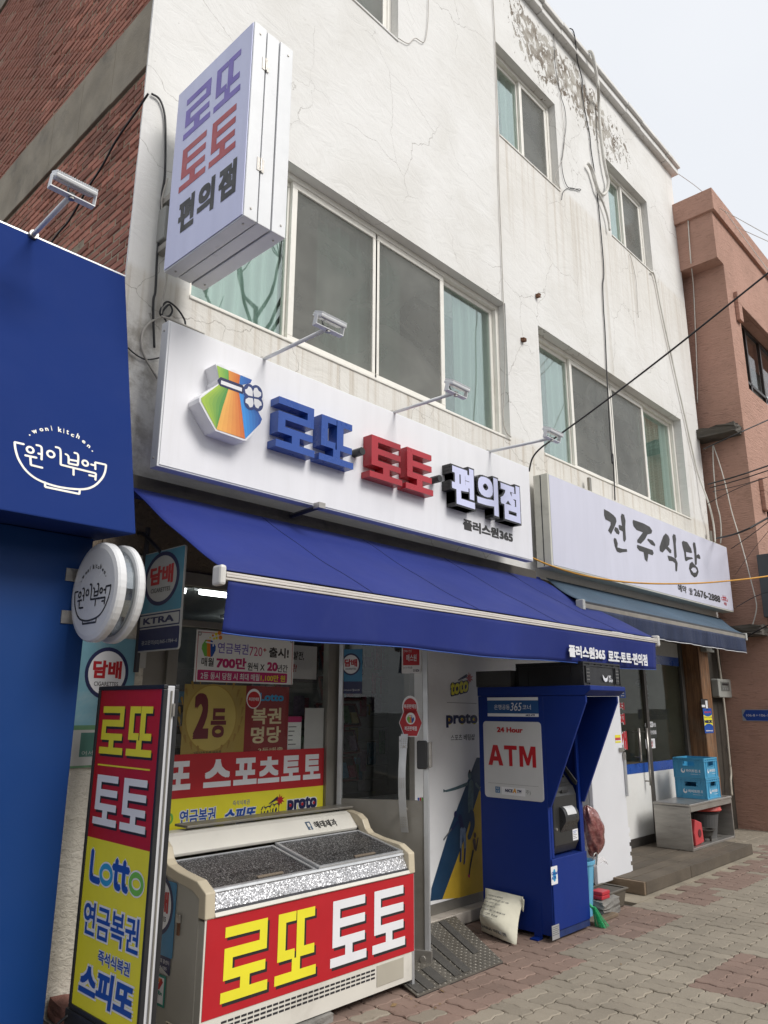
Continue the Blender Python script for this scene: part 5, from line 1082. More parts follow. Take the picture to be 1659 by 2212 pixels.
# two rough stones behind it
def rough_block(a, b, amp=.012, k=3, seed=0):
    rnd = random.Random(seed); mb = MB(); P0, P1 = Vector(a), Vector(b); n = k; cache = {}
    def pt(i, j, l):
        key = (i,j,l)
        if key not in cache:
            q = Vector((P0.x+(P1.x-P0.x)*i/n, P0.y+(P1.y-P0.y)*j/n, P0.z+(P1.z-P0.z)*l/n)); cache[key] = q+Vector((rnd.uniform(-amp,amp),rnd.uniform(-amp,amp),rnd.uniform(-amp,amp)*(l>0)))
        return cache[key]
    for i in range(n):
        for j in range(n):
            for A in (0,n):
                for f in (lambda a,b: (a,b,A), lambda a,b: (a,A,b), lambda a,b: (A,a,b)):
                    mb.add([pt(*f(i,j)),pt(*f(i+1,j)),pt(*f(i+1,j+1)),pt(*f(i,j+1))],[(0,1,2,3)])
    return mb
M_stone = mat('grey_stone',(.23,.22,.20),.9,0,.2,8,bump=.6,bsc=60,dirt=.4); M_redstone = mat('red_block',(.20,.09,.07),.9,0,.2,8,bump=.5,bsc=60,dirt=.3)
sp = P(165,2165,y=-.16)
tag(build('paving_block', rough_block((2.005,-.24,.165),(2.20,-.045,.25),.008,3,1), M_redstone, bevel=.01), 'dull red block lying on a grey stone behind the standing sign', 'block')
tag(build('stone_block', rough_block((1.99,-.26,0),(2.24,-.04,.16),.010,3,2), M_stone, bevel=.012), 'grey stone under the dull red block behind the standing sign', 'block')
# ================================================================== chest freezer
FZ = thing('chest_freezer', (3.2,-.5,0), 'old cream chest freezer with glitter lids and huge yellow and white letters on red', 'freezer')
fx0, fx1, ff, fb_ = 2.42, 4.005, -.78, -.10
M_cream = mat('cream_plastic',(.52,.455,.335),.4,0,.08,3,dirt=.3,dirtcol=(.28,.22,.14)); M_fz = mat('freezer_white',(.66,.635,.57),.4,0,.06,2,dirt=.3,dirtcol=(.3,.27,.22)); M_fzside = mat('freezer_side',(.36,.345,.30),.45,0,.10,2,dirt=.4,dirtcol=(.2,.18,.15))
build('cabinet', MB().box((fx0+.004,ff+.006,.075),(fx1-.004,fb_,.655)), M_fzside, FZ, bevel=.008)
build('front_skin', MB().box((fx0+.002,ff-.001,.055),(fx1-.002,ff+.005,.68)), M_fz, FZ)
FZF = fy(ff-.0015)
build('red_panel', MB().fbox(FZF,fx0+.012,.215,fx1-.002,.665,0,.003), M_red_ink, FZ)
F4 = FZF.off(.0035); zf = pz((650,3150,.63291)); fzb = lambda a, b: F4.box(zf(*a), zf(*b))
fv0 = .262; fv1 = .612
U_ = lambda x, y: F4.uv(*zf(x,y))[0]
for ch, x0, x1, m in (('ro',U_(368,1250),U_(662,1200),M_yellow_ink),('tto',U_(708,1170),U_(968,1110),M_yellow_ink),('to',U_(1060,1070),U_(1288,1010),M_white_ink),('to',U_(1326,1000),U_(1532,940),M_white_ink)):
    b4 = (x0,fv0+.006,x1,fv1); block(F4,ch,(x0+.014,fv0-.010,x1+.014,fv1-.014),M_black_ink,FZ,0,.0004,'lettering'); block(F4,ch,b4,m,FZ,.0006,.0012,'lettering')
mb = MB()
for r_ in range(3):
    for k in range(27):
        x = fx0+.13+k*.041; z_ = .135+r_*.021; mb.fbox(FZF,x,z_,x+.033,z_+.010,-.0005,.0012)
build('vent_slots', mb, M_dark_metal, FZ)['kind'] = 'stuff'
build('access_plate', MB().fbox(FZF,3.665,.085,3.905,.20,0,.003), mat('grey_plate',(.42,.39,.32),.5,0,.05), FZ, bevel=.002)
build('corner_strip', MB().box((fx1-.02,ff-.004,.02),(fx1+.002,ff+.02,.66)), M_alu, FZ)
# side cheeks: stepped profile
prof = [(fb_,.05),(fb_,1.0),(-.215,1.0),(-.305,.985),(-.355,.955),(-.385,.90),(-.42,.875),(-.52,.855),(-.70,.835),(ff-.008,.79),(ff-.012,.672),(ff+.035,.672),(ff+.03,.70),(ff+.06,.70),(-.60,.76),(-.34,.80),(-.16,.85),(-.16,.05)]
band_o = [(fb_,1.0),(-.215,1.0),(-.305,.985),(-.355,.955),(-.385,.90),(-.42,.875),(-.52,.855),(-.70,.835),(ff-.004,.79),(ff-.010,.668)]
band_i = [(fb_,.93),(-.20,.93),(-.28,.92),(-.315,.90),(-.335,.855),(-.38,.83),(-.48,.81),(-.66,.785),(ff+.055,.755),(ff+.055,.668)]
for x0, x1 in ((fx0-.006,fx0+.055),(fx1-.05,fx1+.008)):
    mb = MB(); n = len(band_o)
    A = [Vector((x0,y,z)) for y, z in band_o]; B = [Vector((x0,y,z)) for y, z in band_i]; C_ = [Vector((x1,y,z)) for y, z in band_o]; D_ = [Vector((x1,y,z)) for y, z in band_i]
    mb.add(A+B+C_+D_, [(i,n+i,n+i+1,i+1) for i in range(n-1)]+[(2*n+i,2*n+i+1,3*n+i+1,3*n+i) for i in range(n-1)]+[(i,i+1,2*n+i+1,2*n+i) for i in range(n-1)]+[(n+i,3*n+i,3*n+i+1,n+i+1) for i in range(n-1)]+[(0,2*n,3*n,n),(n-1,2*n-1,4*n-1,3*n-1)])
    build('cheek', mb, M_cream, FZ, bevel=.006)
    side = [Vector((x0+.004 if x0 < 3 else x1-.004,y,z)) for y, z in band_i]
    xs = x0+.006 if x0 < 3 else x1-.006
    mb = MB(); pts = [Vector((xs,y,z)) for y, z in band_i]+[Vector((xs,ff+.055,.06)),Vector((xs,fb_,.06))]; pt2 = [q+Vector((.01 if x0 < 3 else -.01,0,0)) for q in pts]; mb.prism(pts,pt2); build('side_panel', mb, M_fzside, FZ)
# rear hood with the maker's words, lids, glitter front
FH = Fr((fx0+.055,-.305,.90),(1,0,0),(0,.075,.085))
mb = MB(); X0, X1 = fx0+.056, fx1-.051
ring_ = [(fb_,.90),(-.305,.885),(-.315,.905),(-.235,.985),(-.205,.998),(fb_,.998)]
mb.prism([Vector((X0,y,z)) for y, z in ring_],[Vector((X1,y,z)) for y, z in ring_]); build('rear_hood', mb, M_fz, FZ, bevel=.005)
FH = Fr((X0,-.315,.905),(1,0,0),(0,.080,.080)); 
txt(FH,'해태제과',(1.11,.030,1.31,.085),M_char_ink,FZ,n=.003,bold=.015); panel(FH,(1.045,.028,1.085,.09),mat('crest_blue',(.06,.10,.16),.5),FZ,.002,.003,'crest'); panel(FH,(1.055,.05,1.075,.08),M_fz,FZ,.0032,.0036,'crest'); panel(FH,(1.061,.028,1.069,.045),M_fz,FZ,.0032,.0036,'crest')
build('hood_screw', MB().lathe((3.02,-.17,.998),[(.008,0),(.006,.02)],8), M_steel, FZ)
def glitter(nm_, lo, hi, dark, light, sc):  # pale random cells paint the sparkle of foil and glass into the colour
    m, t, b = newmat(nm_); pos = t.n('TexCoord').outputs['Object']
    vo = t.n('TexVoronoi', None, Vector=t.scalevec(pos,1.0,.7,1.0), Scale=sc).outputs['Color']
    f = t.ramp(t.n('SeparateColor', None, Color=vo).outputs[0], lo, hi)
    t.t.links.new(t.mix(f, dark, light), b.inputs['Base Color']); b.inputs['Metallic'].default_value = .75; b.inputs['Roughness'].default_value = .32
    nm = t.n('VectorMath', {'operation':'NORMALIZE'}, i0=t.n('VectorMath', {'operation':'ADD'}, i0=t.n('NewGeometry').outputs['Normal'], i1=t.n('VectorMath', {'operation':'SCALE'}, i0=t.n('VectorMath', {'operation':'SUBTRACT'}, i0=vo, i1=(.5,.5,.5)).outputs[0], Scale=.75).outputs[0]).outputs[0]).outputs[0]
    t.t.links.new(nm, b.inputs['Normal']); return m
M_glit = glitter('glitter_film', .1, .9, (.34,.34,.35), (.72,.72,.73), 210); M_lid = glitter('glitter_lid', .72, 1.0, (.10,.10,.105), (.60,.60,.62), 260)
lidf = Fr((X0,-.735,.775),(1,0,0),(0,.42,.085)); LL = Vector((0,.42,.085)).length
for a, b in ((0,.735),(.745,X1-X0)):
    off = .0 if a == 0 else .012
    build('lid', MB().fbox(lidf,a+.02,.02,b-.02,LL-.01,off+.0,off+.010), M_lid, FZ)
    mb = MB(); mb.fbox(lidf,a,0,b,.0198,off-.004,off+.016); mb.fbox(lidf,a,LL-.0098,b,LL,off-.004,off+.016); mb.fbox(lidf,a,.02,a+.0198,LL-.01,off-.004,off+.016); mb.fbox(lidf,b-.0198,.02,b,LL-.01,off-.004,off+.016); build('lid_frame', mb, M_alu, FZ, bevel=.003)
    c = (a+b)/2+.05; build('lid_handle', MB().fbox(lidf,c-.09,.035,c+.09,.052,off+.0102,off+.022), mat('brown_grip',(.20,.16,.12),.5), FZ, bevel=.003)
    txt(lidf,'HY-TECH',(a+.22,.12,a+.50,.155),M_char_ink,FZ,n=off+.0105,bold=.03)
FQ = Fr((X0,ff-.002,.69),(1,0,0),(0,.045,.085)); QL = Vector((0,.045,.085)).length
build('glitter_front', MB().fbox(FQ,.0,.014,X1-X0,QL-.004,-.004,.0), M_glit, FZ); build('front_rail', MB().fbox(FQ,-.002,QL-.0035,X1-X0+.002,QL+.012,-.01,.010), M_alu, FZ, bevel=.002); build('front_rail', MB().fbox(FQ,-.002,-.022,X1-X0+.002,.0,-.012,.006), M_fz, FZ, bevel=.003); build('front_gap', MB().fbox(FQ,-.001,.001,X1-X0+.001,.0135,-.012,-.002), M_dark_metal, FZ)
build('liner', MB().box((X0,-.73,.60),(X1,-.32,.765)), M_dark_metal, FZ)
for c in ((fx0+.1,-.7),(fx1-.28,-.66),(fx0+.1,-.2),(fx1-.1,-.2)): build('foot', MB().lathe((c[0],c[1],0),[(.028,0),(.022,.03),(.018,.076)],10), M_rubber, FZ)
FXF = fx(fx0-.003)
build('side_latch', MB().fbox(FXF,.54,.62,.575,.66,0,.015), M_steel, FZ, bevel=.003); build('latch_tongue', MB().fbox(FXF,.548,.56,.567,.62,0,.008), mat('rusty_metal',(.16,.075,.04),.8,.2,.3,20), FZ)
mb = MB(); FXq = FXF.off(.001)
for a, b, c, d in ((.50,.150,.66,.158),(.50,.098,.66,.106),(.50,.106,.508,.150),(.652,.106,.66,.150)): mb.fbox(FXF,a,b,c,d,0,.007)
build('grip_frame', mb, M_cream, FZ, bevel=.003); build('grip_hole', MB().fbox(FXF,.508,.106,.652,.150,0,.002), M_dark_metal, FZ)
SF1 = thing('tobacco_notice', (fx0-.003,-.42,.55), 'torn blue tobacco notice pasted on the side of the chest freezer', 'sticker')
FXs = FXF.off(.0015); panel(FXs,(.22,.44,.515,.80),M_bluepr,SF1,0,.0008,'sheet',r=.01); panel(FXs,(.22,.36,.50,.4395),M_navy_ink,SF1,0,.0008,'sheet'); cig(FXs,(.20,.42,.52,.83),SF1); txt(FXs,'담배판매인회중앙회 콜센터',(.24,.405,.49,.425),M_white_ink,SF1,n=.001); txt(FXs,'☎1644-1785',(.34,.375,.47,.395),M_white_ink,SF1,n=.001); build('torn_corner', MB().fpoly(FXs,[(.36,.358),(.42,.385),(.505,.355)],.0012), M_oldwhite, SF1)
SF2 = thing('store_sticker', (fx0-.003,-.4,.28), 'square green bordered store sticker with a red and orange 7, low on the freezer side', 'sticker')
panel(FXs,(.30,.205,.47,.35),mat('teal_border',(.01,.22,.17),.5),SF2,0,.0006,'sheet'); panel(FXs,(.315,.217,.455,.338),M_white_ink,SF2,.0007,.001)
mb = MB(); ribbon(mb,FXs,[(.335,.322),(.438,.322)],.020,.0014,round_=False); build('print',mb,M_orange_ink,SF2); mb = MB(); ribbon(mb,FXs,[(.438,.326),(.405,.285),(.388,.24),(.386,.222)],.024,.0015,round_=False); build('print',mb,M_red_ink,SF2); panel(FXs,(.325,.254,.447,.278),M_white_ink,SF2,.0017,.0019); txt(FXs,'ELEVEn',(.328,.257,.445,.275),mat('teal_border',(.01,.22,.17)),SF2,n=.0022,bold=.04)
LG = tag(build('ledge', MB().box((2.66,-.20,1.012),(4.02,-.06,1.026)), M_greyframe, bevel=.003), 'thin grey metal ledge projecting under the shop window just above the freezer', 'shelf')
build('ledge_bracket', MB().box((3.88,-.18,.96),(3.90,-.06,1.0118)), M_dark_metal, LG)
tag(build('stone_wedge', rough_block((3.02,-.80,0),(3.30,-.62,.05),.006,2,5), M_stone, bevel=.008), 'flat stone wedge under the front edge of the chest freezer', 'stone')
# ================================================================== cash machine kiosk
M_atm = mat('kiosk_blue',(.004,.024,.185),.5,0,.06,2,spec=.3,dirt=.06,dirtcol=(.02,.03,.1)); M_atmin = mat('kiosk_blue_inside',(.004,.022,.16),.5,0,.05)
AT = thing('cash_machine_kiosk', (5.75,-.6,0), 'tall deep blue cash machine kiosk with a slanted hood and a white side board', 'cash machine')
kx0, kx1, kb, kf, kz = 5.47, 6.01, -.25, -.90, 1.855
mb = MB(); mb.box((kx0,kf,.035),(kx0+.03,kb,kz-.05)); build('side_wall', mb, M_atm, AT, bevel=.004)
build('side_wall', MB().box((kx1-.03,kf,.035),(kx1,kb,kz-.05)), M_atm, AT, bevel=.004)
build('back_wall', MB().box((kx0+.031,kb-.03,.035),(kx1-.031,kb,kz-.05)), M_atmin, AT)
build('lower_door', MB().box((kx0+.004,kf-.012,.07),(kx1,kf-.001,.575)), M_atm, AT, bevel=.004); build('plinth', MB().box((kx0+.004,kf-.006,.02),(kx1-.004,kf-.0,.066)), mat('scuffed_blue',(.012,.03,.12),.6,0,.2,12,dirt=.6,dirtcol=(.07,.045,.03)), AT)
build('shelf', MB().box((kx0+.031,kf+.002,.55),(kx1-.031,kb-.031,.577)), M_atmin, AT)
mb = MB(); mb.box((kx0+.031,kf-.002,.578),(kx0+.062,kf+.02,1.75)); mb.box((kx1-.062,kf-.002,.578),(kx1-.031,kf+.02,1.75)); build('front_post', mb, M_atm, AT, bevel=.003)
for x in (kx0,kx1-.022):
    pr = [(kf+.001,1.0),(kf-.002,.955),(-.925,.955),(-1.285,1.755),(-1.285,kz-.051),(kf+.001,kz-.051)]
    mb = MB(); mb.prism([Vector((x,y,z)) for y, z in pr],[Vector((x+.022,y,z)) for y, z in pr]); build('hood_cheek', mb, M_atm, AT, bevel=.004)
mb = MB(); pr = [(kb,kz-.049),(-1.275,kz-.049),(-1.335,kz-.01),(-1.335,kz+.025),(kb,kz+.025)]
mb.prism([Vector((kx0-.008,y,z)) for y, z in pr],[Vector((kx1+.035,y,z)) for y, z in pr]); build('hood_top', mb, M_atm, AT, bevel=.004)
FK = fx(kx0-.0005); kbx = lambda a, b: FK.box(z4(*a), z4(*b))
q = kbx((118,518),(660,1235)); q = (q[0],FK.uv(*z4(660,1252))[1],q[2],FK.uv(*z4(118,518))[1]); q = (q[0],q[1]+.012,q[2],q[3])
build('white_board', MB().fpoly(FK,rrect(*q,.03,5),.0,.006), mat('board_white',(.60,.60,.60),.4,0,.03), AT, bevel=.002)
FKb = FK.off(.0065); bw, bh = q[2]-q[0], q[3]-q[1]; kq = lambda a, b, c, d: (q[0]+bw*a, q[1]+bh*b, q[0]+bw*c, q[1]+bh*d)
txt(FKb,'24 Hour',kq(.25,.855,.70,.925),M_red_ink,AT,n=.0005,bold=.05)
for L, a, c in (([(0,0),(.35,1),(.65,1),(1,0),(.73,0),(.66,.22),(.34,.22),(.41,.44),(.59,.44),(.5,.74),(.41,.44),(.34,.22),(.27,0)],.08,.345),([(.37,0),(.63,0),(.63,.80),(1,.80),(1,1),(0,1),(0,.80),(.37,.80)],.365,.585),([(0,0),(.22,0),(.22,.62),(.42,.08),(.58,.08),(.78,.62),(.78,0),(1,0),(1,1),(.71,1),(.5,.42),(.29,1),(0,1)],.625,.90)):
    b4 = kq(a,.42,c,.685); build('lettering', MB().fpoly(FKb,[(b4[0]+x*(b4[2]-b4[0]),b4[1]+y*(b4[3]-b4[1])) for x, y in L],.0005), M_red_ink, AT)
panel(FKb,kq(.07,.185,.92,.188),M_grey_ink,AT,.0003,.0006,'line')
panel(FKb,kq(.19,.065,.27,.145),mat('logo_blue',(.03,.14,.30),.5),AT,.0003,.0006); txt(FKb,'NI\nCE',kq(.205,.075,.26,.135),M_white_ink,AT,n=.001)
panel(FKb,kq(.30,.05,.70,.15),M_white_ink,AT,.0002,.0005); txt(FKb,'NICE',kq(.36,.085,.49,.125),M_navy_ink,AT,n=.001,bold=.05,shear=.15); txt(FKb,'A',kq(.495,.08,.555,.14),mat('amber_logo',(.70,.33,.03),.5),AT,n=.001,bold=.06,shear=.15); txt(FKb,'TM',kq(.56,.085,.635,.125),M_navy_ink,AT,n=.001,bold=.05,shear=.15); txt(FKb,'주)',kq(.71,.07,.79,.13),M_grey_ink,AT,n=.001)
q2 = kbx((155,310),(610,470)); q2 = (q2[0],q2[1]-.01,q2[2],q2[3])
build('name_board', MB().fbox(FK,q2[0],q2[1],q2[2],q2[3],0,.004), mat('name_blue',(.012,.075,.235),.4), AT); h = q2[3]-q2[1]; FKc = FK.off(.0045)
panel(FKc,(q2[0],q2[3]-h*.16,q2[2],q2[3]),M_white_ink,AT,0,.001,'strip'); panel(FKc,(q2[0],q2[1],q2[2],q2[1]+h*.16),M_white_ink,AT,0,.001,'strip')
w = q2[2]-q2[0]; txt(FKc,'은행공동',(q2[0]+w*.14,q2[1]+h*.36,q2[0]+w*.45,q2[1]+h*.62),M_white_ink,AT,n=.0005,bold=.0); txt(FKc,'365',(q2[0]+w*.47,q2[1]+h*.30,q2[0]+w*.68,q2[1]+h*.72),M_white_ink,AT,n=.0005,bold=.0,shear=.2); txt(FKc,'코너',(q2[0]+w*.70,q2[1]+h*.36,q2[0]+w*.86,q2[1]+h*.62),M_white_ink,AT,n=.0005); txt(FKc,'NICE ATM',(q2[0]+w*.76,q2[1]+h*.03,q2[0]+w*.93,q2[1]+h*.13),M_navy_ink,AT,n=.0015,bold=.04,shear=.15)
FKF = fy(kf-.0125); sb_ = FKF.box(z4(714,1810),z4(778,1955)); panel(FKF,sb_,M_white_ink,AT,0,.001,'sticker',r=.004); a = ((sb_[0]+sb_[2])/2,(sb_[1]+sb_[3])/2); build('print',disc(MB(),FKF,a,.022,.045,.0013,24),M_sky_ink,AT); txt(FKF,'Global\nATM',(sb_[0]+.004,a[1]-.028,sb_[2]-.004,a[1]+.028),M_blue_ink,AT,n=.002,bold=.03)
sb_ = FKF.box(z7(287,1670),z7(331,1735)); panel(FKF,sb_,M_alu,AT,0,.001,'type_plate')
for k in range(5): panel(FKF,(sb_[0]+.006,sb_[3]-.016-k*.013,sb_[2]-.006-.012*(k%2),sb_[3]-.012-k*.013),M_grey_ink,AT,.0012,.0015)
build('corner_bracket', MB().fbox(FK,-kf-.17,.0,-kf-.10,.26,0,.004), M_atm, AT); build('bracket_foot', MB().fbox(FK,-kf-.17,.0,-kf-.10,.012,0,.07), M_atm, AT)
for x in (kx0+.06,kx1-.06):
    for y in (kf+.06,kb-.06): build('foot', MB().lathe((x,y,0),[(.025,0),(.025,.036)],10), M_dark_metal, AT)
# the machine inside
M_mach = mat('machine_grey',(.030,.030,.030),.38,0,.1,6); M_scr = mat('dark_screen',(.004,.004,.005),.08)
pr = [(kf+.035,.60),(kf+.005,.66),(kf+.005,1.02),(kf+.03,1.085),(kf+.05,1.10),(kf+.30,1.42),(kb-.06,1.46),(kb-.06,.585),(kf+.06,.585)]
mx0, mx1 = kx0+.085, kx1-.085
mb = MB(); mb.prism([Vector((mx0,y,z)) for y, z in pr],[Vector((mx1,y,z)) for y, z in pr]); build('machine_body', mb, M_mach, AT, bevel=.012)
FM = Fr((mx0,kf+.05,1.10),(1,0,0),(0,.25,.32)); build('screen', MB().fbox(FM,.045,.06,mx1-mx0-.045,.36,.001,.004), M_scr, AT); build('keypad', MB().fbox(FM,.03,.012,mx1-mx0-.03,.045,.001,.006), M_black, AT)
for sx in (mx0-.004,mx1-.012):
    mb = MB(); prr = [(kf+.0,1.09),(kf+.022,1.10),(kf+.28,1.44),(kf+.28,1.46),(kf-.01,1.12)]; mb.prism([Vector((sx,y,z)) for y, z in prr],[Vector((sx+.016,y,z)) for y, z in prr]); build('screen_cheek', mb, M_mach, AT, bevel=.003)
mb = MB(); cx = (mx0+mx1)/2; n = 10; rg = []
for i in range(n+1):
    t_ = R(100)*i/n; rg.append((kf+.005-.055*math.sin(t_)*1.0, .94-.09+.09*math.cos(t_)))
rg += [(kf+.006,.75)]; rg2 = [(kf+.004,.94)]+rg
mb.prism([Vector((cx-.095,y,z)) for y, z in rg2],[Vector((cx+.115,y,z)) for y, z in rg2]); build('printer_cover', mb, mat('cover_grey',(.045,.045,.045),.3,.2,.08), AT, bevel=.003)
mb = MB(); mb.grid(lambda s, t_: (cx-.06+.14*s, kf+.003-.056*math.sin(R(8+62*t_)), .851+.091*math.cos(R(8+62*t_))), 6, 8); build('paper_slot', mb, mat('paper_grey',(.62,.62,.62),.4), AT, smooth=True)
build('maker_plate', MB().box((cx-.05,kf+.001,1.045),(cx+.05,kf+.006,1.065)), M_black, AT); build('key_lock', MB().lathe((mx0+.03,kf+.004,.78),[(.012,0),(.010,.008)],10,(0,-1,0)), M_steel, AT)
FMf = fy(kf+.0045); panel(FMf,(mx1-.095,.60+.07,mx1-.012,.60+.155),M_white_ink,AT,0,.001,'sticker'); 
for k in range(5): panel(FMf,(mx1-.088,.737-k*.013,mx1-.03-.02*(k%2),.741-k*.013),M_blue_ink if k < 2 else M_grey_ink,AT,.0012,.0014)
# black crates on the kiosk
def crate(name, a, b, m, wall, label, cat, group, hand=True, slots=False):
    x0, y0, z0 = a; x1, y1, z1 = b; T_ = thing(name, ((x0+x1)/2,(y0+y1)/2,z0), label, cat, group); t_ = wall
    build('crate_floor', MB().box((x0,y0,z0),(x1,y1,z0+t_)), m, T_)
    def side(fr, u0, u1, nm):
        mb = MB(); h = z1-z0; hh0, hh1 = z0+h*.60, z0+h*.84; c = (u0+u1)/2; hw = (u1-u0)*.20
        if hand: parts = [(u0,z0,u1,hh0),(u0,hh0,c-hw,hh1),(c+hw,hh0,u1,hh1),(u0,hh1,u1,z1)]
        else: parts = [(u0,z0,u1,z1)]
        for p in parts: mb.fbox(fr,p[0],p[1],p[2],p[3],-t_,0)
        build('crate_side', mb, m, T_)
        rb = MB()
        for p in ((u0-.004,z1-h*.07,u1+.004,z1),(u0-.004,z1-h*.18,u1+.004,z1-h*.13),(u0-.003,z0,u1+.003,z0+h*.06)): rb.fbox(fr,p[0],p[1],p[2],p[3],.0005,.008)
        for k in range(7):
            uu = u0+(u1-u0)*k/6
            if k in (0,6) or abs(uu-c) > hw*1.15: rb.fbox(fr,uu-.004,z0+h*.062,uu+.004,z1-h*.19,.0005,.006 if k not in (0,6) else .0075)
            rb.fbox(fr,uu-.003,z1-h*.129,uu+.003,z1-h*.071,.0005,.007)
        build('crate_rib', rb, m, T_)
        if hand:
            hb = MB(); g = .006
            for p in ((c-hw-g,hh0-g,c+hw+g,hh0),(c-hw-g,hh1,c+hw+g,hh1+g),(c-hw-g,hh0,c-hw,hh1),(c+hw,hh0,c+hw+g,hh1)): hb.fbox(fr,*p,.0005,.009)
            build('handle_rim', hb, m, T_)
    side(fy(y0),x0,x1,'f'); side(Fr((0,y1,0),(-1,0,0),(0,0,1)),-x1,-x0,'b'); side(fx(x0),-y1+.0085,-y0-.0085,'l'); side(Fr((x1,0,0),(0,1,0),(0,0,1)),y0+.0085,y1-.0085,'r')
    return T_
BC = crate('bread_crate', (5.53,-1.24,kz+.027),(6.15,-.62,kz+.215), M_black, .008, 'black plastic bread crate with a white swoosh mark lying on the kiosk hood', 'crate', None, hand=False)
FBC = fy(-1.249); q = FBC.box(z4(1172,105),z4(1225,175)); mb = MB(); w, h = q[2]-q[0], q[3]-q[1]
mb.fpoly(FBC,[(q[0],q[3]),(q[0]+w*.12,q[1]+h*.3),(q[0]+w*.45,q[1]),(q[0]+w*.8,q[1]+h*.15),(q[2],q[3]-h*.08),(q[0]+w*.7,q[1]+h*.55),(q[0]+w*.4,q[1]+h*.5)],.001); build('emblem',mb,M_white_ink,BC)
txt(FBC,'SPC',(q[2]+.006,q[1]+h*.50,q[2]+.05,q[3]-h*.1),M_white_ink,BC,n=.001,bold=.03); txt(FBC,'SAMLIP',(q[2]+.006,q[1]+h*.02,q[2]+.075,q[1]+h*.40),M_white_ink,BC,n=.001,bold=.03)
for u0 in (5.565,6.06):
    mb = MB(); mb.fbox(FBC,u0,kz+.05,u0+.06,kz+.18,-.003,.002); build('crate_end_plate', mb, M_black, BC)
    mb = MB()
    for i in range(3):
        for j in range(4): disc(mb,FBC,(u0+.015+i*.016,kz+.075+j*.027),.005,.005,.0025,6)
    build('vent_holes', mb, M_steel, BC)['kind'] = 'stuff'
BX = thing('dark_tray', (5.7,-.42,kz+.026), 'flat dark plastic tray at the back of the kiosk roof, behind the bread crate', 'tray')
mb = MB(); mb.box((5.46,-.60,kz+.026),(6.0,-.24,kz+.036))
for a, b in (((5.46,-.60,kz+.036),(6.0,-.585,kz+.16)),((5.46,-.255,kz+.036),(6.0,-.24,kz+.16)),((5.46,-.585,kz+.036),(5.475,-.255,kz+.16)),((5.985,-.585,kz+.036),(6.0,-.255,kz+.16))): mb.box(a,b)
build('tray_body', mb, mat('dark_grey_plastic',(.05,.05,.05),.5), BX, bevel=.004)
# paper sack leaning on the kiosk
SA = thing('paper_sack', (5.27,-.52,0), 'slumped cream paper sack with printed lines leaning against the blue kiosk', 'sack')
M_sack = mat('sack_paper',(.62,.59,.47),.75,0,.08,5,bump=.25,bsc=25,dirt=.2)
bl, br = P(1040,2010,z=.01), P(1116,2042,z=.01); tl, tr = P(1049,1918,x=5.43), P(1130,1937,x=5.44)
rnd = random.Random(3); nrm = (br-bl).cross(tl-bl).normalized(); nrm = nrm if nrm.x < 0 else -nrm
wr = {}
def sack(s, t_, side):
    p = bl.lerp(br,s).lerp(tl.lerp(tr,s),t_); e = (math.sin(math.pi*min(max(s,0),1))**.6)*(math.sin(math.pi*(.06+.94*t_)) if t_ < .97 else .0)
    b = .155*e*(1.2-.7*t_); k = (round(s*14),round(t_*16),side)
    if k not in wr: wr[k] = rnd.uniform(-1,1)
    wv = .020*math.sin(6.3*s+8*t_+1)*math.sin(5*s-7*t_)+.012*math.sin(15*s-4*t_)*math.sin(11*t_)
    sh = .016*math.sin(9*s+3*t_)*math.sin(5*t_)
    return p + nrm*(b*side*(1.0 if side > 0 else .25) + (.006*wr[k]+wv*e)*(1 if 0 < s < 1 else 0)) + (br-bl).normalized()*(.02*math.sin(math.pi*t_)*(s-.5)*2*-.6+sh*.3)
build('sack_front', MB().grid(lambda s, t_: sack(s,t_,1), 14, 16), M_sack, SA, smooth=True, sub=1); build('sack_back', MB().grid(lambda s, t_: sack(s,t_,-1), 14, 16), M_sack, SA, smooth=True)
e1 = tr.lerp(tl,.0); build('sack_flap', MB().grid(lambda s, t_: e1+Vector((-.012-.02*s,-.04*s,-.012*s))+(tl-bl)*(-.28*t_)+nrm*.01, 4, 4), M_sack, SA, smooth=True, solid=.002)
def sack_txt(s_, s0, s1, t0, t1, bold):
    F01 = Fr((0,0,0),(1,0,0),(0,1,0)); o = txt(F01,s_,(s0,t0,s1,t1),M_grey_ink,SA,n=0,bold=bold); me = o.data
    for v_ in me.vertices: v_.co = sack(v_.co.x,v_.co.y,1)+nrm*.0055
sack_txt('주식회사 파인젠',.16,.86,.085,.15,.03)
for k, ln in enumerate(('사용할 물건을 구분하여','습기가 차지 않도록 보관','직사광선을 피하여 주십시오','어린이 손에 닿지 않는 곳에','사용 후 남은 것은 밀봉하여','반드시 마스크와 장갑을','물기에 젖지 않게 두십시오')): sack_txt(ln,.14,.60+.3*((k*37)%10)/10,.84-k*.085,.872-k*.085,.01)
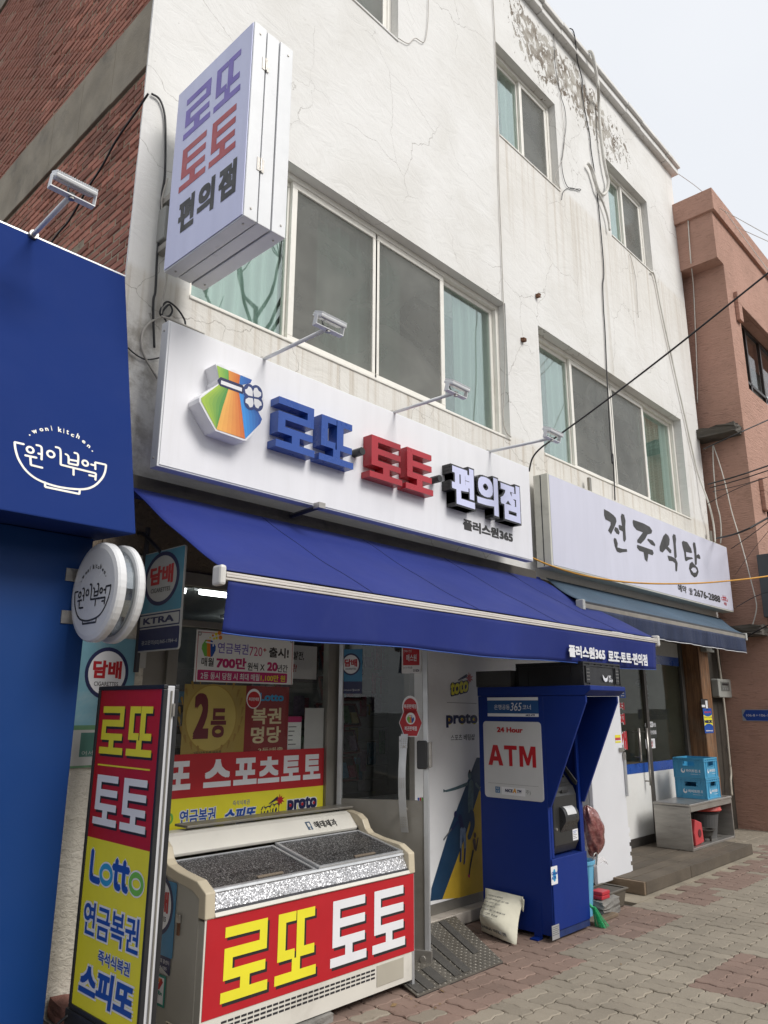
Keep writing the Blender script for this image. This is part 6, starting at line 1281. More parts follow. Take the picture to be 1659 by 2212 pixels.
# light blue bin with a bag of meat coloured plastic on it, green broom
BI = thing('blue_bin', (6.26,-.70,0), 'slim pale blue plastic bin standing between the kiosk and the white fridge', 'bin')
M_bin = mat('pale_blue_plastic',(.14,.42,.62),.45,0,.06,4,dirt=.2,dirtcol=(.1,.2,.25))
bc = Vector((6.225,-.705,0))
build('tub', MB().lathe(bc,[(.088,.0),(.125,.425),(.138,.43),(.14,.455),(.128,.458),(.118,.44),(.085,.012)],32), M_bin, BI, smooth=False)
for k in range(10):
    a = 2*math.pi*k/10; d = Vector((math.cos(a),math.sin(a),0)); build('rib', MB().tube([bc+d*.090+Vector((0,0,.02)),bc+d*.123+Vector((0,0,.42))],.006,5), M_bin, BI)
hc = bc+Vector((.085,-.105,.44)); build('handle', MB().tube(smoothline([hc+Vector((-.03,0,-.03)),hc+Vector((-.03,-.012,.05)),hc+Vector((0,-.015,.07)),hc+Vector((.03,-.012,.05)),hc+Vector((.03,0,-.03))],5),.006,6), M_steel, BI, smooth=True)
MG = thing('plastic_bag', (6.25,-.66,.46), 'clear plastic bag with dull red contents slumped on top of the pale blue bin', 'bag')
def meatmat():
    m, t, b = newmat('wrapped_red'); pos = t.n('TexCoord').outputs['Object']
    c = t.mix(t.ramp(t.noise(pos,14,8,.7,1.5),.35,.7),(.17,.035,.035),(.38,.17,.15)); t.t.links.new(c,b.inputs['Base Color']); b.inputs['Roughness'].default_value = .25; b.inputs['Coat Weight'].default_value = .8
    t.t.links.new(t.n('Bump',None,Strength=.7,Distance=.02,Height=t.noise(pos,16,6,.6,1.0)).outputs[0],b.inputs['Normal']); return m
rnd = random.Random(9); A_, B_ = P(1266,1740,y=-.66), P(1286,1850,y=-.66)
def blob(s, t_):
    a = 2*math.pi*s; u_ = t_; c = A_.lerp(B_,u_)+Vector((.04*math.sin(math.pi*u_),0,0)); r_ = .118*math.sin(math.pi*u_)**.6+.012*math.sin(5*a+7*u_)+.010*math.sin(9*a-11*u_)
    return c+Vector((math.cos(a)*r_*.95, math.sin(a)*r_*.8, .3*r_*math.cos(a)))
build('contents', MB().grid(blob, 28, 18), meatmat(), MG, smooth=True)
m, t, b = newmat('cling_film'); b.inputs['Base Color'].default_value = (.8,.76,.74,1); b.inputs['Roughness'].default_value = .15; b.inputs['Alpha'].default_value = .38; M_film = m
build('knot', MB().grid(lambda s, t_: B_+Vector((math.cos(2*math.pi*s)*(.03+.075*t_+.02*math.sin(14*s)*t_)+.03*t_, math.sin(2*math.pi*s)*(.03+.06*t_), -.015+.05*t_*math.sin(20*s)*.5-.035*t_)), 30, 5), M_film, MG, smooth=True)
0 and build('knot', MB().grid(lambda s, t_: A_+Vector((math.cos(2*math.pi*s)*(.035+.02*math.sin(12*s))*(1-.4*t_), math.sin(2*math.pi*s)*.03, .0+.07*t_)), 18, 4), M_film, MG, smooth=True)
mb = MB(); rnd = random.Random(4); bt = Vector((6.035,-.93,.155))
for k in range(90):
    a = rnd.uniform(-1,1); c = rnd.uniform(-1,1); mb.tube([bt+Vector((a*.014,c*.012,0)), bt+Vector((.03+a*.030,c*.025-.015,-.075)), bt+Vector((.06+a*.05,c*.045-.03,-.157+abs(a)*.012))],.0017,3,False)
GB = thing('hand_broom', bt, 'bright green bristle hand broom lying beside the kiosk corner', 'broom'); build('bristles', mb, mat('green_bristle',(.03,.42,.16),.5), GB)['kind'] = 'stuff'; build('handle', MB().tube([bt+Vector((0,.005,-.01)),bt+Vector((-.012,.16,.10))],.012,8), mat('green_bristle',(.03,.42,.16)), GB)
tag(build('flat_board', MB().box((6.08,-.90,.001),(6.5,-.6,.028)), M_wood, bevel=.004), 'small dark board on the pavement under the pale blue bin', 'board')
# ================================================================== upright white fridge
UF = thing('upright_fridge', (7.4,-.2,0), 'tall plain white upright fridge on castors with a clasp and padlock', 'fridge')
M_fr = mat('fridge_white',(.74,.745,.77),.38,0,.03,2,dirt=.06,dirtcol=(.5,.5,.5)); M_frs = mat('fridge_shaded_side',(.50,.50,.50),.5,0,.05)  # side grey puts the shade of the left face into the colour
ux0, ux1, uf, uz0, uz1 = 7.06, 7.76, -.42, .10, 1.90
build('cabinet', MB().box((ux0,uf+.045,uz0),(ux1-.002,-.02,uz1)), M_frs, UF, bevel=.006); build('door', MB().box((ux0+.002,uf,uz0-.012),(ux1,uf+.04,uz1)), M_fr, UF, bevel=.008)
build('door_gasket', MB().box((ux0+.01,uf+.041,uz0),(ux1-.01,uf+.0445,uz1-.01)), M_grey_ink, UF)
FU = fy(uf-.001); zc = FU.uv(*z7(680,690)); build('clasp', MB().fbox(FU,ux1-.10,zc[1]-.02,ux1+.004,zc[1]+.02,0,.016), M_steel, UF, bevel=.003); build('padlock', MB().fbox(FU,ux1-.03,zc[1]-.10,ux1+.012,zc[1]-.03,.004,.024), M_steel, UF, bevel=.004)
sbx = FU.box(z7(637,610),z7(670,652)); panel(FU,sbx,M_yellow_ink,UF,0,.001,'sticker'); hq = (sbx[3]-sbx[1])/4; panel(FU,(sbx[0],sbx[1]+hq*1.3,sbx[2],sbx[1]+hq*2.6),M_softred_ink,UF,.0012,.0014); panel(FU,(sbx[0],sbx[1]+hq*.9,sbx[2],sbx[1]+hq*1.28),M_white_ink,UF,.0012,.0014)
build('door_grip', MB().fbox(FU,ux1-.018,.83,ux1+.016,1.25,0.001,.02), M_alu, UF, bevel=.004)
for k in range(5): build('hinge_strip', MB().box((ux1+.0005,uf+.005,.115+k*.09),(ux1+.035,uf+.02,.165+k*.09)), M_fr, UF)
for x in (ux0+.08,ux1-.09):
    for y in (uf+.07,-.10):
        build('castor_fork', MB().box((x-.018,y-.02,.062),(x+.018,y+.02,.099)), M_dark_metal, UF); build('castor_wheel', MB().lathe((x-.011,y,.036),[(.028,0),(.036,.004),(.036,.018),(.028,.022)],16,(1,0,0)), M_rubber, UF)
gp = P(1308,1984,z=0)
tag(build('concrete_block', rough_block((gp.x-.02,gp.y,0),(gp.x+.26,gp.y+.17,.065),.009,3,11), M_stone, bevel=.008), 'lower grey concrete lump below the red bricks in front of the fridge', 'block')
tag(build('concrete_block', rough_block((gp.x-.04,gp.y-.01,.068),(gp.x+.25,gp.y+.16,.135),.009,3,12), M_stone, bevel=.008), 'upper pale concrete lump directly under the two red pieces by the fridge castor', 'block')
M_redpl = mat('red_plastic',(.48,.025,.04),.45,0,.1,6,dirt=.2)
for k, lb in enumerate(('lower flat red piece on the concrete lump below the fridge','upper flat red piece stacked highest below the fridge castor')):
    tag(build('red_piece', MB().box((gp.x-.02+.01*k,gp.y+.01,.139+k*.031),(gp.x+.12+.006*k,gp.y+.12,.168+k*.031)), M_redpl, bevel=.005), lb, 'block', 'red pieces below the fridge')
PT = thing('brown_trough', (7.55,-.4,0), 'empty brown plastic planter trough with a wide rim at the right fridge castor', 'planter')
M_br = mat('brown_plastic',(.10,.085,.065),.5,0,.12,5,dirt=.3); pp = P(1340,1962,z=0); x0, y0 = pp.x-.20, pp.y
mb = MB(); b0 = [Vector((x0+.02,y0+.01,0)),Vector((x0+.30,y0+.01,0)),Vector((x0+.30,y0+.20,0)),Vector((x0+.02,y0+.20,0))]; b1 = [Vector((x0,y0-.01,.14)),Vector((x0+.32,y0-.01,.14)),Vector((x0+.32,y0+.22,.14)),Vector((x0,y0+.22,.14))]
mb.prism(b0,b1); build('trough', mb, M_br, PT, bevel=.01); mb = MB(); mb.box((x0-.015,y0-.025,.141),(x0+.335,y0+.0,.155)); mb.box((x0-.015,y0+.21,.141),(x0+.335,y0+.235,.155)); mb.box((x0-.015,y0+.0005,.141),(x0+.01,y0+.2095,.155)); mb.box((x0+.31,y0+.0005,.141),(x0+.335,y0+.2095,.155)); build('rim', mb, M_br, PT, bevel=.004)
build('soil', MB().box((x0+.02,y0+.01,.1405),(x0+.30,y0+.20,.146)), M_dark_concrete, PT)
# ================================================================== eatery front
EF = thing('eatery_facade', (9.8,.2,0), 'eatery shopfront with glass door, white lower panels and blue stripe, beside a wooden post', 'shop front')
ey = .22; FEy = fy(ey)
M_epan = mat('eatery_white',(.72,.715,.69),.45,0,.04,2,dirt=.15,dirtcol=(.4,.37,.3)); M_dkframe = mat('dark_aluminium',(.12,.11,.10),.4,.5,.1,5)
build('shop_wall', MB().box((6.3,.0,0),(8.28,.3,2.56)), M_panelwhite, EF)
dl, dr_, wr_ = 8.36, 9.74, 10.93
s0 = FEy.uv(*z7(900,780))[1]; s1 = FEy.uv(*z7(900,755))[1]+.02; z_b0, z_b1 = .93, 1.045
def leaf(a, b, nm):
    build('lower_panel', MB().fbox(FEy,a,.13 if nm=='w' else .20,b,z_b0,-.01,.01), M_epan, EF); build('blue_stripe', MB().fbox(FEy,a,z_b0+.001,b,z_b1,-.01,.012), M_navy_ink if False else M_bl, EF); build('pane', MB().fbox(FEy,a,z_b1+.001,b,2.62,-.004,.002), M_glass_eat, EF)
leaf(dl+.05,dr_-.034,'d'); leaf(dr_+.036,wr_,'w'); build('door_base', MB().fbox(FEy,dl,.085,dr_,.199,-.02,.02), M_dkframe, EF)
build('top_stripe', MB().fbox(FEy,dr_+.036,2.30,wr_,2.42,-.006,.006), M_bl, EF); build('top_panel', MB().fbox(FEy,dr_+.036,2.421,wr_,2.62,-.006,.006), mat('frosted_film',(.40,.40,.38),.6), EF)
mb = MB()
for a, b, c, d in ((dl,.2,dl+.05,2.7),(dr_-.034,.08,dr_-.0,2.7),(dr_+.004,.08,dr_+.0355,2.7),(wr_+.001,.1,wr_+.09,2.72),(dr_+.036,2.621,wr_,2.70),(dl+.05,2.621,dr_-.034,2.70)): mb.fbox(FEy,a,b,c,d,-.02,.035)
build('frame', mb, M_dkframe, EF, bevel=.004)
for px_ in ((735,570,755),(778,570,890)):
    a = FEy.uv(*z7(px_[0],px_[1])); b = FEy.uv(*z7(px_[0]+8,px_[2])); build('pull_handle', MB().tube([FEy.p(a[0],a[1],.08),FEy.p(a[0],b[1],.08)],.016,10), M_steel, EF, smooth=True)
    for zz in (a[1]-.05,b[1]+.05): build('handle_post', MB().tube([FEy.p(a[0],zz,.0),FEy.p(a[0],zz,.08)],.009,8), M_steel, EF)
FEg = FEy.off(.004)
hb = FEg.box(z7(800,552),z7(872,625)); panel(FEg,hb,mat('hours_black',(.03,.035,.03),.4),EF,0,.001,'hours_plate',r=.012); panel(FEg,(hb[0]+.06,hb[3]-.035,hb[2]-.09,hb[3]+.035),M_white_ink,EF,.0012,.002,'hours_plate',r=.03)
txt(FEg,'영업시간',(hb[0]+.08,hb[3]-.02,hb[2]-.11,hb[3]+.02),M_black_ink,EF,n=.0024,bold=.02); txt(FEg,'OPEN  A.M 11:00',(hb[0]+.02,hb[1]+.14,hb[2]-.02,hb[1]+.19),M_white_ink,EF,n=.0015,bold=.02); txt(FEg,'CLOSE  P.M 09:00',(hb[0]+.02,hb[1]+.045,hb[2]-.02,hb[1]+.095),M_white_ink,EF,n=.0015,bold=.02)
nb_ = FEg.box(z7(806,632),z7(862,682)); panel(FEg,nb_,M_white_ink,EF,0,.001,'door_notice'); txt(FEg,'국산생삼겹살',(nb_[0]+.02,nb_[3]-.06,nb_[2]-.05,nb_[3]-.02),M_black_ink,EF,n=.0015); txt(FEg,'출 입',(nb_[0]+.04,nb_[1]+.02,nb_[2]-.08,nb_[1]+.09),M_red_ink,EF,n=.0015,bold=.03)
# outlined letters stuck on the door, mostly hidden by the fridge
for k, (a, b, m_) in enumerate((((672,350),(697,405),M_blue_ink),((674,430),(690,470),M_red_ink),((672,490),(694,552),M_red_ink),((676,590),(708,690),M_red_ink))):
    bb_ = FEg.box(z7(*a),z7(*b)); bb_ = (bb_[0]-.10,bb_[1],bb_[2],bb_[3]); ch = '김치찌개'[k]; txt(FEg,ch,bb_,M_white_ink,EF,n=.001,bold=.13,name='lettering_outline'); txt(FEg,ch,bb_,m_,EF,n=.0025,bold=.05)
ER = thing('eatery_interior', (9.6,1.6,0), 'dim olive walled eatery room behind the glass, left of the wooden post', 'room')
M_olive = mat('olive_wall',(.30,.29,.21),.85,0,.12); build('back_wall', MB().box((8.2,2.0,0),(11.6,2.05,2.8)), M_olive, ER); build('side_wall', MB().box((8.2,.32,0),(8.25,2,2.8)), M_olive, ER); build('side_wall', MB().box((11.02,.27,0),(11.07,2,2.8)), mat('olive_light',(.30,.29,.23),.85), ER); build('ceiling', MB().box((8.2,.3,2.8),(11.6,2.05,2.85)), M_room, ER); build('floor', MB().box((8.2,.26,.05),(11.6,2.05,.1)), M_roomd, ER)
FN_ = thing('pedestal_fan', (10.0,.75,.1), 'pale standing fan behind the eatery glass near the top of the door', 'fan')
fc = P(1398,1476,y=.75); mb = MB()
for rr_ in (.21,.15,.09): mb.tube([fc+Vector((rr_*math.cos(2*math.pi*k/28),0,rr_*math.sin(2*math.pi*k/28))) for k in range(29)],.005,5,False)
for k in range(18): a = 2*math.pi*k/18; mb.tube([fc+Vector((.03*math.cos(a),0,.03*math.sin(a))),fc+Vector((.21*math.cos(a),0,.21*math.sin(a)))],.0025,4,False)
build('guard', mb, M_alu, FN_)['kind'] = 'stuff'
for k in range(4):
    a = R(20+90*k); d = Vector((math.cos(a),0,math.sin(a))); e = Vector((-d.z,0,d.x)); q0 = fc+Vector((0,.03,0)); build('blade', MB().add([q0+d*.03-e*.02,q0+d*.18-e*.06+Vector((0,.02,0)),q0+d*.19+e*.03,q0+d*.04+e*.02],[(0,1,2,3)]), mat('fan_blade',(.25,.30,.32),.4), FN_, solid=.003)
build('stand', MB().tube([fc+Vector((0,.06,-.05)),Vector((fc.x,fc.y+.06,.12))],.014,8), M_alu, FN_); build('motor', MB().lathe(fc+Vector((0,.04,0)),[(.05,0),(.06,.04),(.04,.12)],14,(0,1,0)), M_alu, FN_); build('base', MB().lathe((fc.x,fc.y+.06,.1),[(.18,0),(.17,.025),(.02,.04)],20), M_alu, FN_)
TBR = thing('table', (10.4,1.1,.1), 'low table with a white paper on it seen through the eatery window', 'table'); build('table_top', MB().box((9.95,.5,.94),(10.85,1.3,.97)), M_wood, TBR, bevel=.004)
for x in (10.0,10.8):
    for y in (.55,1.25): build('leg', MB().box((x-.02,y-.02,.1),(x+.02,y+.02,.939)), M_dark_metal, TBR)
# wooden post and beam
WP = thing('wooden_post', (11.25,.1,0), 'brown wooden post at the right corner of the eatery with security stickers on it', 'post')
def woodmat():
    m, t, b = newmat('post_wood'); pos = t.n('TexCoord').outputs['Object']
    f = t.noise(t.scalevec(pos,9,9,.5),3,8,.65,1.2); c = t.mix(t.ramp(f,.35,.68),(.27,.135,.06),(.09,.04,.018)); c = t.mix(t.math('MULTIPLY',t.ramp(t.noise(pos,2.2,6),.5,.7),.45),c,(.20,.16,.11))
    t.t.links.new(c,b.inputs['Base Color']); b.inputs['Roughness'].default_value = .7; t.t.links.new(t.n('Bump',None,Strength=.4,Distance=.01,Height=f).outputs[0],b.inputs['Normal']); return m
M_post = woodmat(); build('post', MB().box((11.06,-.035,.1),(11.40,.24,2.80)), M_post, WP, bevel=.012); build('beam', MB().box((8.2,.02,2.705),(11.05,.235,2.86)), M_post, WP, bevel=.01)
FW = fy(-.036); sq = FW.box(z7(1120,462),z7(1186,598)); sq = (sq[0]+.02,sq[1],sq[2]-.01,sq[3])
S1_ = thing('security_plate', (11.2,-.04,1.5), 'tall blue and yellow security sticker on the wooden post', 'sticker'); panel(FW,sq,M_blue_ink,S1_,0,.002,'sheet'); hh = sq[3]-sq[1]; panel(FW,(sq[0]+.008,sq[1]+hh*.30,sq[2]-.008,sq[1]+hh*.74),M_yellow_ink,S1_,.0022,.0028)
c = (sq[0]+sq[2])/2; ww = sq[2]-sq[0]; build('print',disc(MB(),FW,(c,sq[1]+hh*.27),ww*.46,hh*.11,.003,24),M_blue_ink,S1_); build('print',disc(MB(),FW,(c,sq[1]+hh*.78),ww*.46,hh*.11,.003,24),M_blue_ink,S1_)
txt(FW,'NSOK',(sq[0]+.02,sq[1]+hh*.40,sq[2]-.02,sq[1]+hh*.53),M_navy_ink,S1_,n=.0036,bold=.08); txt(FW,'첨단보안시스템',(sq[0]+.02,sq[1]+hh*.60,sq[2]-.02,sq[1]+hh*.66),M_navy_ink,S1_,n=.0036); txt(FW,'경비구역',(sq[0]+.04,sq[1]+hh*.80,sq[2]-.04,sq[1]+hh*.88),M_softred_ink,S1_,n=.0036,bold=.04); txt(FW,'telecop',(sq[0]+.03,sq[1]+hh*.06,sq[2]-.03,sq[1]+hh*.13),M_white_ink,S1_,n=.0036,bold=.04)
s2q = FW.box(z7(1113,410),z7(1156,460)); S2_ = tag(panel(FW,s2q,M_black_ink,None,0,.0015,'shield_sticker'),'small black sticker with a white shield above the blue and yellow one on the post','sticker'); sw = s2q[2]-s2q[0]; panel(FW,(s2q[0]+sw*.05,s2q[1]+.01,s2q[0]+sw*.5,s2q[3]-.08),M_white_ink,S2_,.0018,.0022); mb = MB(); mb.fpoly(FW,[(s2q[0]+sw*.6,s2q[3]-.02),(s2q[2]-sw*.08,s2q[3]-.02),(s2q[2]-sw*.1,s2q[3]-.12),(s2q[0]+sw*.76,s2q[3]-.16),(s2q[0]+sw*.6,s2q[3]-.12)],.002); build('print',mb,M_white_ink,S2_)
SB = thing('switch_box', (11.32,-.04,2.62), 'small grey switch box high on the wooden post under the eatery awning', 'box'); jb = FW.box(z5(1072,62),z5(1145,132)); build('box_body', MB().fbox(FW,*jb,0,.09), mat('grey_box',(.24,.25,.23),.5,0,.08), SB, bevel=.008); build('switch', disc(MB(),FW.off(.0905),(jb[2]-.05,(jb[1]+jb[3])/2),.015,.02,0,10,.012), M_dark_metal, SB)
# deck of planks
DK = thing('wooden_deck', (8.7,-.4,0), 'low weathered timber deck in front of the eatery door', 'deck')
M_plank = mat('grey_plank',(.10,.080,.058),.85,0,.25,3,bump=.35,bsc=30,dirt=.4,rnd=.2)
for k, (a, b) in enumerate(((-.70,-.563),(-.552,-.418),(-.407,-.273),(-.262,-.128),(-.117,.017),(.028,.17))):
    for x0, x1 in ((7.42,8.60),(8.606,10.30)): build('plank', MB().box((x0,a,.078+.003*random.random()),(x1,b,.112+.004*random.random())), M_plank, DK, bevel=.004)
for x0, x1 in ((7.40,8.45),(8.456,10.32)): build('fascia_board', MB().box((x0,-.738,0),(x1,-.703,.114)), M_plank, DK, bevel=.004)
build('fascia_board', MB().box((7.36,-.735,0),(7.398,.1,.114)), M_wood, DK, bevel=.004)
# steel bench box with its contents
BE = thing('steel_bench', (9.95,-.2,.11), 'open fronted stainless steel bench box on the timber deck', 'bench')
ex0, ex1, ef_, eb, ez0, ez1 = 9.28, 10.62, -.44, .0, .116, .625
build('side_panel', MB().box((ex0,ef_,ez0),(ex0+.02,eb,ez1-.03)), M_steel, BE, bevel=.006); build('side_panel', MB().box((ex1-.02,ef_,ez0),(ex1,eb,ez1-.03)), M_steel, BE, bevel=.006); build('back_panel', MB().box((ex0+.021,eb-.02,ez0),(ex1-.021,eb,ez1-.03)), M_steel, BE); build('top', MB().box((ex0-.004,ef_-.004,ez1-.029),(ex1+.004,eb+.004,ez1)), M_steel, BE, bevel=.006); build('floor_panel', MB().box((ex0+.021,ef_+.004,ez0),(ex1-.021,eb-.021,ez0+.03)), M_steel, BE, bevel=.004); build('edge_trim', MB().box((ex0+.0215,ef_-.003,ez1-.085),(ex1-.0215,ef_+.018,ez1-.0295)), M_steel, BE)
fl = ez0+.031
RB = thing('red_block', (9.55,-.30,fl), 'red plastic weight block with a round hole, tilted inside the steel bench', 'block')
q = [P(*z7(*c_),y=-.40) for c_ in ((1052,1090),(1115,1100),(1140,1205),(1068,1262))]
rx0, rx1 = 9.47, 9.72; mb = MB(); pr = [(rx0,fl),(rx1,fl+.02),(rx1-.03,fl+.24),(rx0+.04,fl+.29),(rx0-.02,fl+.14)]
mb.prism([Vector((x,-.40,z)) for x, z in pr],[Vector((x+.03,-.15,z)) for x, z in pr]); build('block', mb, mat('red_rubber',(.46,.045,.05),.55,0,.1,5,dirt=.3), RB, bevel=.012); build('hole', MB().lathe(((rx0+rx1)/2,-.401,fl+.13),[(.045,0),(.045,.004)],20,(0,-1,0)), mat('dark_red',(.10,.01,.012),.6), RB); build('strap', MB().tube([(9.72,-.12,fl+.22),(9.66,-.14,.50),(9.64,-.16,.595)],.018,6), mat('red_rubber',(.46,.045,.05)), RB)
GBN = thing('grey_bin', (10.28,-.22,fl), 'grey bin with a red lid and black liner inside the steel bench', 'bin')
gc_ = Vector((10.24,-.215,fl)); build('tub', MB().lathe(gc_,[(.13,0),(.175,.30),(.18,.31)],28), mat('grey_tub',(.085,.085,.085),.55,0,.1,4,dirt=.2), GBN); build('liner', MB().lathe(gc_+Vector((0,0,.285)),[(.176,0),(.190,.012),(.187,.03),(.17,.032)],24), M_rubber, GBN, smooth=True); build('lid', MB().lathe(gc_+Vector((0,0,.322)),[(.21,0),(.215,.012),(.20,.05),(.14,.072),(.02,.078)],28), mat('red_lid',(.50,.06,.045),.45,0,.08,4,dirt=.2), GBN); build('lid_rib', MB().box((gc_.x+.05,gc_.y-.2,fl+.37),(gc_.x+.07,gc_.y+.12,fl+.402)), mat('red_lid',(.50,.06,.045)), GBN, bevel=.006)
PO = thing('brazier_pot', (9.95,-.3,fl), 'small dark footed iron pot between the red block and the grey bin', 'pot')
po = Vector((9.93,-.33,fl)); build('bowl', MB().lathe(po+Vector((0,0,.035)),[(.04,0),(.09,.035),(.105,.09),(.125,.095),(.125,.108),(.10,.106),(.085,.06),(.02,.03)],24), mat('cast_iron',(.05,.045,.038),.8,0,.2,8,dirt=.3), PO)
for k in range(3): a = R(40+120*k); build('foot', MB().lathe(po+Vector((.06*math.cos(a),.06*math.sin(a),0)),[(.012,0),(.018,.05)],8), mat('cast_iron',(.05,.045,.038)), PO)
# blue bottle crates
M_crate = mat('crate_blue',(.055,.30,.50),.42,0,.06,3,dirt=.18,dirtcol=(.03,.12,.2))
cx0, cx1, cy0, cy1 = 9.93, 10.36, -.40, -.02
for k, lb in enumerate(('lower of two light blue bottle crates stacked on the steel bench, resting on the bench','upper of two light blue bottle crates stacked on the steel bench, empty handle showing')):
    z0 = ez1+.002+k*.243; dx = -.015*k
    C1 = crate('bottle_crate', (cx0+dx,cy0,z0),(cx1+dx,cy1,z0+.240), M_crate, .012, lb, 'crate', 'blue bottle crates on the bench')
    for fr, a, b in ((fx(cx0+dx),-cy1,-cy0),(fy(cy0),cx0+dx,cx1+dx)):
        w = b-a; mb = MB(); c = (a+w*.30,z0+.085); disc(mb,fr,c,.026,.028,.0012,16); build('emblem', mb, M_white_ink, C1); mb = MB(); disc(mb,fr,(c[0]+.004,c[1]+.010),.015,.018,.0018,12); build('emblem', mb, M_crate, C1); txt(fr,'하이트진로',(a+w*.40,z0+.068,a+w*.88,z0+.104),M_white_ink,C1,n=.0012,bold=.03); panel(fr,(a+w*.55,z0+.045,a+w*.86,z0+.048),M_white_ink,C1,.001,.0014)
# dark gap wall, meter, pipes
GW2 = thing('gap_wall', (12.0,.55,0), 'patchy dark concrete wall in the gap between the white and terracotta buildings', 'wall')
M_gap_dark = mat('dark_gap_wall', (.045,.037,.028), .95, 0, .5, 1.5, bump=.5, bsc=25, dirt=.8, dirtcol=(.010,.009,.008)); build('wall', MB().box((11.41,.12,0),(12.315,.60,3.055)), M_gap_dark, GW2); build('upper_wall', MB().box((12.085,.12,3.056),(12.315,1.4,9.15)), M_gap_dark, GW2)  # near black patchy base colour over the whole gap wall
for k in range(9): build('brick_patch', MB().box((12.10,.07,7.2+k*.2),(12.2+.03*(k%2),.119,7.36+k*.2)), M_brick, GW2)
EM = thing('electric_meter', (11.75,.11,1.9), 'grey electric meter box on the dark wall right of the wooden post', 'meter'); FG3 = fy(.118); mq = FG3.box(z7(1166,298),z7(1256,404)); build('case', MB().fpoly(FG3,rrect(*mq,.03),0,.11), mat('meter_case',(.34,.345,.32),.45,0,.06,4,dirt=.25), EM, bevel=.012); wq = mq[2]-mq[0]; hq = mq[3]-mq[1]
build('window', MB().fbox(FG3,mq[0]+wq*.16,mq[1]+hq*.35,mq[0]+wq*.74,mq[1]+hq*.85,.1101,.116), mat('meter_window',(.16,.17,.16),.2), EM); build('dial', MB().fbox(FG3,mq[0]+wq*.24,mq[1]+hq*.66,mq[0]+wq*.66,mq[1]+hq*.77,.1165,.119), M_black, EM)
for k in range(3): build('dial', MB().fbox(FG3,mq[0]+wq*(.24+.15*k),mq[1]+hq*.42,mq[0]+wq*(.33+.15*k),mq[1]+hq*.52,.1165,.118), M_grey_ink, EM)
ptp = lambda L, y: [P(*z7(*q_),y=y) for q_ in L]
cable('conduit', ptp([(1200,100),(1212,200),(1228,320),(1255,560),(1276,790)],.03), .016, mat('cream_conduit',(.46,.42,.35),.6,0,.1,4,dirt=.3), 'straight cream conduit hanging down beside the electric meter', 'pipe'); cable('conduit', ptp([(1276,785),(1280,830),(1278,870),(1285,945)],.03), .018, mat('cream_conduit',(.46,.42,.35)), 'short bent cream pipe end at the foot of the conduit by the meter', 'pipe')
# ================================================================== terracotta building
TC = thing('terracotta_building', (14,2,0), 'terracotta rendered building with dark framed windows at the right edge', 'building')
oy = -.63; ox = 12.32
wq1 = FEy; zr = pz((2350,750,.51980)); FOF = fy(oy)
w1 = (FOF.uv(*zr(1165,930))[0], FOF.uv(*zr(1240,1545))[1], FOF.uv(*zr(1165,930))[0]+3.4, FOF.uv(*zr(1165,930))[1])
w2 = (w1[0]+.1, w1[1]-3.4, w1[2], w1[3]-3.35)
mb = holed(ox,0,24,10.40,oy,[w1,w2],.32); mb.add([(ox,oy,0),(ox,oy,10.4),(ox,9,10.4),(ox,9,0)],[(0,1,2,3)]); build('wall', mb, M_orange, TC)
bl_ = P(1549,555,y=oy); bxx = bl_.x
build('corner_block', MB().box((bxx,oy-.001,bl_.z),(ox-.001,1.2,10.0)), M_orange, TC); 
mb = MB(); mb.box((bxx-.06,oy-.06,10.0),(24,1.3,10.42)); build('parapet', mb, M_orange, TC, bevel=.01)
M_brownmetal = mat('brown_aluminium',(.035,.026,.022),.4,.3,.1)
for a, b, c, d in (w1,w2):
    fm = MB(); y = oy+.16
    for p in ((a,b,c,b+.06),(a,d-.06,c,d),(a,b+.06,a+.06,d-.06),(c-.06,b+.06,c,d-.06),(a+.72,b+.06,a+.78,d-.06),(a+1.5,b+.06,a+1.56,d-.06),(a+.06,b+(d-b)*.22,c-.06,b+(d-b)*.22+.05)): fm.box((p[0],y,p[1]),(p[2],y+.05,p[3]))
    wn_ = build('window', fm, M_brownmetal, TC); build('pane', MB().box((a+.05,y+.055,b+.05),(c-.05,y+.06,d-.05)), M_glass_dark, wn_); build('room_back', MB().box((a,y+.5,b),(c,y+.52,d)), mat('grey_room',(.20,.21,.20),.8), wn_)
    hd = MB(); hd.box((a-.22,oy-.07,d+.001),(c,oy-.001,d+.22)); hd.box((a-.22,oy-.07,d-.32),(a-.05,oy-.001,d+.0005)); build('window_hood', hd, M_orange, TC, bevel=.01)
for zc_, y0_, y1_, px_, lb in ((P(1555,935,x=12.15).z,.05,-.60,.34,''),(P(1606,1365,x=12.15).z,.05,-.62,.32,'')):
    build('ledge', rough_block((ox-px_,y1_,zc_-.07),(ox-.001,y0_,zc_+.08),.018,5,int(zc_*10)), M_dark_concrete, TC, bevel=.012)
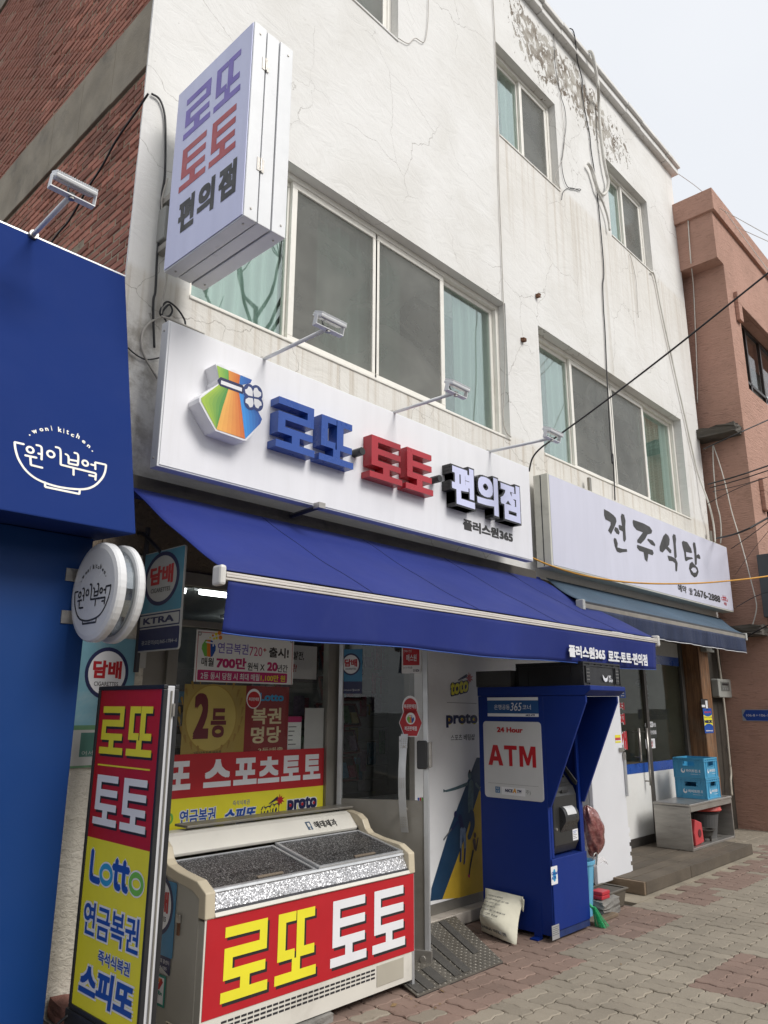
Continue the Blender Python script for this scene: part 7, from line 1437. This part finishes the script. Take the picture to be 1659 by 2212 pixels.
# street name plate
SN = thing('street_sign', (12.3,-.5,1.65), 'blue arrow shaped street name plate on the terracotta side wall', 'sign'); FSN = fx(ox-.004); a = FSN.uv(*z7(1340,468)); b = FSN.uv(*z7(1343,532)); e = FSN.uv(*z7(1486,500)); h = a[1]-b[1]
ar = lambda g: [(a[0]+g,(a[1]+b[1])/2),(a[0]+.05+g,b[1]+g),(a[0]+1.0-g,b[1]+g),(a[0]+1.0-g,a[1]-g),(a[0]+.05+g,a[1]-g)]
build('plate', MB().fpoly(FSN,[(a[0],b[1]),(a[0]+1.0,b[1]),(a[0]+1.0,a[1]),(a[0],a[1])],0,.006), mat('plate_grey',(.34,.35,.37),.4), SN); build('print', MB().fpoly(FSN,ar(.008),.0065), mat('street_blue',(.012,.055,.30),.4), SN)
txt(FSN,'106-8',(a[0]+.06,b[1]+h*.40,a[0]+.185,b[1]+h*.60),M_white_ink,SN,n=.008); txt(FSN,'←',(a[0]+.20,b[1]+h*.42,a[0]+.235,b[1]+h*.58),M_white_ink,SN,n=.008); txt(FSN,'106-1',(a[0]+.25,b[1]+h*.40,a[0]+.37,b[1]+h*.60),M_white_ink,SN,n=.008); txt(FSN,'선유로',(a[0]+.56,b[1]+h*.58,a[0]+.84,b[1]+h*.92),M_white_ink,SN,n=.008,bold=.02); txt(FSN,'Seonyu-ro',(a[0]+.46,b[1]+h*.30,a[0]+.80,b[1]+h*.52),M_white_ink,SN,n=.008,bold=.02)
UN = tag(build('meter_cabinet', MB().box((P(1650,1250,y=-.7).x,-.86,P(1650,1330,y=-.7).z),(P(1650,1250,y=-.7).x+.5,oy-.002,P(1650,1200,y=-.7).z)), mat('dark_cabinet',(.05,.055,.06),.5), bevel=.01), 'dark grey wall cabinet at the right edge on the terracotta front', 'cabinet')
# ================================================================== cables and hoses
wy = -.018
c2 = lambda L: [(829.5+.5*x, .5*y) for x, y in L]; cm1 = lambda L: [(1026.1+.26042*x, 54+.26042*y) for x, y in L]; cm2 = lambda L: [(1269+.2807*x, 405+.2807*y) for x, y in L]; cm3 = lambda L: [(1080+.34896*x, 648+.34896*y) for x, y in L]
Q = lambda L, y=wy: [P(*q_, y=y) for q_ in L]
hz = P(*cm1([(945,345)])[0],y=-.16)
cable('black_cable', [Vector((P(*cm1([(800,160)])[0],y=-.15).x,.05,11.30)), Vector((P(*cm1([(805,165)])[0],y=-.15).x+.02,-.165,11.295))]+Q(cm1([(850,300)]),-.05)+Q(cm1([(888,450),(890,560),(905,680),(925,780),(952,920),(963,1040),(985,1180),(1008,1330)]))+Q(cm2([(75,40),(100,300),(122,560),(126,680),(118,760),(125,950),(135,1100),(148,1400)]))+Q(cm2([(160,1620),(172,1850),(190,2120)]),-.03)+Q(cm3([(700,960),(712,1240)]),-.03), .0085, M_cable, 'long black cable hanging from the roof edge down between the right hand windows')
cable('white_hose', [Vector((P(*cm1([(950,340)])[0],y=-.15).x,.1,11.32)), Vector((P(*cm1([(960,345)])[0],y=-.15).x,-.10,11.325)), Vector((P(*cm1([(985,370)])[0],y=-.19).x,-.185,11.25))]+Q(cm1([(1012,440),(1022,520)]),-.17)+Q(cm1([(1027,640),(1040,880),(1066,1100),(1090,1230),(1105,1300),(1095,1370),(1062,1408),(1022,1370),(985,1240),(965,1185),(938,1150)]),-.06), .024, mat('white_hose',(.62,.60,.55),.7,0,.1,30,bump=.4,bsc=90,dirt=.3), 'thick white lagged hose looping from the roof edge beside the right upper window', 'hose', seg=10)
cable('white_hose', Q(c2([(882,708),(895,735),(908,780),(925,830),(950,885),(968,945),(975,995)]),-.05), .017, mat('white_hose',(.62,.60,.55)), 'thinner pale hose hanging from a hole beside the right upper window', 'hose', seg=8)
cable('grey_cable', Q(c2([(470,-20),(480,180),(490,470),(496,760),(508,1080),(516,1320)]))+Q([(1089,700),(1091,800),(1087,900),(1093,932),(1104,944)],-.03), .006, M_greycable, 'thin grey cable running straight down the wall left of the upper window')
cable('grey_cable', Q(c2([(192,-10),(190,90),(175,180),(135,165),(105,188),(62,165)])), .0045, M_greycable, 'thin wire curling below the cut off top window')
cable('white_conduit', Q(cm2([(488,650),(508,660),(530,740),(560,900),(600,1090),(640,1270),(690,1500),(740,1720),(800,1990),(850,2200)]),-.03)+Q([(1530,1085),(1541,1130),(1545,1172)],-.12), .0135, M_whitecable, 'pale conduit slanting down the wall from the right upper window to the eatery sign', 'conduit', seg=8)
cable('thin_wire', Q(cm1([(650,-10),(655,140),(665,330),(690,480),(715,600),(745,700),(755,830),(735,1000),(720,1130),(730,1240),(760,1330),(800,1358),(870,1360),(868,1372),(790,1350),(735,1380),(718,1450)])), .0045, M_cable, 'thin dark wire dangling right of the left upper window with a loop at its end')
cable('thin_wire', Q(cm1([(655,60),(670,200),(690,420),(720,700),(742,940),(722,1120),(665,1255),(710,1360)])), .0035, M_greycable, 'hair thin wire beside the dangling looped wire, ending at the window corner')
cable('frayed_wire', Q(cm2([(322,510),(345,580),(375,720),(384,880),(392,1000)])), .004, M_greycable, 'short frayed grey wire below the right upper window')
# left corner cables
zk = lambda L: [((480+.37372*x)/1.85172, (1200+.37372*y)/1.85172) for x, y in L]
r1 = lambda L: [(.5*x, .5*y) for x, y in L]
cable('black_cable', Q(r1([(655,405),(690,430),(712,500),(715,620),(712,760),(700,840),(695,960),(680,1090),(672,1250)])+zk([(358,0),(357,200),(368,508)])), .0085, M_cable, 'black cable down the wall corner behind the projecting sign, cut off at its end')
cable('coiled_cable', Q(zk([(700,285),(690,210),(620,100),(540,30),(490,25),(440,90),(430,150),(470,175),(530,170),(560,110),(530,50),(480,90),(450,150),(480,200),(500,240)]),-.03), .007, M_cable, 'loosely coiled black cable tied up above the left end of the shop sign')
cable('grey_cable', Q(zk([(445,180),(380,205),(300,260),(245,340),(228,440),(240,540),(280,640),(340,740),(400,840)]),-.02), .008, M_greycable, 'grey cable bowing out from the coil to behind the left end of the shop sign')
cable('grey_cable', Q(zk([(85,510),(150,570),(240,625),(320,638),(420,618)]),-.02), .005, M_cable, 'thin dark wire sagging between the blue fascia and the shop sign')
cable('grey_cable', Q(zk([(445,175),(540,205),(640,250),(760,300),(900,362)]),-.10), .008, M_greycable, 'grey flex lying along the top edge of the shop sign from the coil')
cable('grey_cable', Q(r1([(725,770),(705,840),(700,900),(720,1180)])+zk([(455,0),(440,150)]),-.03), .007, M_greycable, 'grey flex from the electric box down to the coil of cable')
mb_ = P(*r1([(625,430)])[0],x=2.03); cable('brick_cable', [P(*q_,x=2.04) for q_ in r1([(640,405),(590,480),(500,610),(440,720),(375,820),(300,950),(220,1050),(60,1300)])], .008, M_cable, 'black cable slanting down the brick side wall behind the fascia floodlight')
# wires in front
cable('overhead_cable', [P(1143,1018,y=-.2),P(1150,990,y=-.3),P(1168,968,y=-.42),P(1200,945,y=-.55),P(1300,872,y=-1.0),P(1450,757,y=-1.8),P(1659,590,y=-2.7),P(1659,590,y=-2.7)+(P(1659,590,y=-2.7)-P(1450,757,y=-1.8))*5], .009, M_cable, 'thick black overhead cable crossing the windows from the shop sign up to the right')
cable('yellow_cable', [P(1150,1205,y=-.28),P(1190,1222,y=-.45),P(1260,1243,y=-.75),P(1350,1257,y=-1.0),P(1450,1261,y=-1.25),P(1560,1256,y=-1.5),P(1700,1238,y=-1.8),P(1900,1200,y=-2.2),P(1900,1200,y=-2.2)+(P(1900,1200,y=-2.2)-P(1700,1238,y=-1.8))*5], .009, mat('orange_yellow_cable',(.62,.30,.03),.5), 'orange yellow cable sagging across the eatery sign')
gl = [('upper of the two thin wires tied to the bundle at right',(1528,1088),(1600,1052),(1700,1015),.005),('thickest black wire of the bundle crossing the terracotta wall',(1530,1046),(1600,1026),(1700,992),.011),('second black wire of the bundle just below the thickest one',(1533,1054),(1605,1034),(1700,1003),.008),('lower sagging wire below the bundle on the terracotta wall',(1540,1062),(1606,1046),(1700,1018),.005),('black cable from the concrete ledge to the right edge',(1520,970),(1590,938),(1720,880),.010),('heavy black service cable leaving the end of the eatery sign',(1548,1163),(1610,1145),(1720,1085),.014),('thin black wire crossing down from the heavy service cable to the sign',(1580,1185),(1630,1150),(1720,1080),.006),('slack thin wire below the eatery sign end',(1590,1312),(1640,1285),(1720,1262),.006),('black cable ending on the lower concrete ledge',(1600,1385),(1650,1355),(1730,1318),.010),('hair thin wire diagonal from the sign edge up to the service cable',(1588,1242),(1625,1190),(1690,1110),.003)]
for lb, a, b, c, r_ in gl:
    cable('street_wire', [P(*a,y=-.3),P(*b,y=-.85),P(*c,y=-1.4),P(*c,y=-1.4)+(P(*c,y=-1.4)-P(*b,y=-.85))*7], r_, M_cable, lb, 'wire', 'wires crossing the terracotta wall')
r8 = lambda L: [((2650+.40694*x)/1.85172,(1700+.40694*y)/1.85172) for x, y in L]
cable('drop_wire', [P(*q_,x=12.2) for q_ in r8([(495,195),(500,400),(515,600),(530,760),(565,900),(577,1050),(570,1165)])], .010, M_whitecable, 'pale cable hanging in a long bend from the upper concrete ledge', 'wire')
cable('drop_wire', [P(*q_,x=12.2) for q_ in r8([(500,200),(560,380),(620,590),(680,850),(740,1050),(800,1260),(860,1490),(910,1690),(925,1790),(905,1900),(870,2010)])], .008, M_whitecable, 'pale thin cable dropping from the upper ledge to the lower ledge', 'wire')
cable('drop_wire', [P(*q_,x=bxx-.02) for q_ in cm2([(770,170),(780,350),(795,560)])]+[P(*q_,x=12.28) for q_ in cm2([(815,760),(828,1050),(840,1350),(846,1660)])], .009, M_whitecable, 'pale cable hanging down the terracotta corner from the roof', 'wire')
cable('sky_wire', [P(1457,370,y=0),P(1500,400,x=13.5),P(1530,425,x=15)], .006, M_greycable, 'thin wire from the white parapet to the terracotta roof', 'wire')
for k, (a, b, lb) in enumerate((((1555,450),(1680,520),'upper thin wire rising from the terracotta roof against the sky'),((1565,455),(1700,640),'lower thin wire sloping down from the terracotta roof against the sky'),((1590,490),(1700,540),'middle thin wire off the terracotta roof against the sky'))): cable('sky_wire', [P(*a,y=-.7),P(*b,y=-1.6),P(*b,y=-1.6)+(P(*b,y=-1.6)-P(*a,y=-.7))*6], .006, M_greycable, lb, 'wire')
for k, c_ in enumerate(((1158,640),(1127,735))): mbq = P(*c_,y=0); tag(build('rusty_stub', rough_block((mbq.x-.02,-.05,mbq.z-.02),(mbq.x+.03,-.002,mbq.z+.02),.008,2,k), mat('rusty_metal',(.16,.075,.04),.8,.2,.3,20)), ['rusty metal stub on the white wall between the two wide windows, the higher one','rusty metal stub on the white wall beside the wide left window, the lower one'][k], 'stub')
# the street behind the camera that the panes mirror: a pollarded tree
PTR = thing('pollarded_tree', (8.2,-6.8,0), 'bare pollarded street tree that shows as a dark reflection in the wide left window', 'tree')
rnd = random.Random(12); M_bark = mat('grey_bark',(.09,.08,.07),.95,0,.2,8,bump=.5,bsc=30); mb = MB(); tw = MB()
T0 = Vector((8.2,-6.8,0)); mb.tube([T0,T0+Vector((.05,0,2)),T0+Vector((-.05,.1,4.7)),T0+Vector((.1,0,7.2)),T0+Vector((.0,.05,9.6))],[.16,.13,.11,.085,.05],10)
for k in range(15):
    z_ = 5.0+k*.33; a = rnd.uniform(0,6.28); p0 = T0+Vector((0,0,z_)); d = Vector((math.cos(a),math.sin(a),rnd.uniform(.4,1.0))); L_ = rnd.uniform(.8,1.7); p1 = p0+d*L_*.5+Vector((0,0,.1)); p2 = p0+d*L_+Vector((rnd.uniform(-.2,.2),rnd.uniform(-.2,.2),.45)); mb.tube([p0,p1,p2],[.045,.035,.028],7)
    for j in range(5): q_ = Vector((rnd.uniform(-.3,.3),rnd.uniform(-.3,.3),rnd.uniform(.2,.7))); tw.tube([p2,p2+q_*.6,p2+q_+Vector((0,0,.1))],[.018,.012,.006],5)
build('trunk', mb, M_bark, PTR, smooth=True); build('twigs', tw, M_bark, PTR)

OB = thing('opposite_building', (6,-20,0), 'plain grey brown building across the street, seen only mirrored in the panes', 'building')  # added out of view to darken pane reflections; height and tone set for fill light
M_opp = mat('grey_brown_render',(.36,.33,.29),.9,0,.15,.6)
build('wall', MB().box((-26,-30,-.1),(44,-20,6.6)), M_opp, OB)
for i in range(17):
    for j in range(2):
        if j == 0 and i % 3 == 1: continue
        build('window', MB().box((-24+i*4,-20.0,.6+j*2.8),(-22+i*4,-19.97,2.3+j*2.8)), M_scr, OB)

for k, (z0, z1, yy) in enumerate(((7.3,7.9,-6.2),(8.2,8.6,-6.4),(7.7,7.6,-7.0))):
    cable('span_wire', [(-12,yy,z0+.8),(8,yy,(z0+z1)/2),(34,yy,z1+.9)], .013, M_cable, ['black wire strung highest along the street, only mirrored in the upper panes','middle black wire strung along the street, only mirrored in the upper panes','lowest and farthest black wire along the street, only mirrored in the panes'][k], 'wire', 'wires along the street')

rnd = random.Random(31); lf = MB()
for k in range(110):
    x, y = (rnd.uniform(2.6,4.3), rnd.uniform(-1.15,-.84)) if k < 40 else (rnd.uniform(3.2,12), rnd.uniform(-3.2,-.8))
    a = rnd.uniform(0,6.28); s_ = rnd.uniform(.004,.012) if k > 12 else rnd.uniform(.014,.026); d = Vector((math.cos(a),math.sin(a),0))*s_; e = Vector((-d.y,d.x,0))*.55; c = Vector((x,y,.006))
    lf.add([c-d, c+e+Vector((0,0,s_*.4)), c+d+Vector((0,0,s_*.25)), c-e], [(0,1,2),(0,2,3)])
build('litter', lf, mat('dry_leaf',(.20,.13,.06),.9,0,.5,30))['kind'] = 'stuff'
